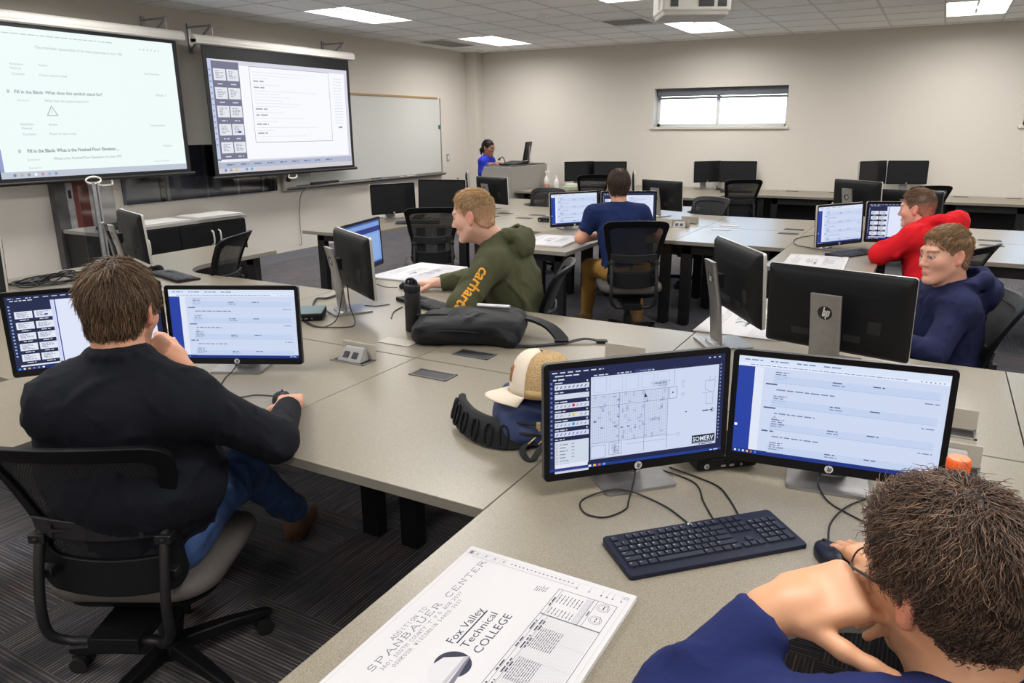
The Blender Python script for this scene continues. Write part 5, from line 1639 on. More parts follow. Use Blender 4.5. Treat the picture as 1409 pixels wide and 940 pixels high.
def serif_text(S, s, x, y, h, width, col, t=0.13, ls=1.35):
    n = sum(0.75 if c == ' ' else (0.55 if c in ".,':" else 1) for c in s)
    cw = width / (n * ls - (ls - 1)); u = x
    for c in s:
        k = 0.75 if c == ' ' else (0.55 if c in ".,':" else 1)
        for st in SERIF.get(c, []):
            for pl in (_SPEC[st] if isinstance(st, str) else [st]):
                q = [(u + (a - (0.22 if c in ".,':" else 0)) * cw, y + b * h) for a, b in pl]
                for i in range(len(q) - 1): S.line(q[i][0], q[i][1], q[i + 1][0], q[i + 1][1], t * h * (0.8 if abs(q[i][1] - q[i + 1][1]) < 1e-6 else 1), col)
                if not isinstance(st, str) and c not in ".,':-23567":
                    for p, o in ((q[0], pl[0]), (q[-1], pl[-1])):
                        if abs(o[1]) < 0.01 or abs(o[1] - 1) < 0.01:
                            S.line(p[0] - cw * 0.17, p[1], p[0] + cw * 0.17, p[1], t * h * 0.8, col)
        u += cw * k * ls
PAW, PAH = 0.565, 0.385
def cover_sheet():
    S = Sheet(PAW, PAH, 0.00008); rnd = random.Random(21)
    S.rect(0, 0, PAW, PAH, srgb(196, 194, 196)); S.up()
    S.line(0.0, 0.376, 0.555, 0.376, 0.0005, FAINT); S.line(0.555, 0.376, 0.552, 0.008, 0.0005, FAINT); S.line(0.0, 0.008, 0.552, 0.008, 0.0005, FAINT)
    S.text('Fox Valley', 0.272, 0.2415, 0.0235, NAVY, width=0.112)
    S.rect(0.276, 0.2345, 0.384, 0.2375, NAVY)
    S.text('Technical', 0.273, 0.2125, 0.0225, NAVY, width=0.112)
    S.text('COLLEGE', 0.272, 0.185, 0.024, NAVY, width=0.121)
    serif_text(S, 'ADDITION TO:', 0.228, 0.342, 0.0085, 0.112, INK)
    serif_text(S, 'SPANBAUER CENTER', 0.143, 0.3235, 0.0125, 0.382, INK)
    serif_text(S, "3601 SOUTH COUNTY 'T' P.O. BOX 2037", 0.155, 0.309, 0.0072, 0.255, INK)
    serif_text(S, 'OSHKOSH, WISCONSIN 54903-2037', 0.172, 0.296, 0.0072, 0.216, INK)
    # emblem: dark disc with a pale slanted fan across it
    cx, cy, r = 0.2265, 0.212, 0.0335
    S.disc(cx, cy, r, srgb(38, 40, 58), 40); S.up()
    pale, grey, mid = srgb(192, 190, 194), srgb(166, 162, 172), srgb(104, 102, 118)
    ax, ay = 0.2585, 0.196
    def fan(a0, a1, c):
        S.poly([(ax, ay), (ax - 0.085 * math.cos(R(a0)), ay + 0.085 * math.sin(R(a0))), (ax - 0.085 * math.cos(R(a1)), ay + 0.085 * math.sin(R(a1)))], c)
    S.poly([(0.2335, 0.2355), (0.2585, 0.196), (0.172, 0.181), (0.172, 0.2285), (0.2, 0.2455)], pale); S.up()
    S.poly([(0.2575, 0.1975), (0.2515, 0.2045), (0.168, 0.2025), (0.168, 0.1955)], grey); S.poly([(0.2585, 0.196), (0.2555, 0.1945), (0.168, 0.1815), (0.168, 0.1915), (0.2555, 0.1985)], mid); S.up()
    # strip of small print and ticks along the right end
    for i in range(62): S.line(0.531, 0.362 - i * 0.004, 0.5345, 0.3605 - i * 0.004, 0.0008, INK)
    for i in range(4): S.frame(0.539, 0.352 - i * 0.022, 0.551, 0.366 - i * 0.022, 0.0004, INK); S.words(0.541, 0.356 - i * 0.022, 0.008, 0.004, INK, rnd)
    for i in range(16): S.words(0.5425, 0.27 - i * 0.0095, 0.004, 0.005, INK, rnd); S.line(0.541, 0.27 - i * 0.0095, 0.546, 0.266 - i * 0.0095, 0.0006, FAINT)
    for a in (0.115, 0.088, 0.062, 0.05, 0.038, 0.02): S.line(0.5365, a, 0.549, a, 0.0005, INK); S.rect(0.531, a - 0.002, 0.535, a + 0.001, INK)
    S.frame(0.538, 0.366, 0.552, 0.378, 0.0006, INK); S.words(0.54, 0.369, 0.010, 0.006, INK, rnd); S.words(0.54, 0.373, 0.010, 0.004, INK, rnd); S.ring(0.547, 0.014, 0.004, 0.0008, INK, 10)
    for i in range(6): S.words(0.488 + rnd.uniform(-.003, .003), 0.186 - i * 0.0042, 0.018, 0.0028, INK, rnd)
    # title block
    S.frame(0.427, 0.02, 0.514, 0.144, 0.0011, INK); S.line(0.427, 0.067, 0.514, 0.067, 0.0011, INK); S.line(0.427, 0.059, 0.514, 0.059, 0.0008, INK); S.line(0.427, 0.136, 0.514, 0.136, 0.0008, INK)
    S.words(0.455, 0.1375, 0.03, 0.005, NAVY, rnd); S.words(0.46, 0.061, 0.016, 0.004, NAVY, rnd)
    for i in range(7): S.words(0.432, 0.13 - i * 0.0075, 0.022, 0.003, INK, rnd); S.words(0.47, 0.13 - i * 0.0075, 0.03, 0.003, INK, rnd)
    S.frame(0.43, 0.069, 0.511, 0.08, 0.0005, FAINT)
    for i in range(4): S.words(0.432, 0.0775 - i * 0.0025, 0.076, 0.0018, FAINT, rnd)
    for x in (0.497, 0.456): S.ring(x, 0.042, 0.0125, 0.0007, INK, 20); S.ring(x, 0.042, 0.009, 0.0006, INK, 16); S.words(x - 0.006, 0.04, 0.013, 0.004, NAVY, rnd); S.line(x - 0.01, 0.03, x + 0.014, 0.036, 0.0006, INK)
    S.frame(0.02, 0.02, 0.4255, 0.144, 0.0011, INK)
    for v in (0.136, 0.126): S.line(0.02, v, 0.4255, v, 0.0008, INK)
    for i in range(24): S.line(0.02, 0.123 - i * 0.0042, 0.4255, 0.123 - i * 0.0042, 0.0005, FAINT)
    for u in (0.36, 0.30, 0.24, 0.16, 0.1): S.line(u, 0.02, u, 0.12, 0.0005, FAINT)
    for u in (0.375, 0.32, 0.25, 0.19): S.words(u, 0.1375, 0.03, 0.005, NAVY, rnd); S.words(u, 0.128, 0.04, 0.005, NAVY, rnd); S.words(u + 0.004, 0.122, 0.03, 0.005, NAVY, rnd)
    for i in range(11):
        for u in (0.33, 0.24): S.words(u, 0.118 - i * 0.0042, 0.06, 0.003, INK, rnd)
    return S.mesh('cover_sheet', M['print'])
COVER = cover_sheet()
STACK = MB(); 
for k_ in range(5): STACK.box(-0.001 * (k_ % 2), PAW + 0.0012 * (k_ % 3), -0.0012 * ((k_ + 1) % 2), PAH + 0.001 * (k_ % 2), k_ * 0.002, k_ * 0.002 + 0.0018)
STACK = STACK.mesh('sheet_stack', M['paper_edge'], None)
def drawing_set(x, y, z, ang, label, thick=1.0, sc=1.0, cover=True):
    """x, y: the corner where the printed sheet's lower left lies; ang: reading direction"""
    t = thing('drawing_set', label, 'printed drawings', (x, y, z), R(ang), 'printed drawing sets'); t.scale = (sc, sc, 1)
    s = obj('sheet_stack', STACK, None, t); s.scale = (1, 1, thick)
    if cover: obj('cover_sheet', COVER, None, t, loc=(0, 0, 0.0098 * thick + 0.0002))
    return t
drawing_set(-0.412, 0.673, ZT + 0.0003, 90, 'large printed drawing set on the nearest desk, with a dark round emblem')
drawing_set(-2.66, 3.60, ZT + 0.0003, 90, 'printed drawing set on the green hoodie man\'s desk, beyond the tumbler')
drawing_set(-2.48, 5.25, ZT + 0.0003, 95, 'printed drawing set left of the blue polo man\'s elbow', 1.4)
drawing_set(-0.445, 5.17, ZT + 0.0003, 92, 'printed drawing set in front of the red hoodie man\'s keyboard', 0.8)
drawing_set(-0.50, 3.30, ZT + 0.0003, 90, 'printed sheets mostly hidden behind the round-badged monitor backs', 0.5)
drawing_set(-6.62, 5.22, 0.741, 88, 'taller white stack of drawings at the far end of the credenza', 2.6, 0.98, False)
drawing_set(-6.66, 4.62, 0.741, 92, 'flatter white stack of drawings in the middle of the credenza', 1.3, 0.95, False)
o = MB(); o.loft([[(x, y, z) for x, y in rrect(-0.1 * s, 0.1 * s, -0.17 * s, 0.17 * s, 0.05 * s, 5)] for z, s in ((0, 0.9), (0.01, 1), (0.03, 0.97), (0.042, 0.75))])
p = obj('pouch', o, M['rubber'], None, (-6.80, 4.40, 0.741), R(20), smooth=60); tag(p, 'black pouch lying on the near end of the credenza', 'pouch')

# ------------------------------------------------------------------ bags, cap, bottles
M['nylon'] = simple('black_nylon', (17, 18, 22), 0.6, spec=0.3, noise=(25, 0.2), bump=(600, 0.25))
M['navy_nylon'] = simple('navy_nylon', (38, 52, 92), 0.6, noise=(30, 0.12), bump=(500, 0.3))
M['web'] = simple('black_webbing', (18, 18, 20), 0.75, bump=(700, 0.4))
def field_obj(name, F, v, mat, parent=None, fold=None, sm=1, vcol=None):
    vs, Q = F.mesh(v)
    vs = smooth_v(vs, Q, sm)
    if fold: vs = vs + vnormals(vs, Q) * (folds(vs, fold[0], fold[2] if len(fold) > 2 else 0) * fold[1])[:, None]
    vs[:, 2] = np.maximum(vs[:, 2], 0.0006)
    return obj(name, quad_mesh(name, vs, Q, mat), None, parent)
def strap(name, pts, w, th, mat, parent, n=6, up=None, flat_z=True):
    """a flat band along a path; w across, th thick"""
    P = catmull(pts, n); mb = MB(); rings = []
    for i, p in enumerate(P):
        d = (P[min(i + 1, len(P) - 1)] - P[max(i - 1, 0)]).normalized()
        upv = Vector(up) if up else Vector((0, 0, 1))
        s = d.cross(upv)
        s = s.normalized() if s.length > 1e-4 else Vector((1, 0, 0))
        nn = s.cross(d).normalized()
        rings.append([p + s * (a * w / 2) + nn * (b * th / 2) for a, b in ((-1, -1), (1, -1), (1, 1), (-1, 1))])
    mb.loft(rings)
    return obj(name, mb, mat, parent, bevel=min(th * 0.3, 0.003), smooth=50)
# black backpack lying on its back
t = thing('backpack', 'black backpack lying flat on the middle desk beside the tumbler', 'backpack', (-1.715, 2.705, ZT), R(25)); t.scale = (1, 1, 0.86)
F = Field()
F.box((0, 0.0, 0.065), (0.19, 0.10, 0.025), 0.035, k=0.05)
F.ell((-0.16, 0.0, 0.06), (0.10, 0.14, 0.055), k=0.05)
F.ell((0.08, -0.02, 0.105), (0.15, 0.11, 0.045), k=0.05)
F.ell((-0.05, 0.02, 0.11), (0.13, 0.10, 0.035), k=0.05); F.cap((-0.20, -0.11, 0.085), (0.06, -0.125, 0.10), 0.018, 0.022, k=0.015); F.cap((0.02, -0.05, 0.135), (0.15, -0.08, 0.10), 0.03, 0.035, k=0.02); F.cap((-0.22, 0.03, 0.10), (0.0, 0.05, 0.145), 0.016, 0.016, k=0.012)
F.cap((0.17, -0.09, 0.05), (0.20, 0.10, 0.06), 0.045, 0.045, k=0.04)
F.cap((-0.22, -0.07, 0.035), (-0.2, 0.10, 0.04), 0.03, 0.035, k=0.05)
F.cap((0.2, 0.10, 0.10), (0.12, 0.13, 0.13), 0.03, 0.025, k=0.04)
F.box((0, 0, -0.5), (1, 1, 0.4985), 0.0, k=0.004, op='s')
field_obj('main_body', F, 0.006, M['nylon'], t, (26, 0.012))
b = MB()
for (x0, y0, x1, y1, z) in ((-0.2, -0.135, 0.05, -0.139, 0.075), (-0.24, -0.02, -0.02, -0.06, 0.132)):
    b.tube(catmull([(x0, y0, z), ((x0 + x1) / 2, (y0 + y1) / 2 - 0.006, z + 0.012), (x1, y1, z + 0.004)], 6), 0.004, 6)
obj('zipper', b, M['web'], t)
h = MB(); h.tube([(0.02, 0.08, 0.158), (0.17, 0.03, 0.163)], 0.012, 12)
obj('rolled_handle', h, simple('silver_handle_wrap', (150, 150, 152), 0.3, metal=0.5), t)
strap('shoulder_strap', [(0.20, 0.08, 0.10), (0.28, 0.07, 0.085), (0.35, 0.03, 0.06), (0.395, -0.03, 0.025), (0.40, -0.06, 0.012)], 0.06, 0.014, M['nylon'], t)
strap('webbing', [(0.16, -0.13, 0.02), (0.25, -0.12, 0.008), (0.35, -0.085, 0.006), (0.42, -0.06, 0.008), (0.50, -0.03, 0.02), (0.56, -0.03, 0.01)], 0.028, 0.004, M['web'], t)
bk = MB(); bk.box(0.55, 0.60, -0.05, -0.012, 0.003, 0.015)
obj('buckle', bk, M['black'], t, bevel=0.005)
# blue bag under the cap
t = thing('backpack', 'navy blue backpack standing behind the nearest floor plan screen, under the cap', 'backpack', (-0.93, 1.93, ZT), R(24))
F = Field()
F.box((0.02, 0.0, 0.075), (0.12, 0.075, 0.03), 0.045, k=0.04)
F.ell((-0.12, -0.01, 0.07), (0.07, 0.125, 0.072), k=0.05)
F.cap((-0.10, -0.105, 0.115), (0.14, -0.115, 0.115), 0.024, 0.024, k=0.02)
F.cap((-0.12, -0.03, 0.145), (0.12, -0.05, 0.15), 0.025, 0.025, k=0.02)
F.cap((-0.12, -0.115, 0.035), (0.14, -0.125, 0.035), 0.03, 0.03, k=0.03)
F.box((0, 0, -0.5), (1, 1, 0.4985), 0.0, k=0.004, op='s')
field_obj('main_body', F, 0.006, M['navy_nylon'], t, (34, 0.007, 2))
for z, yy in ((0.085, -0.147), (0.055, -0.152)):
    p = MB(); p.tube(catmull([(-0.14, yy + 0.05, z), (-0.10, yy + 0.012, z - 0.002), (0.0, yy, z - 0.004), (0.12, yy - 0.004, z - 0.002)], 6), 0.0045, 8)
    obj('zipper', p, M['web'], t)
for x, a in ((-0.04, 0.3), (-0.01, -0.1)):
    z = MB(); z.tube([(x, -0.158, 0.088), (x + 0.012 * a, -0.163, 0.070)], 0.0052, 8); z.box(x - 0.006, x + 0.006, -0.166, -0.156, 0.076, 0.096)
    z.tube([(x - 0.01 + 0.01 * a, -0.163, 0.05), (x - 0.03 + 0.05 * (x > 0.03), -0.168, 0.03)], 0.0025, 6)
    obj('zipper_pull', z, simple_cache('brass_pull', (190, 170, 120), 0.35, metal=0.7), t, bevel=0.0015)
strap('webbing_loop', [(0.0, -0.165, 0.06), (-0.03, -0.185, 0.03), (-0.055, -0.215, 0.004), (-0.075, -0.20, 0.004), (-0.085, -0.165, 0.014), (-0.06, -0.14, 0.03)], 0.018, 0.004, M['web'], t)
# padded wing curling out to the left, standing on its edge
cen = catmull([(-0.07, -0.128, 0), (-0.13, -0.145, 0), (-0.20, -0.125, 0.0), (-0.265, -0.065, 0.004), (-0.305, 0.0, 0.014), (-0.318, 0.045, 0.022)], 6)
mb = MB(); rings = []
for i, p in enumerate(cen):
    d = (cen[min(i + 1, len(cen) - 1)] - cen[max(i - 1, 0)]).normalized(); s = Vector((-d.y, d.x, 0)) * -1.0; f_ = i / (len(cen) - 1)
    s = -s if s.dot(p - Vector((0, 0, 0))) < 0 else s
    h0 = 0.088 - 0.012 * f_
    lean = 0.026
    rings.append([p + s * a + Vector((0, 0, z)) - s * (lean * z / h0) for a, z in ((0.002, 0.004), (0.010, 0.006), (0.012, h0 * 0.5), (0.009, h0), (0.0, h0 + 0.004), (-0.012, h0), (-0.014, h0 * 0.5), (-0.010, 0.004))])
mb.loft(rings)
wing = obj('padded_wing', mb, M['nylon'], t, smooth=70)
for i in range(7, len(cen) - 2, 4):
    p = cen[i]; d = (cen[i + 1] - cen[i - 1]).normalized(); s = Vector((d.y, -d.x, 0)); s = -s if s.dot(p) < 0 else s; h0 = 0.085
    lp = [p + s * (0.014 - 0.026 * z / h0) + d * a + Vector((0, 0, z)) for a, z in ((0.010, 0.016), (0.013, 0.04), (0.010, 0.066), (-0.001, 0.072), (-0.010, 0.062), (-0.013, 0.04), (-0.009, 0.016), (0.0, 0.011))]
    r_ = MB(); r_.tube(catmull(lp, 3, True), 0.0035, 6, closed=True)
    obj('pad_rib', r_, M['black'], wing)
# cap
t = thing('baseball_cap', 'cream and tan mesh-back cap resting on the navy blue backpack', 'cap', (-0.925, 1.845, 0.903), R(200))
M['cap_cream'] = simple('cap_cream_cloth', (222, 208, 190), 0.85, bump=(700, 0.3))
def mesh_cloth():
    m, nt, b = new_mat('cap_tan_net'); N, L = nt.nodes, nt.links
    b.inputs['Base Color'].default_value = srgb(178, 148, 104); b.inputs['Roughness'].default_value = 0.8
    tc = N.new('ShaderNodeTexCoord'); v = N.new('ShaderNodeTexVoronoi'); v.inputs['Scale'].default_value = 380; v.inputs['Randomness'].default_value = 1.0
    r = N.new('ShaderNodeValToRGB'); r.color_ramp.elements[0].position = 0.25; r.color_ramp.elements[0].color = srgb(122, 96, 62); r.color_ramp.elements[1].position = 0.5; r.color_ramp.elements[1].color = srgb(186, 156, 112)
    L.new(tc.outputs['Object'], v.inputs['Vector']); L.new(v.outputs['Distance'], r.inputs['Fac']); L.new(r.outputs[0], b.inputs['Base Color'])
    return m
M['cap_net'] = mesh_cloth()
def crown(a0, a1, n, r=1.0):
    rings = []
    for i in range(13):
        el = (PI / 2) * (1 - i / 12) * 0.985
        ring = []
        for k in range(n + 1):
            a = a0 + (a1 - a0) * k / n
            fr = 1 + 0.10 * max(0, math.cos(a)) * math.sin(el) ** 0.7
            sq = 0.62 if el > 0.01 else 1
            c = math.cos(el) ** 0.55
            ring.append((0.098 * r * c * math.cos(a) * (1 + 0.02 * math.cos(a)), 0.080 * r * c * math.sin(a), 0.118 * r * math.sin(el) ** 0.95 * (1 + 0.08 * max(0, math.cos(a)))))
        rings.append(ring)
    return rings
def open_loft(rings):
    mb = MB(); n = len(rings[0]); mb.v = [p for r_ in rings for p in r_]
    for i in range(len(rings) - 1):
        for k in range(n - 1): mb.f.append((i * n + k, (i + 1) * n + k, (i + 1) * n + k + 1, i * n + k + 1)); mb.mi.append(0); mb.col.append(None)
    return mb
def solid(o, th):
    s = o.modifiers.new('solid', 'SOLIDIFY'); s.thickness = th; s.offset = 0; return o
solid(obj('front_panel', open_loft(crown(R(-62), R(62), 20)), M['cap_cream'], t, smooth=60), 0.002)
solid(obj('net_back', open_loft(crown(R(62), R(298), 32)), M['cap_net'], t, smooth=60), 0.0015)
mb = MB(); rows_ = []
for j in range(9):
    u = j / 8; row_ = []
    for k in range(25):
        a = R(-62) + R(124) * k / 24
        rr = 1 + 0.0 * u
        bx_, by_ = 0.100 * math.cos(a), 0.080 * math.sin(a)
        ex = 0.075 * u * max(0.0, math.cos(a * 1.35)) ** 0.6
        row_.append((bx_ + ex, by_ * (1 + 0.02 * u), 0.002 - 0.020 * u * math.cos(a) - 0.030 * (abs(a) / R(62)) ** 2 * u * 0.7))
    rows_.append(row_)
solid(obj('brim', open_loft(rows_), M['cap_cream'], t, smooth=60), 0.004)
b = MB(); b.ball((-0.002, 0, 0.1185), (0.010, 0.010, 0.004), 12, 6)
obj('top_button', b, M['cap_net'], t)
pt = MB(); g_ = []
for k in range(7):
    a = R(-24 + 8 * k)
    g_.append((a, 1))
rings = [[(0.098 * 1.012 * (math.cos(el) ** 0.55) * math.cos(a) * (1 + 0.02 * math.cos(a)), 0.080 * 1.02 * (math.cos(el) ** 0.55) * math.sin(a), 0.118 * math.sin(el) ** 0.95 * (1 + 0.08 * math.cos(a))) for a, _ in g_] for el in (0.70, 0.55, 0.4, 0.26)]
pt = open_loft(rings)
patch = solid(obj('leather_patch', pt, simple('leather_patch', (150, 92, 50), 0.6), t), 0.002)
em = MB(); em.ball((0.093, 0, 0.058), (0.004, 0.011, 0.014), 10, 6)
obj('stamped_mark', em, simple('stamped_dark', (62, 36, 22), 0.7), patch)
# band of plain tan around the back
bd = MB(); ring0 = [(0.1 * math.cos(a) * (1 + 0.02 * math.cos(a)), 0.0815 * math.sin(a), 0.001) for a in np.linspace(R(64), R(296), 30)]
ring1 = [(x * 0.995, y * 0.995, 0.026) for x, y, z in ring0]
solid(obj('back_band', open_loft([ring1, ring0]), simple('tan_twill', (176, 146, 102), 0.85), t, smooth=60), 0.002)

t = thing('tumbler', 'black insulated drink bottle standing left of the black backpack', 'drink bottle', (-2.03, 2.70, ZT))
mb = MB(); mb.lathe([(0.034, 0.0), (0.037, 0.004), (0.037, 0.165), (0.0365, 0.17), (0.034, 0.185)], 28)
obj('body', mb, simple('matt_black_steel', (18, 18, 20), 0.5, noise=(200, 0.1)), t, smooth=40)
mb = MB(); mb.lathe([(0.0345, 0.185), (0.038, 0.187), (0.038, 0.212), (0.034, 0.218), (0.02, 0.222)], 28); mb.tube([(0.0, 0, 0.215), (0, 0, 0.238)], [0.017, 0.013], 14)
mb.tube(catmull([(-0.028, 0, 0.214), (-0.030, 0.004, 0.236), (0.0, 0.004, 0.244), (0.022, 0.003, 0.232), (0.026, 0, 0.216)], 4), 0.006, 8)
obj('lid', mb, M['black'], t, smooth=40)

t = thing('juice_bottle', 'clear plastic bottle with a bright orange cap behind the near man\'s head', 'bottle', (0.122, 1.735, ZT))
mb = MB(); mb.lathe([(0.028, 0.0), (0.034, 0.006), (0.035, 0.05), (0.032, 0.08), (0.035, 0.11), (0.035, 0.14), (0.031, 0.17), (0.022, 0.188), (0.019, 0.194), (0.019, 0.205)], 28, cap=False)
obj('body', mb, M['clear'], t, smooth=60)
mb = MB(); mb.lathe([(0.0225, 0.196), (0.0228, 0.200), (0.0228, 0.221), (0.021, 0.2245), (0.0, 0.2255)], 30)
for k in range(30):
    a = 2 * PI * k / 30; mb.tube([(0.0228 * math.cos(a), 0.0228 * math.sin(a), 0.2), (0.0228 * math.cos(a), 0.0228 * math.sin(a), 0.22)], 0.0009, 4)
obj('cap', mb, simple('orange_cap', (240, 104, 40), 0.4), t, smooth=40)
mb = MB(); mb.lathe([(0.0195, 0.1935), (0.0225, 0.1945), (0.0225, 0.1955), (0.0195, 0.1965)], 24)
obj('neck_ring', mb, simple_cache('orange_cap_ring', (236, 100, 40), 0.4), t)

t = thing('spray_bottle', 'clear spray bottle with pink liquid on the back desk by the lectern', 'spray bottle', (-5.33, 10.70, ZT), R(-20), 'cleaning bottles')
mb = MB(); mb.lathe([(0.036, 0), (0.04, 0.006), (0.04, 0.11), (0.034, 0.135), (0.018, 0.175), (0.015, 0.19), (0.015, 0.2)], 20)
obj('body', mb, simple('milky_plastic', (226, 222, 218), 0.4), t, smooth=50)
mb = MB(); mb.lathe([(0.0362, 0.002), (0.0405, 0.006), (0.0405, 0.05), (0.036, 0.0505)], 20)
obj('liquid', mb, simple('pink_liquid', (222, 156, 140), 0.3), t, smooth=50)
mb = MB(); mb.lathe([(0.018, 0.195), (0.018, 0.215), (0.012, 0.225)], 14); mb.box(-0.03, 0.045, -0.011, 0.011, 0.222, 0.25); mb.tube([(0.03, 0, 0.228), (0.045, 0, 0.205), (0.052, 0, 0.18)], 0.006, 6); mb.tube([(0.04, 0, 0.238), (0.058, 0, 0.238)], 0.007, 8)
obj('trigger_head', mb, M['white_metal'], t, bevel=0.003)
t = thing('pump_bottle', 'white pump bottle next to the pink spray bottle', 'pump bottle', (-5.15, 10.68, ZT), R(200), 'cleaning bottles')
mb = MB(); mb.lathe([(0.036, 0), (0.04, 0.006), (0.04, 0.07), (0.034, 0.10), (0.018, 0.135), (0.014, 0.14)], 20)
obj('body', mb, simple('white_plastic', (228, 228, 224), 0.35), t, smooth=50)
mb = MB(); mb.lathe([(0.016, 0.138), (0.016, 0.155), (0.006, 0.158), (0.006, 0.175)], 14); mb.box(-0.012, 0.035, -0.01, 0.01, 0.172, 0.182)
obj('pump_head', mb, M['white_metal'], t, bevel=0.002)
mb = MB(); mb.box(-0.11, 0.11, -0.07, 0.07, 0, 0.05)
o = obj('tissue_box', mb, simple('pale_card', (214, 210, 200), 0.8), None, (-4.97, 10.90, ZT), R(10), bevel=0.004); tag(o, 'pale box on the back desk beside the pump bottle', 'box')
mb = MB(); mb.box(-0.11, 0.11, -0.05, 0.05, 0, 0.018)
o = obj('wipe_pack', mb, simple('pale_green_pack', (158, 190, 150), 0.6), None, (-4.95, 10.74, ZT), R(8), bevel=0.006); tag(o, 'flat pale green pack in front of the pale box', 'wipes')

# things on the lectern
t = thing('lectern_display', 'slim monitor seen edge-on at the far end of the lectern', 'monitor', (-5.68, 10.66, 1.1005), R(195))
mb = MB(); mb.loft([[(x, y, z) for x, y in rrect(-0.012 - s, 0.012 - s, -0.20, 0.20, 0.008, 3)] for z, s in ((0.05, 0.0), (0.33, 0.05))])
obj('screen_housing', mb, M['black'], t)
mb = MB(); mb.box(-0.1, 0.08, -0.1, 0.1, 0, 0.012); mb.box(-0.06, -0.035, -0.03, 0.03, 0.0, 0.26)
obj('stand', mb, M['alu'], t, bevel=0.003)
t = thing('lectern_microphone', 'black gooseneck microphone curving over the lectern', 'microphone', (-5.66, 9.86, 1.1005))
mb = MB(); mb.tube(catmull([(0, 0.1, 0.01), (0, 0.09, 0.07), (0, 0.02, 0.125), (0, -0.05, 0.105)], 8), 0.007, 8); mb.tube([(0, -0.05, 0.105), (0, -0.09, 0.09)], 0.015, 10)
obj('gooseneck', mb, M['black_metal'], t)
mb = MB(); mb.box(-0.06, 0.06, 0.05, 0.16, 0, 0.02)
obj('foot', mb, M['black'], t, bevel=0.004)
mb = MB(); mb.add([(-0.15, -0.2, 0), (0.15, -0.2, 0), (0.15, 0.2, 0), (-0.15, 0.2, 0), (-0.15, -0.2, 0.012), (0.15, -0.2, 0.012), (0.15, 0.2, 0.05), (-0.15, 0.2, 0.05)], [(3, 2, 1, 0), (4, 5, 6, 7), (0, 1, 5, 4), (1, 2, 6, 5), (2, 3, 7, 6), (3, 0, 4, 7)])
o = obj('touch_panel', mb, M['black'], None, (-5.68, 10.26, 1.1005), bevel=0.004); tag(o, 'black sloped touch panel lying on the lectern', 'control panel')

# ------------------------------------------------------------------ cables
def cable(pts, label, r=0.0022, z=ZT, name='cable', lift=None, group='desk cables'):
    P = [(p[0], p[1], (p[2] if len(p) > 2 else z + r + 0.0004)) for p in pts]
    mb = MB(); mb.tube(catmull(P, 6), r, 6)
    o = obj(name, mb, M['cable']); tag(o, label, 'cable', group); return o
cable([(-0.60, 1.74, 0.80), (-0.585, 1.70, 0.77), (-0.569, 1.616), (-0.561, 1.571), (-0.589, 1.513), (-0.636, 1.505), (-0.67, 1.543), (-0.667, 1.589), (-0.625, 1.632, 0.7525), (-0.585, 1.65, 0.7525), (-0.534, 1.655), (-0.469, 1.627), (-0.405, 1.578)], 'black cable looping in front of the nearest floor plan screen to the keyboard')
cable([(-0.557, 1.827), (-0.472, 1.805), (-0.433, 1.77), (-0.405, 1.706), (-0.36, 1.628)], 'black cable from under the floor plan screen to the keyboard\'s middle')
cable([(-0.538, 1.852), (-0.456, 1.829), (-0.39, 1.8), (-0.345, 1.738), (-0.312, 1.678)], 'black cable curving to the keyboard beside the small computer')
cable([(-0.16, 1.97, 0.80), (-0.164, 1.93, 0.765), (-0.16, 1.905, 0.7525), (-0.128, 1.849), (-0.079, 1.808), (-0.02, 1.77)], 'black cable dropping from the nearest quiz screen')
cable([(-0.03, 1.94), (-0.086, 1.834, 0.748), (-0.111, 1.744), (-0.106, 1.658), (-0.10, 1.625)], 'thin mouse cable curving down to the dark blue mouse')
cable([(-2.30, 1.93, 0.79), (-2.272, 1.865, 0.755), (-2.236, 1.786), (-2.15, 1.70), (-2.044, 1.675), (-2.0, 1.725), (-1.92, 1.75)], 'cable by the black sweater man\'s right screen, running to his mouse')
cable([(-2.651, 2.61), (-2.507, 2.534), (-2.415, 2.551), (-2.35, 2.585), (-2.33, 2.628), (-2.363, 2.677, 0.76), (-2.465, 2.762, 0.80), (-2.55, 2.85, 0.88)], 'black cable looped around the silver stand base, outer loop', 0.003)
cable([(-2.674, 2.634), (-2.562, 2.571), (-2.471, 2.537), (-2.438, 2.571), (-2.456, 2.661, 0.765), (-2.54, 2.80, 0.86)], 'black cable looped around the silver stand base, inner loop', 0.003)
cable([(-2.70, 2.75), (-2.78, 2.83), (-2.889, 2.972), (-2.849, 3.014), (-2.86, 3.12)], 'thick black cable behind the teal-topped computer', 0.006)
cable([(-2.70, 2.70), (-2.80, 2.78), (-2.90, 2.80), (-2.98, 2.9)], 'white-plugged cable at the back of the teal-topped computer', 0.004)
cable([(-2.58, 2.907), (-2.565, 2.975), (-2.494, 3.004), (-2.46, 3.07)], 'black cable from the silver stand to the green hoodie man\'s keyboard', 0.0025)
cable([(-2.26, 2.827), (-2.333, 2.941), (-2.36, 3.05)], 'short black cable end lying in front of the green hoodie man\'s keyboard', 0.003)
cable([(-2.863, 3.46), (-2.764, 3.42), (-2.69, 3.44)], 'mouse cable on the green hoodie man\'s desk', 0.002)
cable([(-0.80, 6.95), (-0.862, 6.80), (-0.93, 6.65), (-0.95, 6.45), (-0.888, 6.2), (-0.801, 6.121), (-0.66, 6.05)], 'grey cable curling left of the red hoodie man\'s left screen', 0.003)
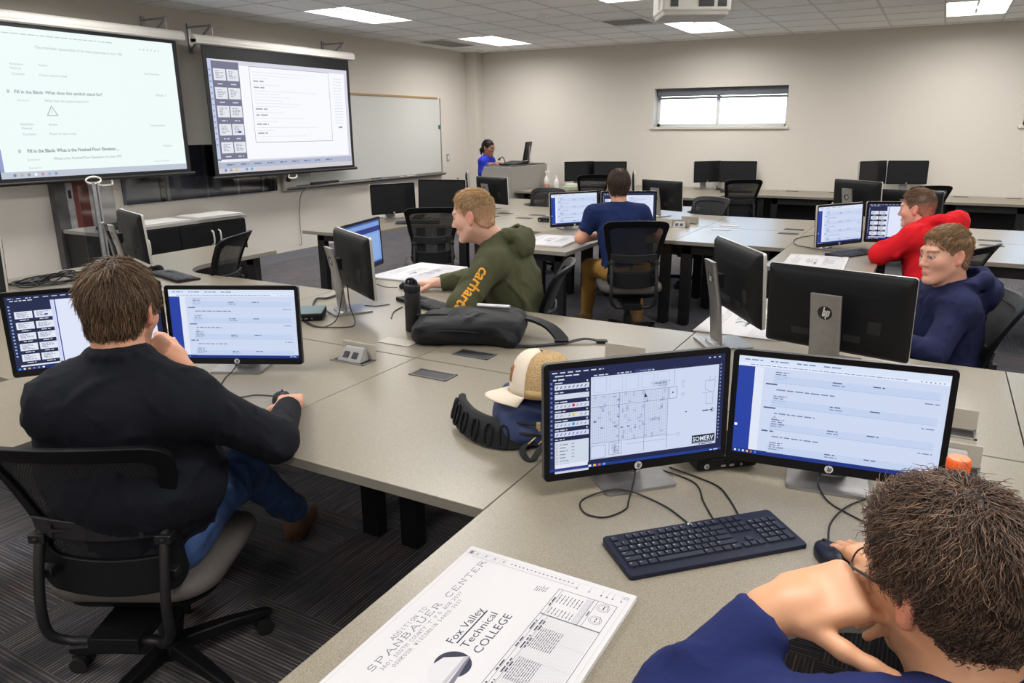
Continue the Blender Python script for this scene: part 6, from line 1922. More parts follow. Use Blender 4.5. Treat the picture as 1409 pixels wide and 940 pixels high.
def tangle(cx, cy, label, n, rad, seed, z=ZT):
    rnd = random.Random(seed); mb = MB()
    for i in range(n):
        pts = []; a = rnd.uniform(0, 6.28); r0 = rnd.uniform(0.3, 1)
        for k in range(9):
            a += rnd.uniform(0.5, 1.1) * (1 if i % 2 else -1)
            r0 = min(1, max(0.25, r0 + rnd.uniform(-0.25, 0.25)))
            pts.append((cx + rad * 0.6 * r0 * math.cos(a), cy + rad * r0 * math.sin(a), z + 0.004 + rnd.random() * 0.05 * (1 - r0 * 0.6) + (0.06 if (i == 1 and k == 4) else 0)))
        mb.tube(catmull(pts, 6), 0.004, 6)
    o = obj('cable_tangle', mb, M['cable']); tag(o, label, 'cables'); o['kind'] = 'stuff'; return o
tangle(-4.73, 2.63, 'loose tangle of black cables on the desk beyond the black sweater man', 9, 0.26, 5)
tangle(-2.78, 6.66, 'small tangle of black cables behind the blue polo man\'s left screen', 3, 0.1, 6)
tangle(-4.62, 6.35, 'tangle of cables under the two dark monitors below the whiteboard', 4, 0.14, 8)
tangle(-2.75, 11.2, 'tangle of cables under the dark monitors below the wide window', 3, 0.12, 9)
mb = MB(); mb.add([(-0.10, -0.06, 0), (0.10, -0.05, 0), (0.10, 0.05, 0), (-0.10, 0.04, 0), (-0.10, -0.06, 0.012), (0.10, -0.05, 0.03), (0.10, 0.05, 0.03), (-0.10, 0.04, 0.012)], [(3, 2, 1, 0), (4, 5, 6, 7), (0, 1, 5, 4), (1, 2, 6, 5), (2, 3, 7, 6), (3, 0, 4, 7)])
o = obj('power_brick', mb, M['rubber'], None, (-4.80, 2.50, ZT), R(40), bevel=0.005); tag(o, 'black wedge-shaped adapter at the left end of the cable tangle', 'adapter')
# ------------------------------------------------------------------ people
M['skin'] = attr_mat('skin', rough=0.5, sss=True)
M['hair'] = attr_mat('hair_strands', rough=0.45)
def cloth(name, col, sc=500, am=0.3): return simple(name, col, 0.9, spec=0.2, noise=(9, 0.07), bump=(sc, am))
def lin(c): return np.array(srgb(*c)[:3])
def frame_of(yaw, pitch=0.0, roll=0.0):
    """columns: right, forward, up"""
    A = Matrix.Rotation(R(yaw - 90), 3, 'Z') @ Matrix.Rotation(R(-pitch), 3, 'X') @ Matrix.Rotation(R(roll), 3, 'Y')
    return np.array(A)
class Person:
    def __init__(s, label, base, yaw, pelvis, neck, head, hyaw, hpitch=0, hroll=0, hs=1.0, bulk=1.0, shw=0.185, skin=(208, 160, 134), shoulders=None):
        s.label, s.base = label, Vector(base)
        s.pel, s.neck, s.head = V3(pelvis), V3(neck), V3(head)
        a = R(yaw); s.f = V3((math.cos(a), math.sin(a), 0)); s.r = V3((math.sin(a), -math.cos(a), 0))
        s.A = frame_of(hyaw, hpitch, hroll) * 1.0; s.hs, s.bulk, s.skin = hs, bulk, skin
        s.up = (s.neck - s.pel) / np.linalg.norm(s.neck - s.pel)
        s.shL, s.shR = (V3(shoulders[0]), V3(shoulders[1])) if shoulders else (s.neck - s.r * shw - s.up * 0.055, s.neck + s.r * shw - s.up * 0.055)
        fw = np.cross(s.up, s.r); s.T = np.stack([s.r, fw, s.up], 1)
        s.F = Field(); s.lips = []; s.hands = []
        s.waist = 1.0
    def H(s, p): return s.head + s.A @ (V3(p) * s.hs)
    def torso(s, F, t, sc=1.0):
        L = s.neck - s.pel; b = s.bulk * sc
        F.ell(s.pel + L * 0.02, ((0.170 * b + t), (0.122 * b + t), 0.13 + t), s.T, k=0.06)
        F.ell(s.pel + L * 0.36, (0.160 * b * s.waist + t, 0.120 * b * s.waist + t, 0.18 + t), s.T, k=0.07)
        F.ell(s.pel + L * 0.66, (0.168 * b + t, 0.118 * b + t, 0.165 + t), s.T, k=0.07)
        F.cap(s.shL, s.shR, 0.060 * b + t, 0.060 * b + t, k=0.07)
        n = s.neck - s.up * 0.012
        for sh in (s.shL, s.shR): F.cap(n, sh, 0.042 + t, 0.052 * b + t, k=0.05)
    def arms(s, F, L, Rr, t, end=1.0, cut=False, up_r=0.050, fo=(0.041, 0.028)):
        b = s.bulk
        for sh, (el, wr) in ((s.shL, L), (s.shR, Rr)):
            el, wr = V3(el), V3(wr)
            F.cap(sh, el, up_r * b + t, fo[0] * b + 0.003 + t, k=0.035)
            e = el + (wr - el) * end
            F.cap(el, e, fo[0] * b + t, (fo[0] + (fo[1] - fo[0]) * end) + t, k=0.03, flat=0.0 if cut else None)
    def legs(s, F, hips, knees, ankles, t, end=1.0):
        for h, k_, a in zip(hips, knees, ankles):
            h, k_, a = V3(h), V3(k_), V3(a)
            F.cap(h, k_, 0.083 * s.bulk + t, 0.058 + t, k=0.05)
            F.cap(k_, k_ + (a - k_) * end, 0.056 + t, 0.040 + t, k=0.04)
    def head_field(s):
        F, H, A, h = s.F, s.H, s.A, s.hs
        def E(c, r, k=0.02, op='u', B=None): F.ell(H(c), V3(r) * h, A if B is None else A @ B, k, op)
        def Cp(a, b, ra, rb, k=0.02, op='u'): F.cap(H(a), H(b), ra * h, rb * h, k, op)
        E((0, -0.014, 0.030), (0.074, 0.097, 0.091))
        E((0, 0.024, -0.032), (0.060, 0.064, 0.082), 0.035)
        for sx in (-1, 1):
            Cp((sx * 0.050, 0.004, -0.050), (sx * 0.020, 0.066, -0.100), 0.018, 0.016, 0.025)
            E((sx * 0.043, 0.056, -0.022), (0.022, 0.024, 0.024), 0.03)
        E((0, 0.078, -0.100), (0.020, 0.016, 0.016), 0.022)
        Cp((-0.036, 0.076, 0.028), (0.036, 0.076, 0.028), 0.011, 0.011, 0.02)
        for sx in (-1, 1): E((sx * 0.031, 0.097, 0.004), (0.019, 0.016, 0.012), 0.012, 's')
        for sx in (-1, 1): E((sx * 0.031, 0.0755, 0.004), (0.0135, 0.0125, 0.0115), 0.004)
        Cp((0, 0.084, 0.014), (0, 0.104, -0.026), 0.0075, 0.0100, 0.014)
        E((0, 0.1035, -0.030), (0.0105, 0.0105, 0.009), 0.008)
        for sx in (-1, 1): E((sx * 0.0115, 0.092, -0.033), (0.008, 0.010, 0.0075), 0.007)
        E((0, 0.0865, -0.061), (0.0235, 0.0105, 0.0052), 0.006); E((0, 0.0855, -0.0705), (0.0205, 0.0105, 0.006), 0.006)
        E((0, 0.0985, -0.0655), (0.024, 0.004, 0.0014), 0.003, 's')
        for sx in (-1, 1):
            B = np.array(Matrix.Rotation(R(sx * 16), 3, 'Z') @ Matrix.Rotation(R(12), 3, 'X'))
            E((sx * 0.079, -0.012, -0.004), (0.0085, 0.019, 0.032), 0.008, 'u', B)
            E((sx * 0.078, -0.008, -0.028), (0.008, 0.010, 0.012), 0.008, 'u', B)
            E((sx * 0.0865, -0.006, 0.002), (0.0055, 0.0105, 0.020), 0.006, 's', B)
        F.cap(s.neck - s.up * 0.03, H((0, -0.030, -0.060)), 0.062 * (0.5 + 0.5 * s.bulk), 0.055 * h, k=0.03)
        F.cap(s.neck + s.f * 0.03, H((0, 0.030, -0.075)), 0.045, 0.038 * h, k=0.03)
    def hand(s, wr, fd, nd, side, curls=(0.35, 0.4, 0.4, 0.45, 0.5), size=1.0, spread=0.012, thumb=(0.62, 0.62, 0.35)):
        F = s.F
        wr, fd, nd = V3(wr), V3(fd), V3(nd)
        fd = fd / np.linalg.norm(fd); nd = nd - fd * (nd @ fd); nd = nd / np.linalg.norm(nd)
        sd = np.cross(fd, nd) * (1 if side == 'R' else -1)
        z = size
        A = np.stack([fd, sd, nd], 1)
        F.box(wr + fd * 0.052 * z, (0.034 * z, 0.028 * z, 0.004 * z), 0.0115 * z, A, k=0.015)
        F.cap(wr - fd * 0.02, wr + fd * 0.03 * z, 0.026 * z, 0.024 * z, k=0.02)
        F.ell(wr + fd * 0.032 * z + sd * 0.022 * z + nd * 0.008 * z, V3((0.028, 0.016, 0.014)) * z, A, k=0.014)
        ln = [(0.044, 0.026, 0.021), (0.048, 0.030, 0.022), (0.045, 0.028, 0.022), (0.035, 0.021, 0.019)]
        tips = []
        for i, (o, w) in enumerate(zip((0.028, 0.0095, -0.0095, -0.027), (0.0088, 0.009, 0.0086, 0.0075))):
            p = wr + fd * (0.090 - 0.006 * (i == 3) - 0.003 * (i == 0)) * z + sd * o * z
            F.cap(wr + fd * 0.05 * z + sd * o * 0.7 * z, p, 0.0085 * z, 0.0100 * z, k=0.012)
            c = curls[i + 1]; ang = 0.0
            d0 = fd + sd * o / 0.028 * spread * 4
            d0 = d0 / np.linalg.norm(d0)
            r0 = w * z
            for j, l in enumerate(ln[i]):
                ang += c * (0.8 if j == 0 else (1.15 if j == 1 else 0.7))
                d = d0 * math.cos(ang) + nd * math.sin(ang)
                q = p + d * l * z
                F.cap(p, q, r0, r0 * 0.92, k=0.0045); p = q; r0 *= 0.92
            tips.append((p, -d0 * math.sin(ang) * -1 * 0 + (-nd * math.cos(ang) + d0 * math.sin(ang))))
        a, b, c = thumb
        p = wr + fd * 0.026 * z + sd * 0.030 * z + nd * 0.006 * z
        d = fd * (1 - a * 0.55) + sd * a + nd * b * 0.5; d /= np.linalg.norm(d)
        for j, l in enumerate((0.042, 0.033, 0.026)):
            q = p + d * l * z
            F.cap(p, q, (0.0135, 0.0115, 0.0100)[j] * z, (0.0115, 0.0100, 0.0085)[j] * z, k=0.008)
            p = q; d = d + fd * c * 0.5 - sd * c * 0.35 + nd * b * 0.35; d /= np.linalg.norm(d)
        s.hands.append((wr + fd * 0.09 * z, 0.12))
    def body(s, v, beard=None, brow=(92, 66, 46), lip=(176, 112, 100), iris=(70, 90, 110)):
        vs, Q = s.F.mesh(v)
        vs = smooth_v(vs, Q, 1, 0.35)
        q = ((vs - s.head) @ s.A) / s.hs
        col = np.tile(lin(s.skin), (len(vs), 1))
        x, y, z = q[:, 0], q[:, 1], q[:, 2]
        inh = (np.linalg.norm(q, axis=1) < 0.16) & (np.abs(x) < 0.095) if False else (np.linalg.norm(q, axis=1) < 0.16)
        def mix(mask, c, a=1.0):
            m = (np.clip(mask, 0, 1) * inh * a)[:, None]
            col[:] = col * (1 - m) + lin(c) * m
        g = lambda cx, cz, rx, rz: np.clip(1.6 - 1.6 * np.sqrt(((x - cx) / rx) ** 2 + ((z - cz) / rz) ** 2), 0, 1) * (y > 0.04)
        for sx in (-1, 1):
            mix(g(sx * 0.042, -0.022, 0.034, 0.030), (214, 138, 116), 0.35)
            mix(np.clip((np.abs(x) - 0.070) / 0.008, 0, 1) * (np.abs(x) < 0.1) * (np.abs(z) < 0.045) * (np.abs(y + 0.01) < 0.032), (216, 128, 108), 0.3)
        mix(g(0, -0.03, 0.018, 0.014), (212, 132, 112), 0.35)
        mix(g(0, -0.066, 0.026, 0.013), lip, 0.85)
        if beard: mix(np.clip((-z - 0.028) / 0.02, 0, 1) * (z > -0.13) * (y > -0.012) * (1 - g(0, -0.066, 0.026, 0.012)), beard[0], beard[1])
        for sx in (-1, 1):
            e = ((x - sx * 0.031) / 0.0125) ** 2 + ((z - 0.0035) / 0.0046) ** 2
            mix((e < 2.4) * (y > 0.07) * 1.0, (96, 62, 50), 0.6)
            mix((e < 1) * (y > 0.07) * 1.0, (196, 184, 178))
            e2 = ((x - sx * 0.031) / 0.0058) ** 2 + ((z - 0.0035) / 0.0048) ** 2
            mix((e2 < 1) * (y > 0.07) * 1.0, iris); mix((e2 < 0.25) * (y > 0.07) * 1.0, (14, 12, 12))
            t = np.clip((sx * x - 0.012) / 0.040, 0, 1)
            zb = 0.0235 + 0.008 * np.sin(t * 2.2) - 0.004 * t
            mix(np.clip(1.5 - np.abs(z - zb) / 0.0038, 0, 1) * (sx * x > 0.011) * (sx * x < 0.053) * (y > 0.05), brow, 0.85)
        bp = np.array(s.base)
        o = obj('person', quad_mesh('person', vs - bp, Q, M['skin'], col), None, None, loc=s.base)
        tag(o, s.label, 'person'); s.o = o
        s.skin_v = vs
        return o
    def wear(s, name, F, v, mat, fold=None, sm=2, label=None, seed=0):
        vs, Q = F.mesh(v); vs = smooth_v(vs, Q, sm)
        if fold:
            n = vnormals(vs, Q)
            vs = vs + n * (folds(vs, fold[0], seed) * fold[1] + folds(vs, fold[0] * 2.3, seed + 3) * fold[1] * 0.35)[:, None]
        me = quad_mesh(name, vs - np.array(s.base), Q, mat)
        o = obj(name, me, None, s.o)
        if label: o['label'] = label
        return o
    def hood(s, F, size=1.0, back=0.095, drop=0.02, k=0.03):
        n, f, r, u = s.neck, s.f, s.r, V3((0, 0, 1))
        pts = [(-0.030, 0.105, -0.070), (-0.078, 0.060, -0.020), (-0.104, -0.015, 0.026), (-0.085, -0.080, 0.048), (0, -0.108, 0.054), (0.085, -0.080, 0.048), (0.104, -0.015, 0.026), (0.078, 0.060, -0.020), (0.030, 0.105, -0.070)]
        W = [n + r * (a * size) + f * (b * size) + u * (c * size) for a, b, c in pts]
        rr = [0.020, 0.026, 0.031, 0.036, 0.038, 0.036, 0.031, 0.026, 0.020]
        for i in range(len(W) - 1): F.cap(W[i], W[i + 1], rr[i] * size, rr[i + 1] * size, k=0.014)
        T = np.stack([r, f, u], 1)
        F.ell(n - f * (back + 0.035) * size - u * drop, V3((0.118, 0.060, 0.085)) * size, T, k=0.022)
        F.ell(n - f * (back - 0.015) * size + u * (0.055 - drop), V3((0.070, 0.030, 0.048)) * size, T, k=0.02, op='s')
    def hem(s, F, off):
        p = s.pel + s.up * off; u = s.up
        F.fun(lambda P: -((P - p) @ u), s.neck, 0.6, k=0.012, op='i')
    def collar(s, F, r_=0.066, th=0.010, z=0.012, tilt=0.012, n=14):
        u = s.up
        P = [s.neck + s.r * (r_ * math.sin(a)) + s.f * (r_ * 0.95 * math.cos(a) + 0.006) + u * (z - tilt * math.cos(a)) for a in np.linspace(0, 2 * PI, n + 1)]
        for i in range(n): F.cap(P[i], P[i + 1], th, th, k=0.012)
    def shoe(s, ankle, d, mat, name='shoe', ln=0.27, boot=False):
        a = V3(ankle); d = V3(d); d[2] = 0; d /= np.linalg.norm(d); F = Field()
        r = np.cross(d, V3((0, 0, 1))); T = np.stack([d, r, V3((0, 0, 1))], 1)
        c = V3((a[0], a[1], 0))
        F.ell(c + d * 0.115 + V3((0, 0, 0.042)), (0.085, 0.045, 0.036), T, k=0.04)
        F.ell(c + d * 0.0 + V3((0, 0, 0.05)), (0.065, 0.040, 0.048), T, k=0.05)
        if boot: F.cap(c + V3((0, 0, 0.07)), c + V3((0, 0, 0.15)), 0.048, 0.052, k=0.03)
        F.box(c + d * 0.055 + V3((0, 0, 0.012)), (0.095, 0.028, 0.002), 0.010, T, k=0.012)
        vs, Q = F.mesh(0.009)
        obj(name, quad_mesh(name, smooth_v(vs, Q, 1) - np.array(s.base), Q, mat), None, s.o)
    # hair: a cap over the scalp plus thousands of thin strands that follow the comb direction
    def hair(s, cols, n, length, region, wave=0.0, stand=0.35, thick=0.0009, comb=None, v=0.006, seed=1, cap=0.006, jit=0.3, segs=5, lenf=None, crown=(0, -0.055, 0.118), fade=None):
        rs = np.random.RandomState(seed)
        c0, r0 = V3((0, -0.014, 0.030)), V3((0.074, 0.097, 0.091))
        ys, zs = region
        def hmask(q): return q[:, 2] - np.interp(q[:, 1], ys, zs)
        F = Field()
        h = s.hs; A = s.A; hd = s.head
        F.ell(s.H(c0), (r0 + cap) * h, A, k=0.01)
        def nape(P):
            q = ((P - hd) @ A) / h
            return np.linalg.norm((q - V3((0, -0.035, -0.045))) / V3((0.062, 0.062, 0.05)), axis=1) * 0.05 - 0.05
        F.fun(nape, s.H((0, -0.035, -0.045)), 0.075 * h, k=0.02)
        def cutter(P):
            q = ((P - hd) @ A) / h
            return -hmask(q) * h
        F.fun(cutter, s.H((0, 0, 0.03)), 0.2, k=0.006, op='i')
        vs, Q = F.mesh(v); vs = smooth_v(vs, Q, 1)
        base = lin(cols[0])
        fz = np.clip((((vs - hd) @ A)[:, 2] / h - fade[0]) / 0.045, 0, 1)[:, None] if fade else np.ones((len(vs), 1))
        capcol = base * 0.55 * fz + (base * 0.5 + lin(s.skin) * 0.45) * (1 - fz)
        V_all, F_all, C_all = [vs], [], [capcol]
        tri = np.concatenate([Q[:, [0, 1, 2]], Q[:, [0, 2, 3]]]); F_all.append(tri)
        # strand roots on the cap's outer side
        nn = vnormals(vs, Q); ql = ((vs - hd) @ A) / h; nl = nn @ A
        outw = ((ql - V3((0, -0.014, 0.02))) * nl).sum(1) > 0.02
        ok = np.where(outw & (hmask(ql) > -0.002))[0]
        pick = rs.choice(ok, n)
        root = ql[pick] + rs.normal(0, 0.0022, (n, 3)); nr = nl[pick]
        flow = root - V3(crown)
        if comb is not None: flow = comb(root, flow)
        flow = flow + rs.normal(0, 0.012, (n, 3)); flow = flow - nr * (flow * nr).sum(1)[:, None]
        flow /= np.maximum(np.linalg.norm(flow, axis=1), 1e-6)[:, None]
        flow = flow + rs.normal(0, jit, (n, 3)) * 0.6
        st = stand if not callable(stand) else stand(root)[:, None]
        L = length * (lenf(root) if lenf else 1.0) * rs.uniform(0.65, 1.15, n)
        L = np.atleast_1d(L)
        ph = rs.uniform(0, 6.28, n) if wave else 0
        clump = np.sin(root @ V3((210, 130, 170))) * 2 + np.sin(root @ V3((-120, 190, 90)) * 1.3)
        pts = []
        for k in range(segs):
            t = k / (segs - 1)
            d = nr * (st * t * (1.25 - 0.85 * t)) + flow * t + V3((0, 0, -0.18)) * t * t
            p = root + d * L[:, None]
            if wave is not None and wave:
                side = np.cross(flow, nr)
                p = p + side * (np.sin(clump * 1.5 + t * 5.5 + ph * 0.25) * wave * t)[:, None] + nr * (np.cos(clump + t * 5 + ph * 0.2) * wave * 0.6 * t)[:, None]
            pts.append(p)
        pts = np.stack(pts, 1)                                # n, segs, 3
        # keep strands outside the skull
        e = (pts - c0) / (r0 + 0.002); el = np.linalg.norm(e, axis=2)
        push = np.where((el < 1) & (pts[:, :, 2] > -0.02), 1 / np.maximum(el, 1e-3), 1)[:, :, None]
        pts = c0 + (pts - c0) * push
        W = hd + (pts * h).reshape(-1, 3) @ A.T
        W = W.reshape(n, segs, 3)
        tan = np.gradient(W, axis=1); tan /= np.maximum(np.linalg.norm(tan, axis=2), 1e-9)[:, :, None]
        ref = rs.normal(size=(n, 1, 3)); u = np.cross(tan, ref); u /= np.maximum(np.linalg.norm(u, axis=2), 1e-9)[:, :, None]
        w = np.cross(tan, u)
        ra = thick * h * np.linspace(1, 0.35, segs)[None, :, None]
        rings = np.stack([W + ra * (u * math.cos(a) + w * math.sin(a)) for a in (0, 2.094, 4.189)], 2)     # n, segs, 3, 3
        off = len(vs)
        V_all.append(rings.reshape(-1, 3))
        i = np.arange(n)[:, None, None] * (segs * 3) + np.arange(segs - 1)[None, :, None] * 3
        k = np.arange(3)[None, None, :]; k2 = (k + 1) % 3
        a, b, c, d = i + k, i + k2, i + 3 + k2, i + 3 + k
        q4 = np.stack([a, b, c, d], -1).reshape(-1, 4) + off
        F_all.append(q4[:, [0, 1, 2]]); F_all.append(q4[:, [0, 2, 3]])
        m = rs.rand(n) * 0.6 + 0.4 * (0.5 + 0.5 * np.sin(clump))
        cc = np.array([lin(c) for c in cols])
        idx = np.clip((m * len(cols)).astype(int), 0, len(cols) - 1)
        sc = cc[idx] * rs.uniform(0.8, 1.2, (n, 1))
        C_all.append(np.repeat(sc, segs * 3, axis=0))
        o = obj('hair', quad_mesh('hair', np.concatenate(V_all) - np.array(s.base), np.concatenate(F_all), M['hair'], np.concatenate(C_all)), None, s.o)
        return o
    def glasses(s, mat, lens=True):
        g = MB(); h = s.hs
        P = lambda p: Vector([float(v) for v in s.H(p)]) - s.base
        for sx in (-1, 1):
            ring = [P((sx * 0.033 + 0.025 * math.cos(a), 0.104 - 0.010 * (abs(sx * 0.033 + 0.025 * math.cos(a)) / 0.058) ** 2, 0.002 + 0.018 * math.sin(a))) for a in np.linspace(0, 2 * PI, 20, endpoint=False)]
            g.tube(ring, 0.0013 * h, 6, closed=True)
            g.tube([P((sx * 0.058, 0.094, 0.008)), P((sx * 0.070, 0.080, 0.010)), P((sx * 0.0795, 0.03, 0.010)), P((sx * 0.083, -0.012, 0.012)), P((sx * 0.082, -0.03, -0.004))], 0.0019 * h, 6)
        g.tube([P((-0.008, 0.106, 0.006)), P((0, 0.1085, 0.009)), P((0.008, 0.106, 0.006))], 0.0014 * h, 6)
        o = obj('glasses', g, mat, s.o)
        if lens:
            l = MB()
            for sx in (-1, 1):
                ring = [P((sx * 0.033 + 0.024 * math.cos(a), 0.104 - 0.010 * (abs(sx * 0.033 + 0.024 * math.cos(a)) / 0.058) ** 2, 0.002 + 0.017 * math.sin(a))) for a in np.linspace(0, 2 * PI, 20, endpoint=False)]
                l.add(ring, [tuple(range(20))])
            obj('lens', l, M['clear'], o)
SHORT = ([-0.12, -0.07, -0.045, -0.02, 0.0, 0.014, 0.022, 0.032, 0.046, 0.058, 0.07, 0.085, 0.12], [-0.062, -0.070, -0.056, -0.026, 0.024, 0.002, 0.004, 0.040, 0.058, 0.072, 0.086, 0.096, 0.1])
NECKLINE = ([-0.12, -0.07, -0.045, -0.02, 0.0, 0.012, 0.020, 0.030, 0.045, 0.058, 0.07, 0.09, 0.12], [-0.064, -0.072, -0.055, -0.022, 0.026, 0.012, 0.008, 0.040, 0.056, 0.066, 0.078, 0.088, 0.092])
LOWER = ([-0.12, -0.07, -0.045, -0.02, 0.0, 0.018, 0.03, 0.052, 0.07, 0.09, 0.12], [-0.088, -0.094, -0.075, -0.035, 0.018, 0.000, 0.008, 0.034, 0.060, 0.072, 0.08])
def text_decal(name, s, target, O, U, N, size, mat, parent, bold=0.0, width=None):
    """lettering wrapped onto a garment: O start of the baseline, U reading direction, N outward"""
    vs, fs, x0, x1 = text_mesh(s, bold)
    k = size if width is None else width / (x1 - x0)
    bm = bmesh.new(); bm.from_mesh(target.data); bt = BVHTree.FromBMesh(bm)
    U = Vector(U).normalized(); N = Vector(N); N = (N - U * N.dot(U)).normalized(); Vv = N.cross(U)
    me = bmesh.new()
    bv = [me.verts.new(((a - x0) * k, b * size, 0)) for a, b in vs]
    for f in fs:
        try: me.faces.new([bv[i] for i in f])
        except ValueError: pass
    bmesh.ops.triangulate(me, faces=me.faces[:]); bmesh.ops.subdivide_edges(me, edges=[e for e in me.edges if e.calc_length() > 0.012], cuts=2, use_grid_fill=False)
    bmesh.ops.triangulate(me, faces=me.faces[:])
    base = Vector(parent.location) if parent else Vector((0, 0, 0))
    for v in me.verts:
        p = Vector(O) + U * v.co.x + Vv * v.co.y - base
        hit, nr, i, d = bt.ray_cast(p + N * 0.15, -N, 0.4)
        v.co = (hit + N * 0.0018) if hit else (p + N * 0.0)
    m = bpy.data.meshes.new(name); me.to_mesh(m); me.free(); bm.free(); m.materials.append(mat)
    return obj(name, m, None, parent)
# --- the man in the black sweater, seen from behind
P = Person('man in a black sweater seen from behind, chin on his hand, at the left', (-1.86, 1.14, 0), 122, (-1.865, 1.150, 0.555), (-1.735, 1.085, 1.105), (-1.765, 1.125, 1.210), 120, 12, 2, hs=1.0, bulk=1.12,
           shoulders=((-1.835, 0.985, 0.985), (-1.585, 1.145, 0.985)), skin=(206, 150, 122))
P.waist = 1.30
LA, RA = ((-1.90, 1.27, 0.83), (-1.705, 1.225, 1.035)), ((-1.535, 1.375, 0.80), (-1.735, 1.625, 0.785))
P.torso(P.F, -0.012); P.arms(P.F, LA, RA, 0.0); P.head_field()
hips = [P.pel - P.r * 0.095, P.pel + P.r * 0.095]; knees = [(-2.20, 1.50, 0.50), (-1.99, 1.62, 0.50)]; ank = [(-2.26, 1.62, 0.10), (-2.15, 1.99, 0.12)]
P.legs(P.F, hips, knees, ank, -0.008)
P.hand(RA[1], (-0.55, 0.62, -0.10), (0, 0.0, -1), 'R', (0.3, 0.30, 0.34, 0.38, 0.42), 1.08)
P.hand(LA[1], (-0.80, -0.20, 0.50), (-0.50, 0.50, -0.45), 'L', (0.3, 1.25, 1.25, 1.25, 1.25), 1.08, thumb=(0.25, 0.5, 0.6))
P.body(0.0055, beard=((110, 78, 60), 0.55))
F = Field(); P.torso(F, 0.012); P.arms(F, LA, RA, 0.014, 0.93, True, up_r=0.056); P.collar(F, 0.068, 0.013, z=0.004)
for el, wr in (LA, RA):
    el, wr = V3(el), V3(wr); F.cap(el + (wr - el) * 0.84, el + (wr - el) * 0.95, 0.042, 0.038, k=0.008, flat=0.0)
P.hem(F, -0.02)
P.wear('sweater', F, 0.008, cloth('black_knit', (22, 24, 32), 700, 0.35), (32, 0.011), label='black long-sleeved sweater')
F = Field(); F.ell(P.pel - P.up * 0.03, (0.190, 0.150, 0.11), P.T, k=0.05); P.legs(F, hips, knees, ank, 0.018, 0.95)
M['denim'] = simple('blue_denim', (56, 84, 134), 0.85, noise=(14, 0.35), bump=(500, 0.4))
P.wear('jeans', F, 0.008, M['denim'], (30, 0.010), label='blue jeans')
M['boot'] = simple('brown_leather', (98, 66, 44), 0.6, noise=(12, 0.2))
for a in ank: P.shoe(a, (-0.4, 0.9, 0), M['boot'], 'boot', boot=True)
P.hair([(62, 46, 34), (80, 60, 43), (100, 76, 54), (134, 104, 74)], 9000, 0.034, LOWER, wave=0.002, stand=0.16, thick=0.0011, cap=0.006, jit=0.16, seed=2, lenf=lambda q: np.clip(0.8 + q[:, 2] * 5, 0.35, 1.4))
P.glasses(M['black_metal'])

# --- the near man at the lower right
P = Person('man with curly brown hair and glasses at the lower right, fist against his cheek', (0.15, 0.88, 0), 122, (0.190, 0.870, 0.545), (0.125, 0.915, 0.945), (0.078, 1.000, 1.085), 138, 14, -4, hs=1.03, bulk=1.0,
           shoulders=((-0.075, 0.80, 0.925), (0.30, 0.985, 0.925)), skin=(200, 146, 110))
LA, RA = ((-0.30, 0.735, 0.815), (-0.108, 0.925, 1.028)), ((0.27, 1.26, 0.82), (0.03, 1.50, 0.785))
P.torso(P.F, -0.012); P.arms(P.F, LA, RA, 0.0); P.head_field()
hips = [P.pel - P.r * 0.09, P.pel + P.r * 0.09]; knees = [(-0.10, 1.16, 0.50), (0.10, 1.28, 0.50)]; ank = [(-0.06, 1.22, 0.10), (0.10, 1.40, 0.10)]
P.legs(P.F, hips, knees, ank, -0.008)
P.hand(LA[1], (0.86, 0.42, 0.30), (0.10, 0.50, -0.80), 'L', (0.25, 0.95, 1.0, 1.05, 1.1), 1.08, thumb=(0.75, 0.25, 0.25))
P.hand(RA[1], (-0.62, 0.62, 0.04), (0, 0.05, -1), 'R', (0.3, 0.42, 0.42, 0.46, 0.5), 1.05)
P.body(0.0045)
F = Field(); P.torso(F, 0.012); P.arms(F, LA, RA, 0.018, 0.93, True); P.hood(F, 0.95, drop=0.035)
for el, wr in (LA, RA):
    el, wr = V3(el), V3(wr); F.cap(el + (wr - el) * 0.84, el + (wr - el) * 0.95, 0.046, 0.041, k=0.008, flat=0.0)
M['navy_cloth'] = cloth('navy_fleece', (30, 38, 84), 600, 0.3)
P.hem(F, -0.03)
P.wear('hooded_top', F, 0.007, M['navy_cloth'], (30, 0.010), label='navy blue hooded top', seed=1)
F = Field(); F.ell(P.pel, (0.18, 0.14, 0.12), P.T, k=0.05); P.legs(F, hips, knees, ank, 0.012, 0.95)
P.wear('trousers', F, 0.014, cloth('dark_trousers', (30, 31, 38)), (20, 0.005))
for a in ank: P.shoe(a, (-0.5, 0.85, 0), M['rubber'])
P.hair([(56, 41, 31), (70, 51, 38), (88, 65, 49), (112, 85, 66)], 14000, 0.026, NECKLINE, wave=0.0055, stand=0.34, thick=0.0009, cap=0.011, jit=0.32, seed=4, segs=7, lenf=lambda q: np.clip(0.30 + (q[:, 2] + 0.02) * 8, 0.2, 1.25) * np.where((q[:, 1] > 0.02) & (q[:, 2] < 0.075), 0.35, 1.0), comb=lambda q, fl: np.where((q[:, 1] > 0.02)[:, None], V3((0.25, 0.5, 0.5)) + fl * 2, fl + V3((0.02, 0, 0)) * np.sin(q[:, :1] * 160)))
P.glasses(simple('olive_frame', (46, 48, 36), 0.3))

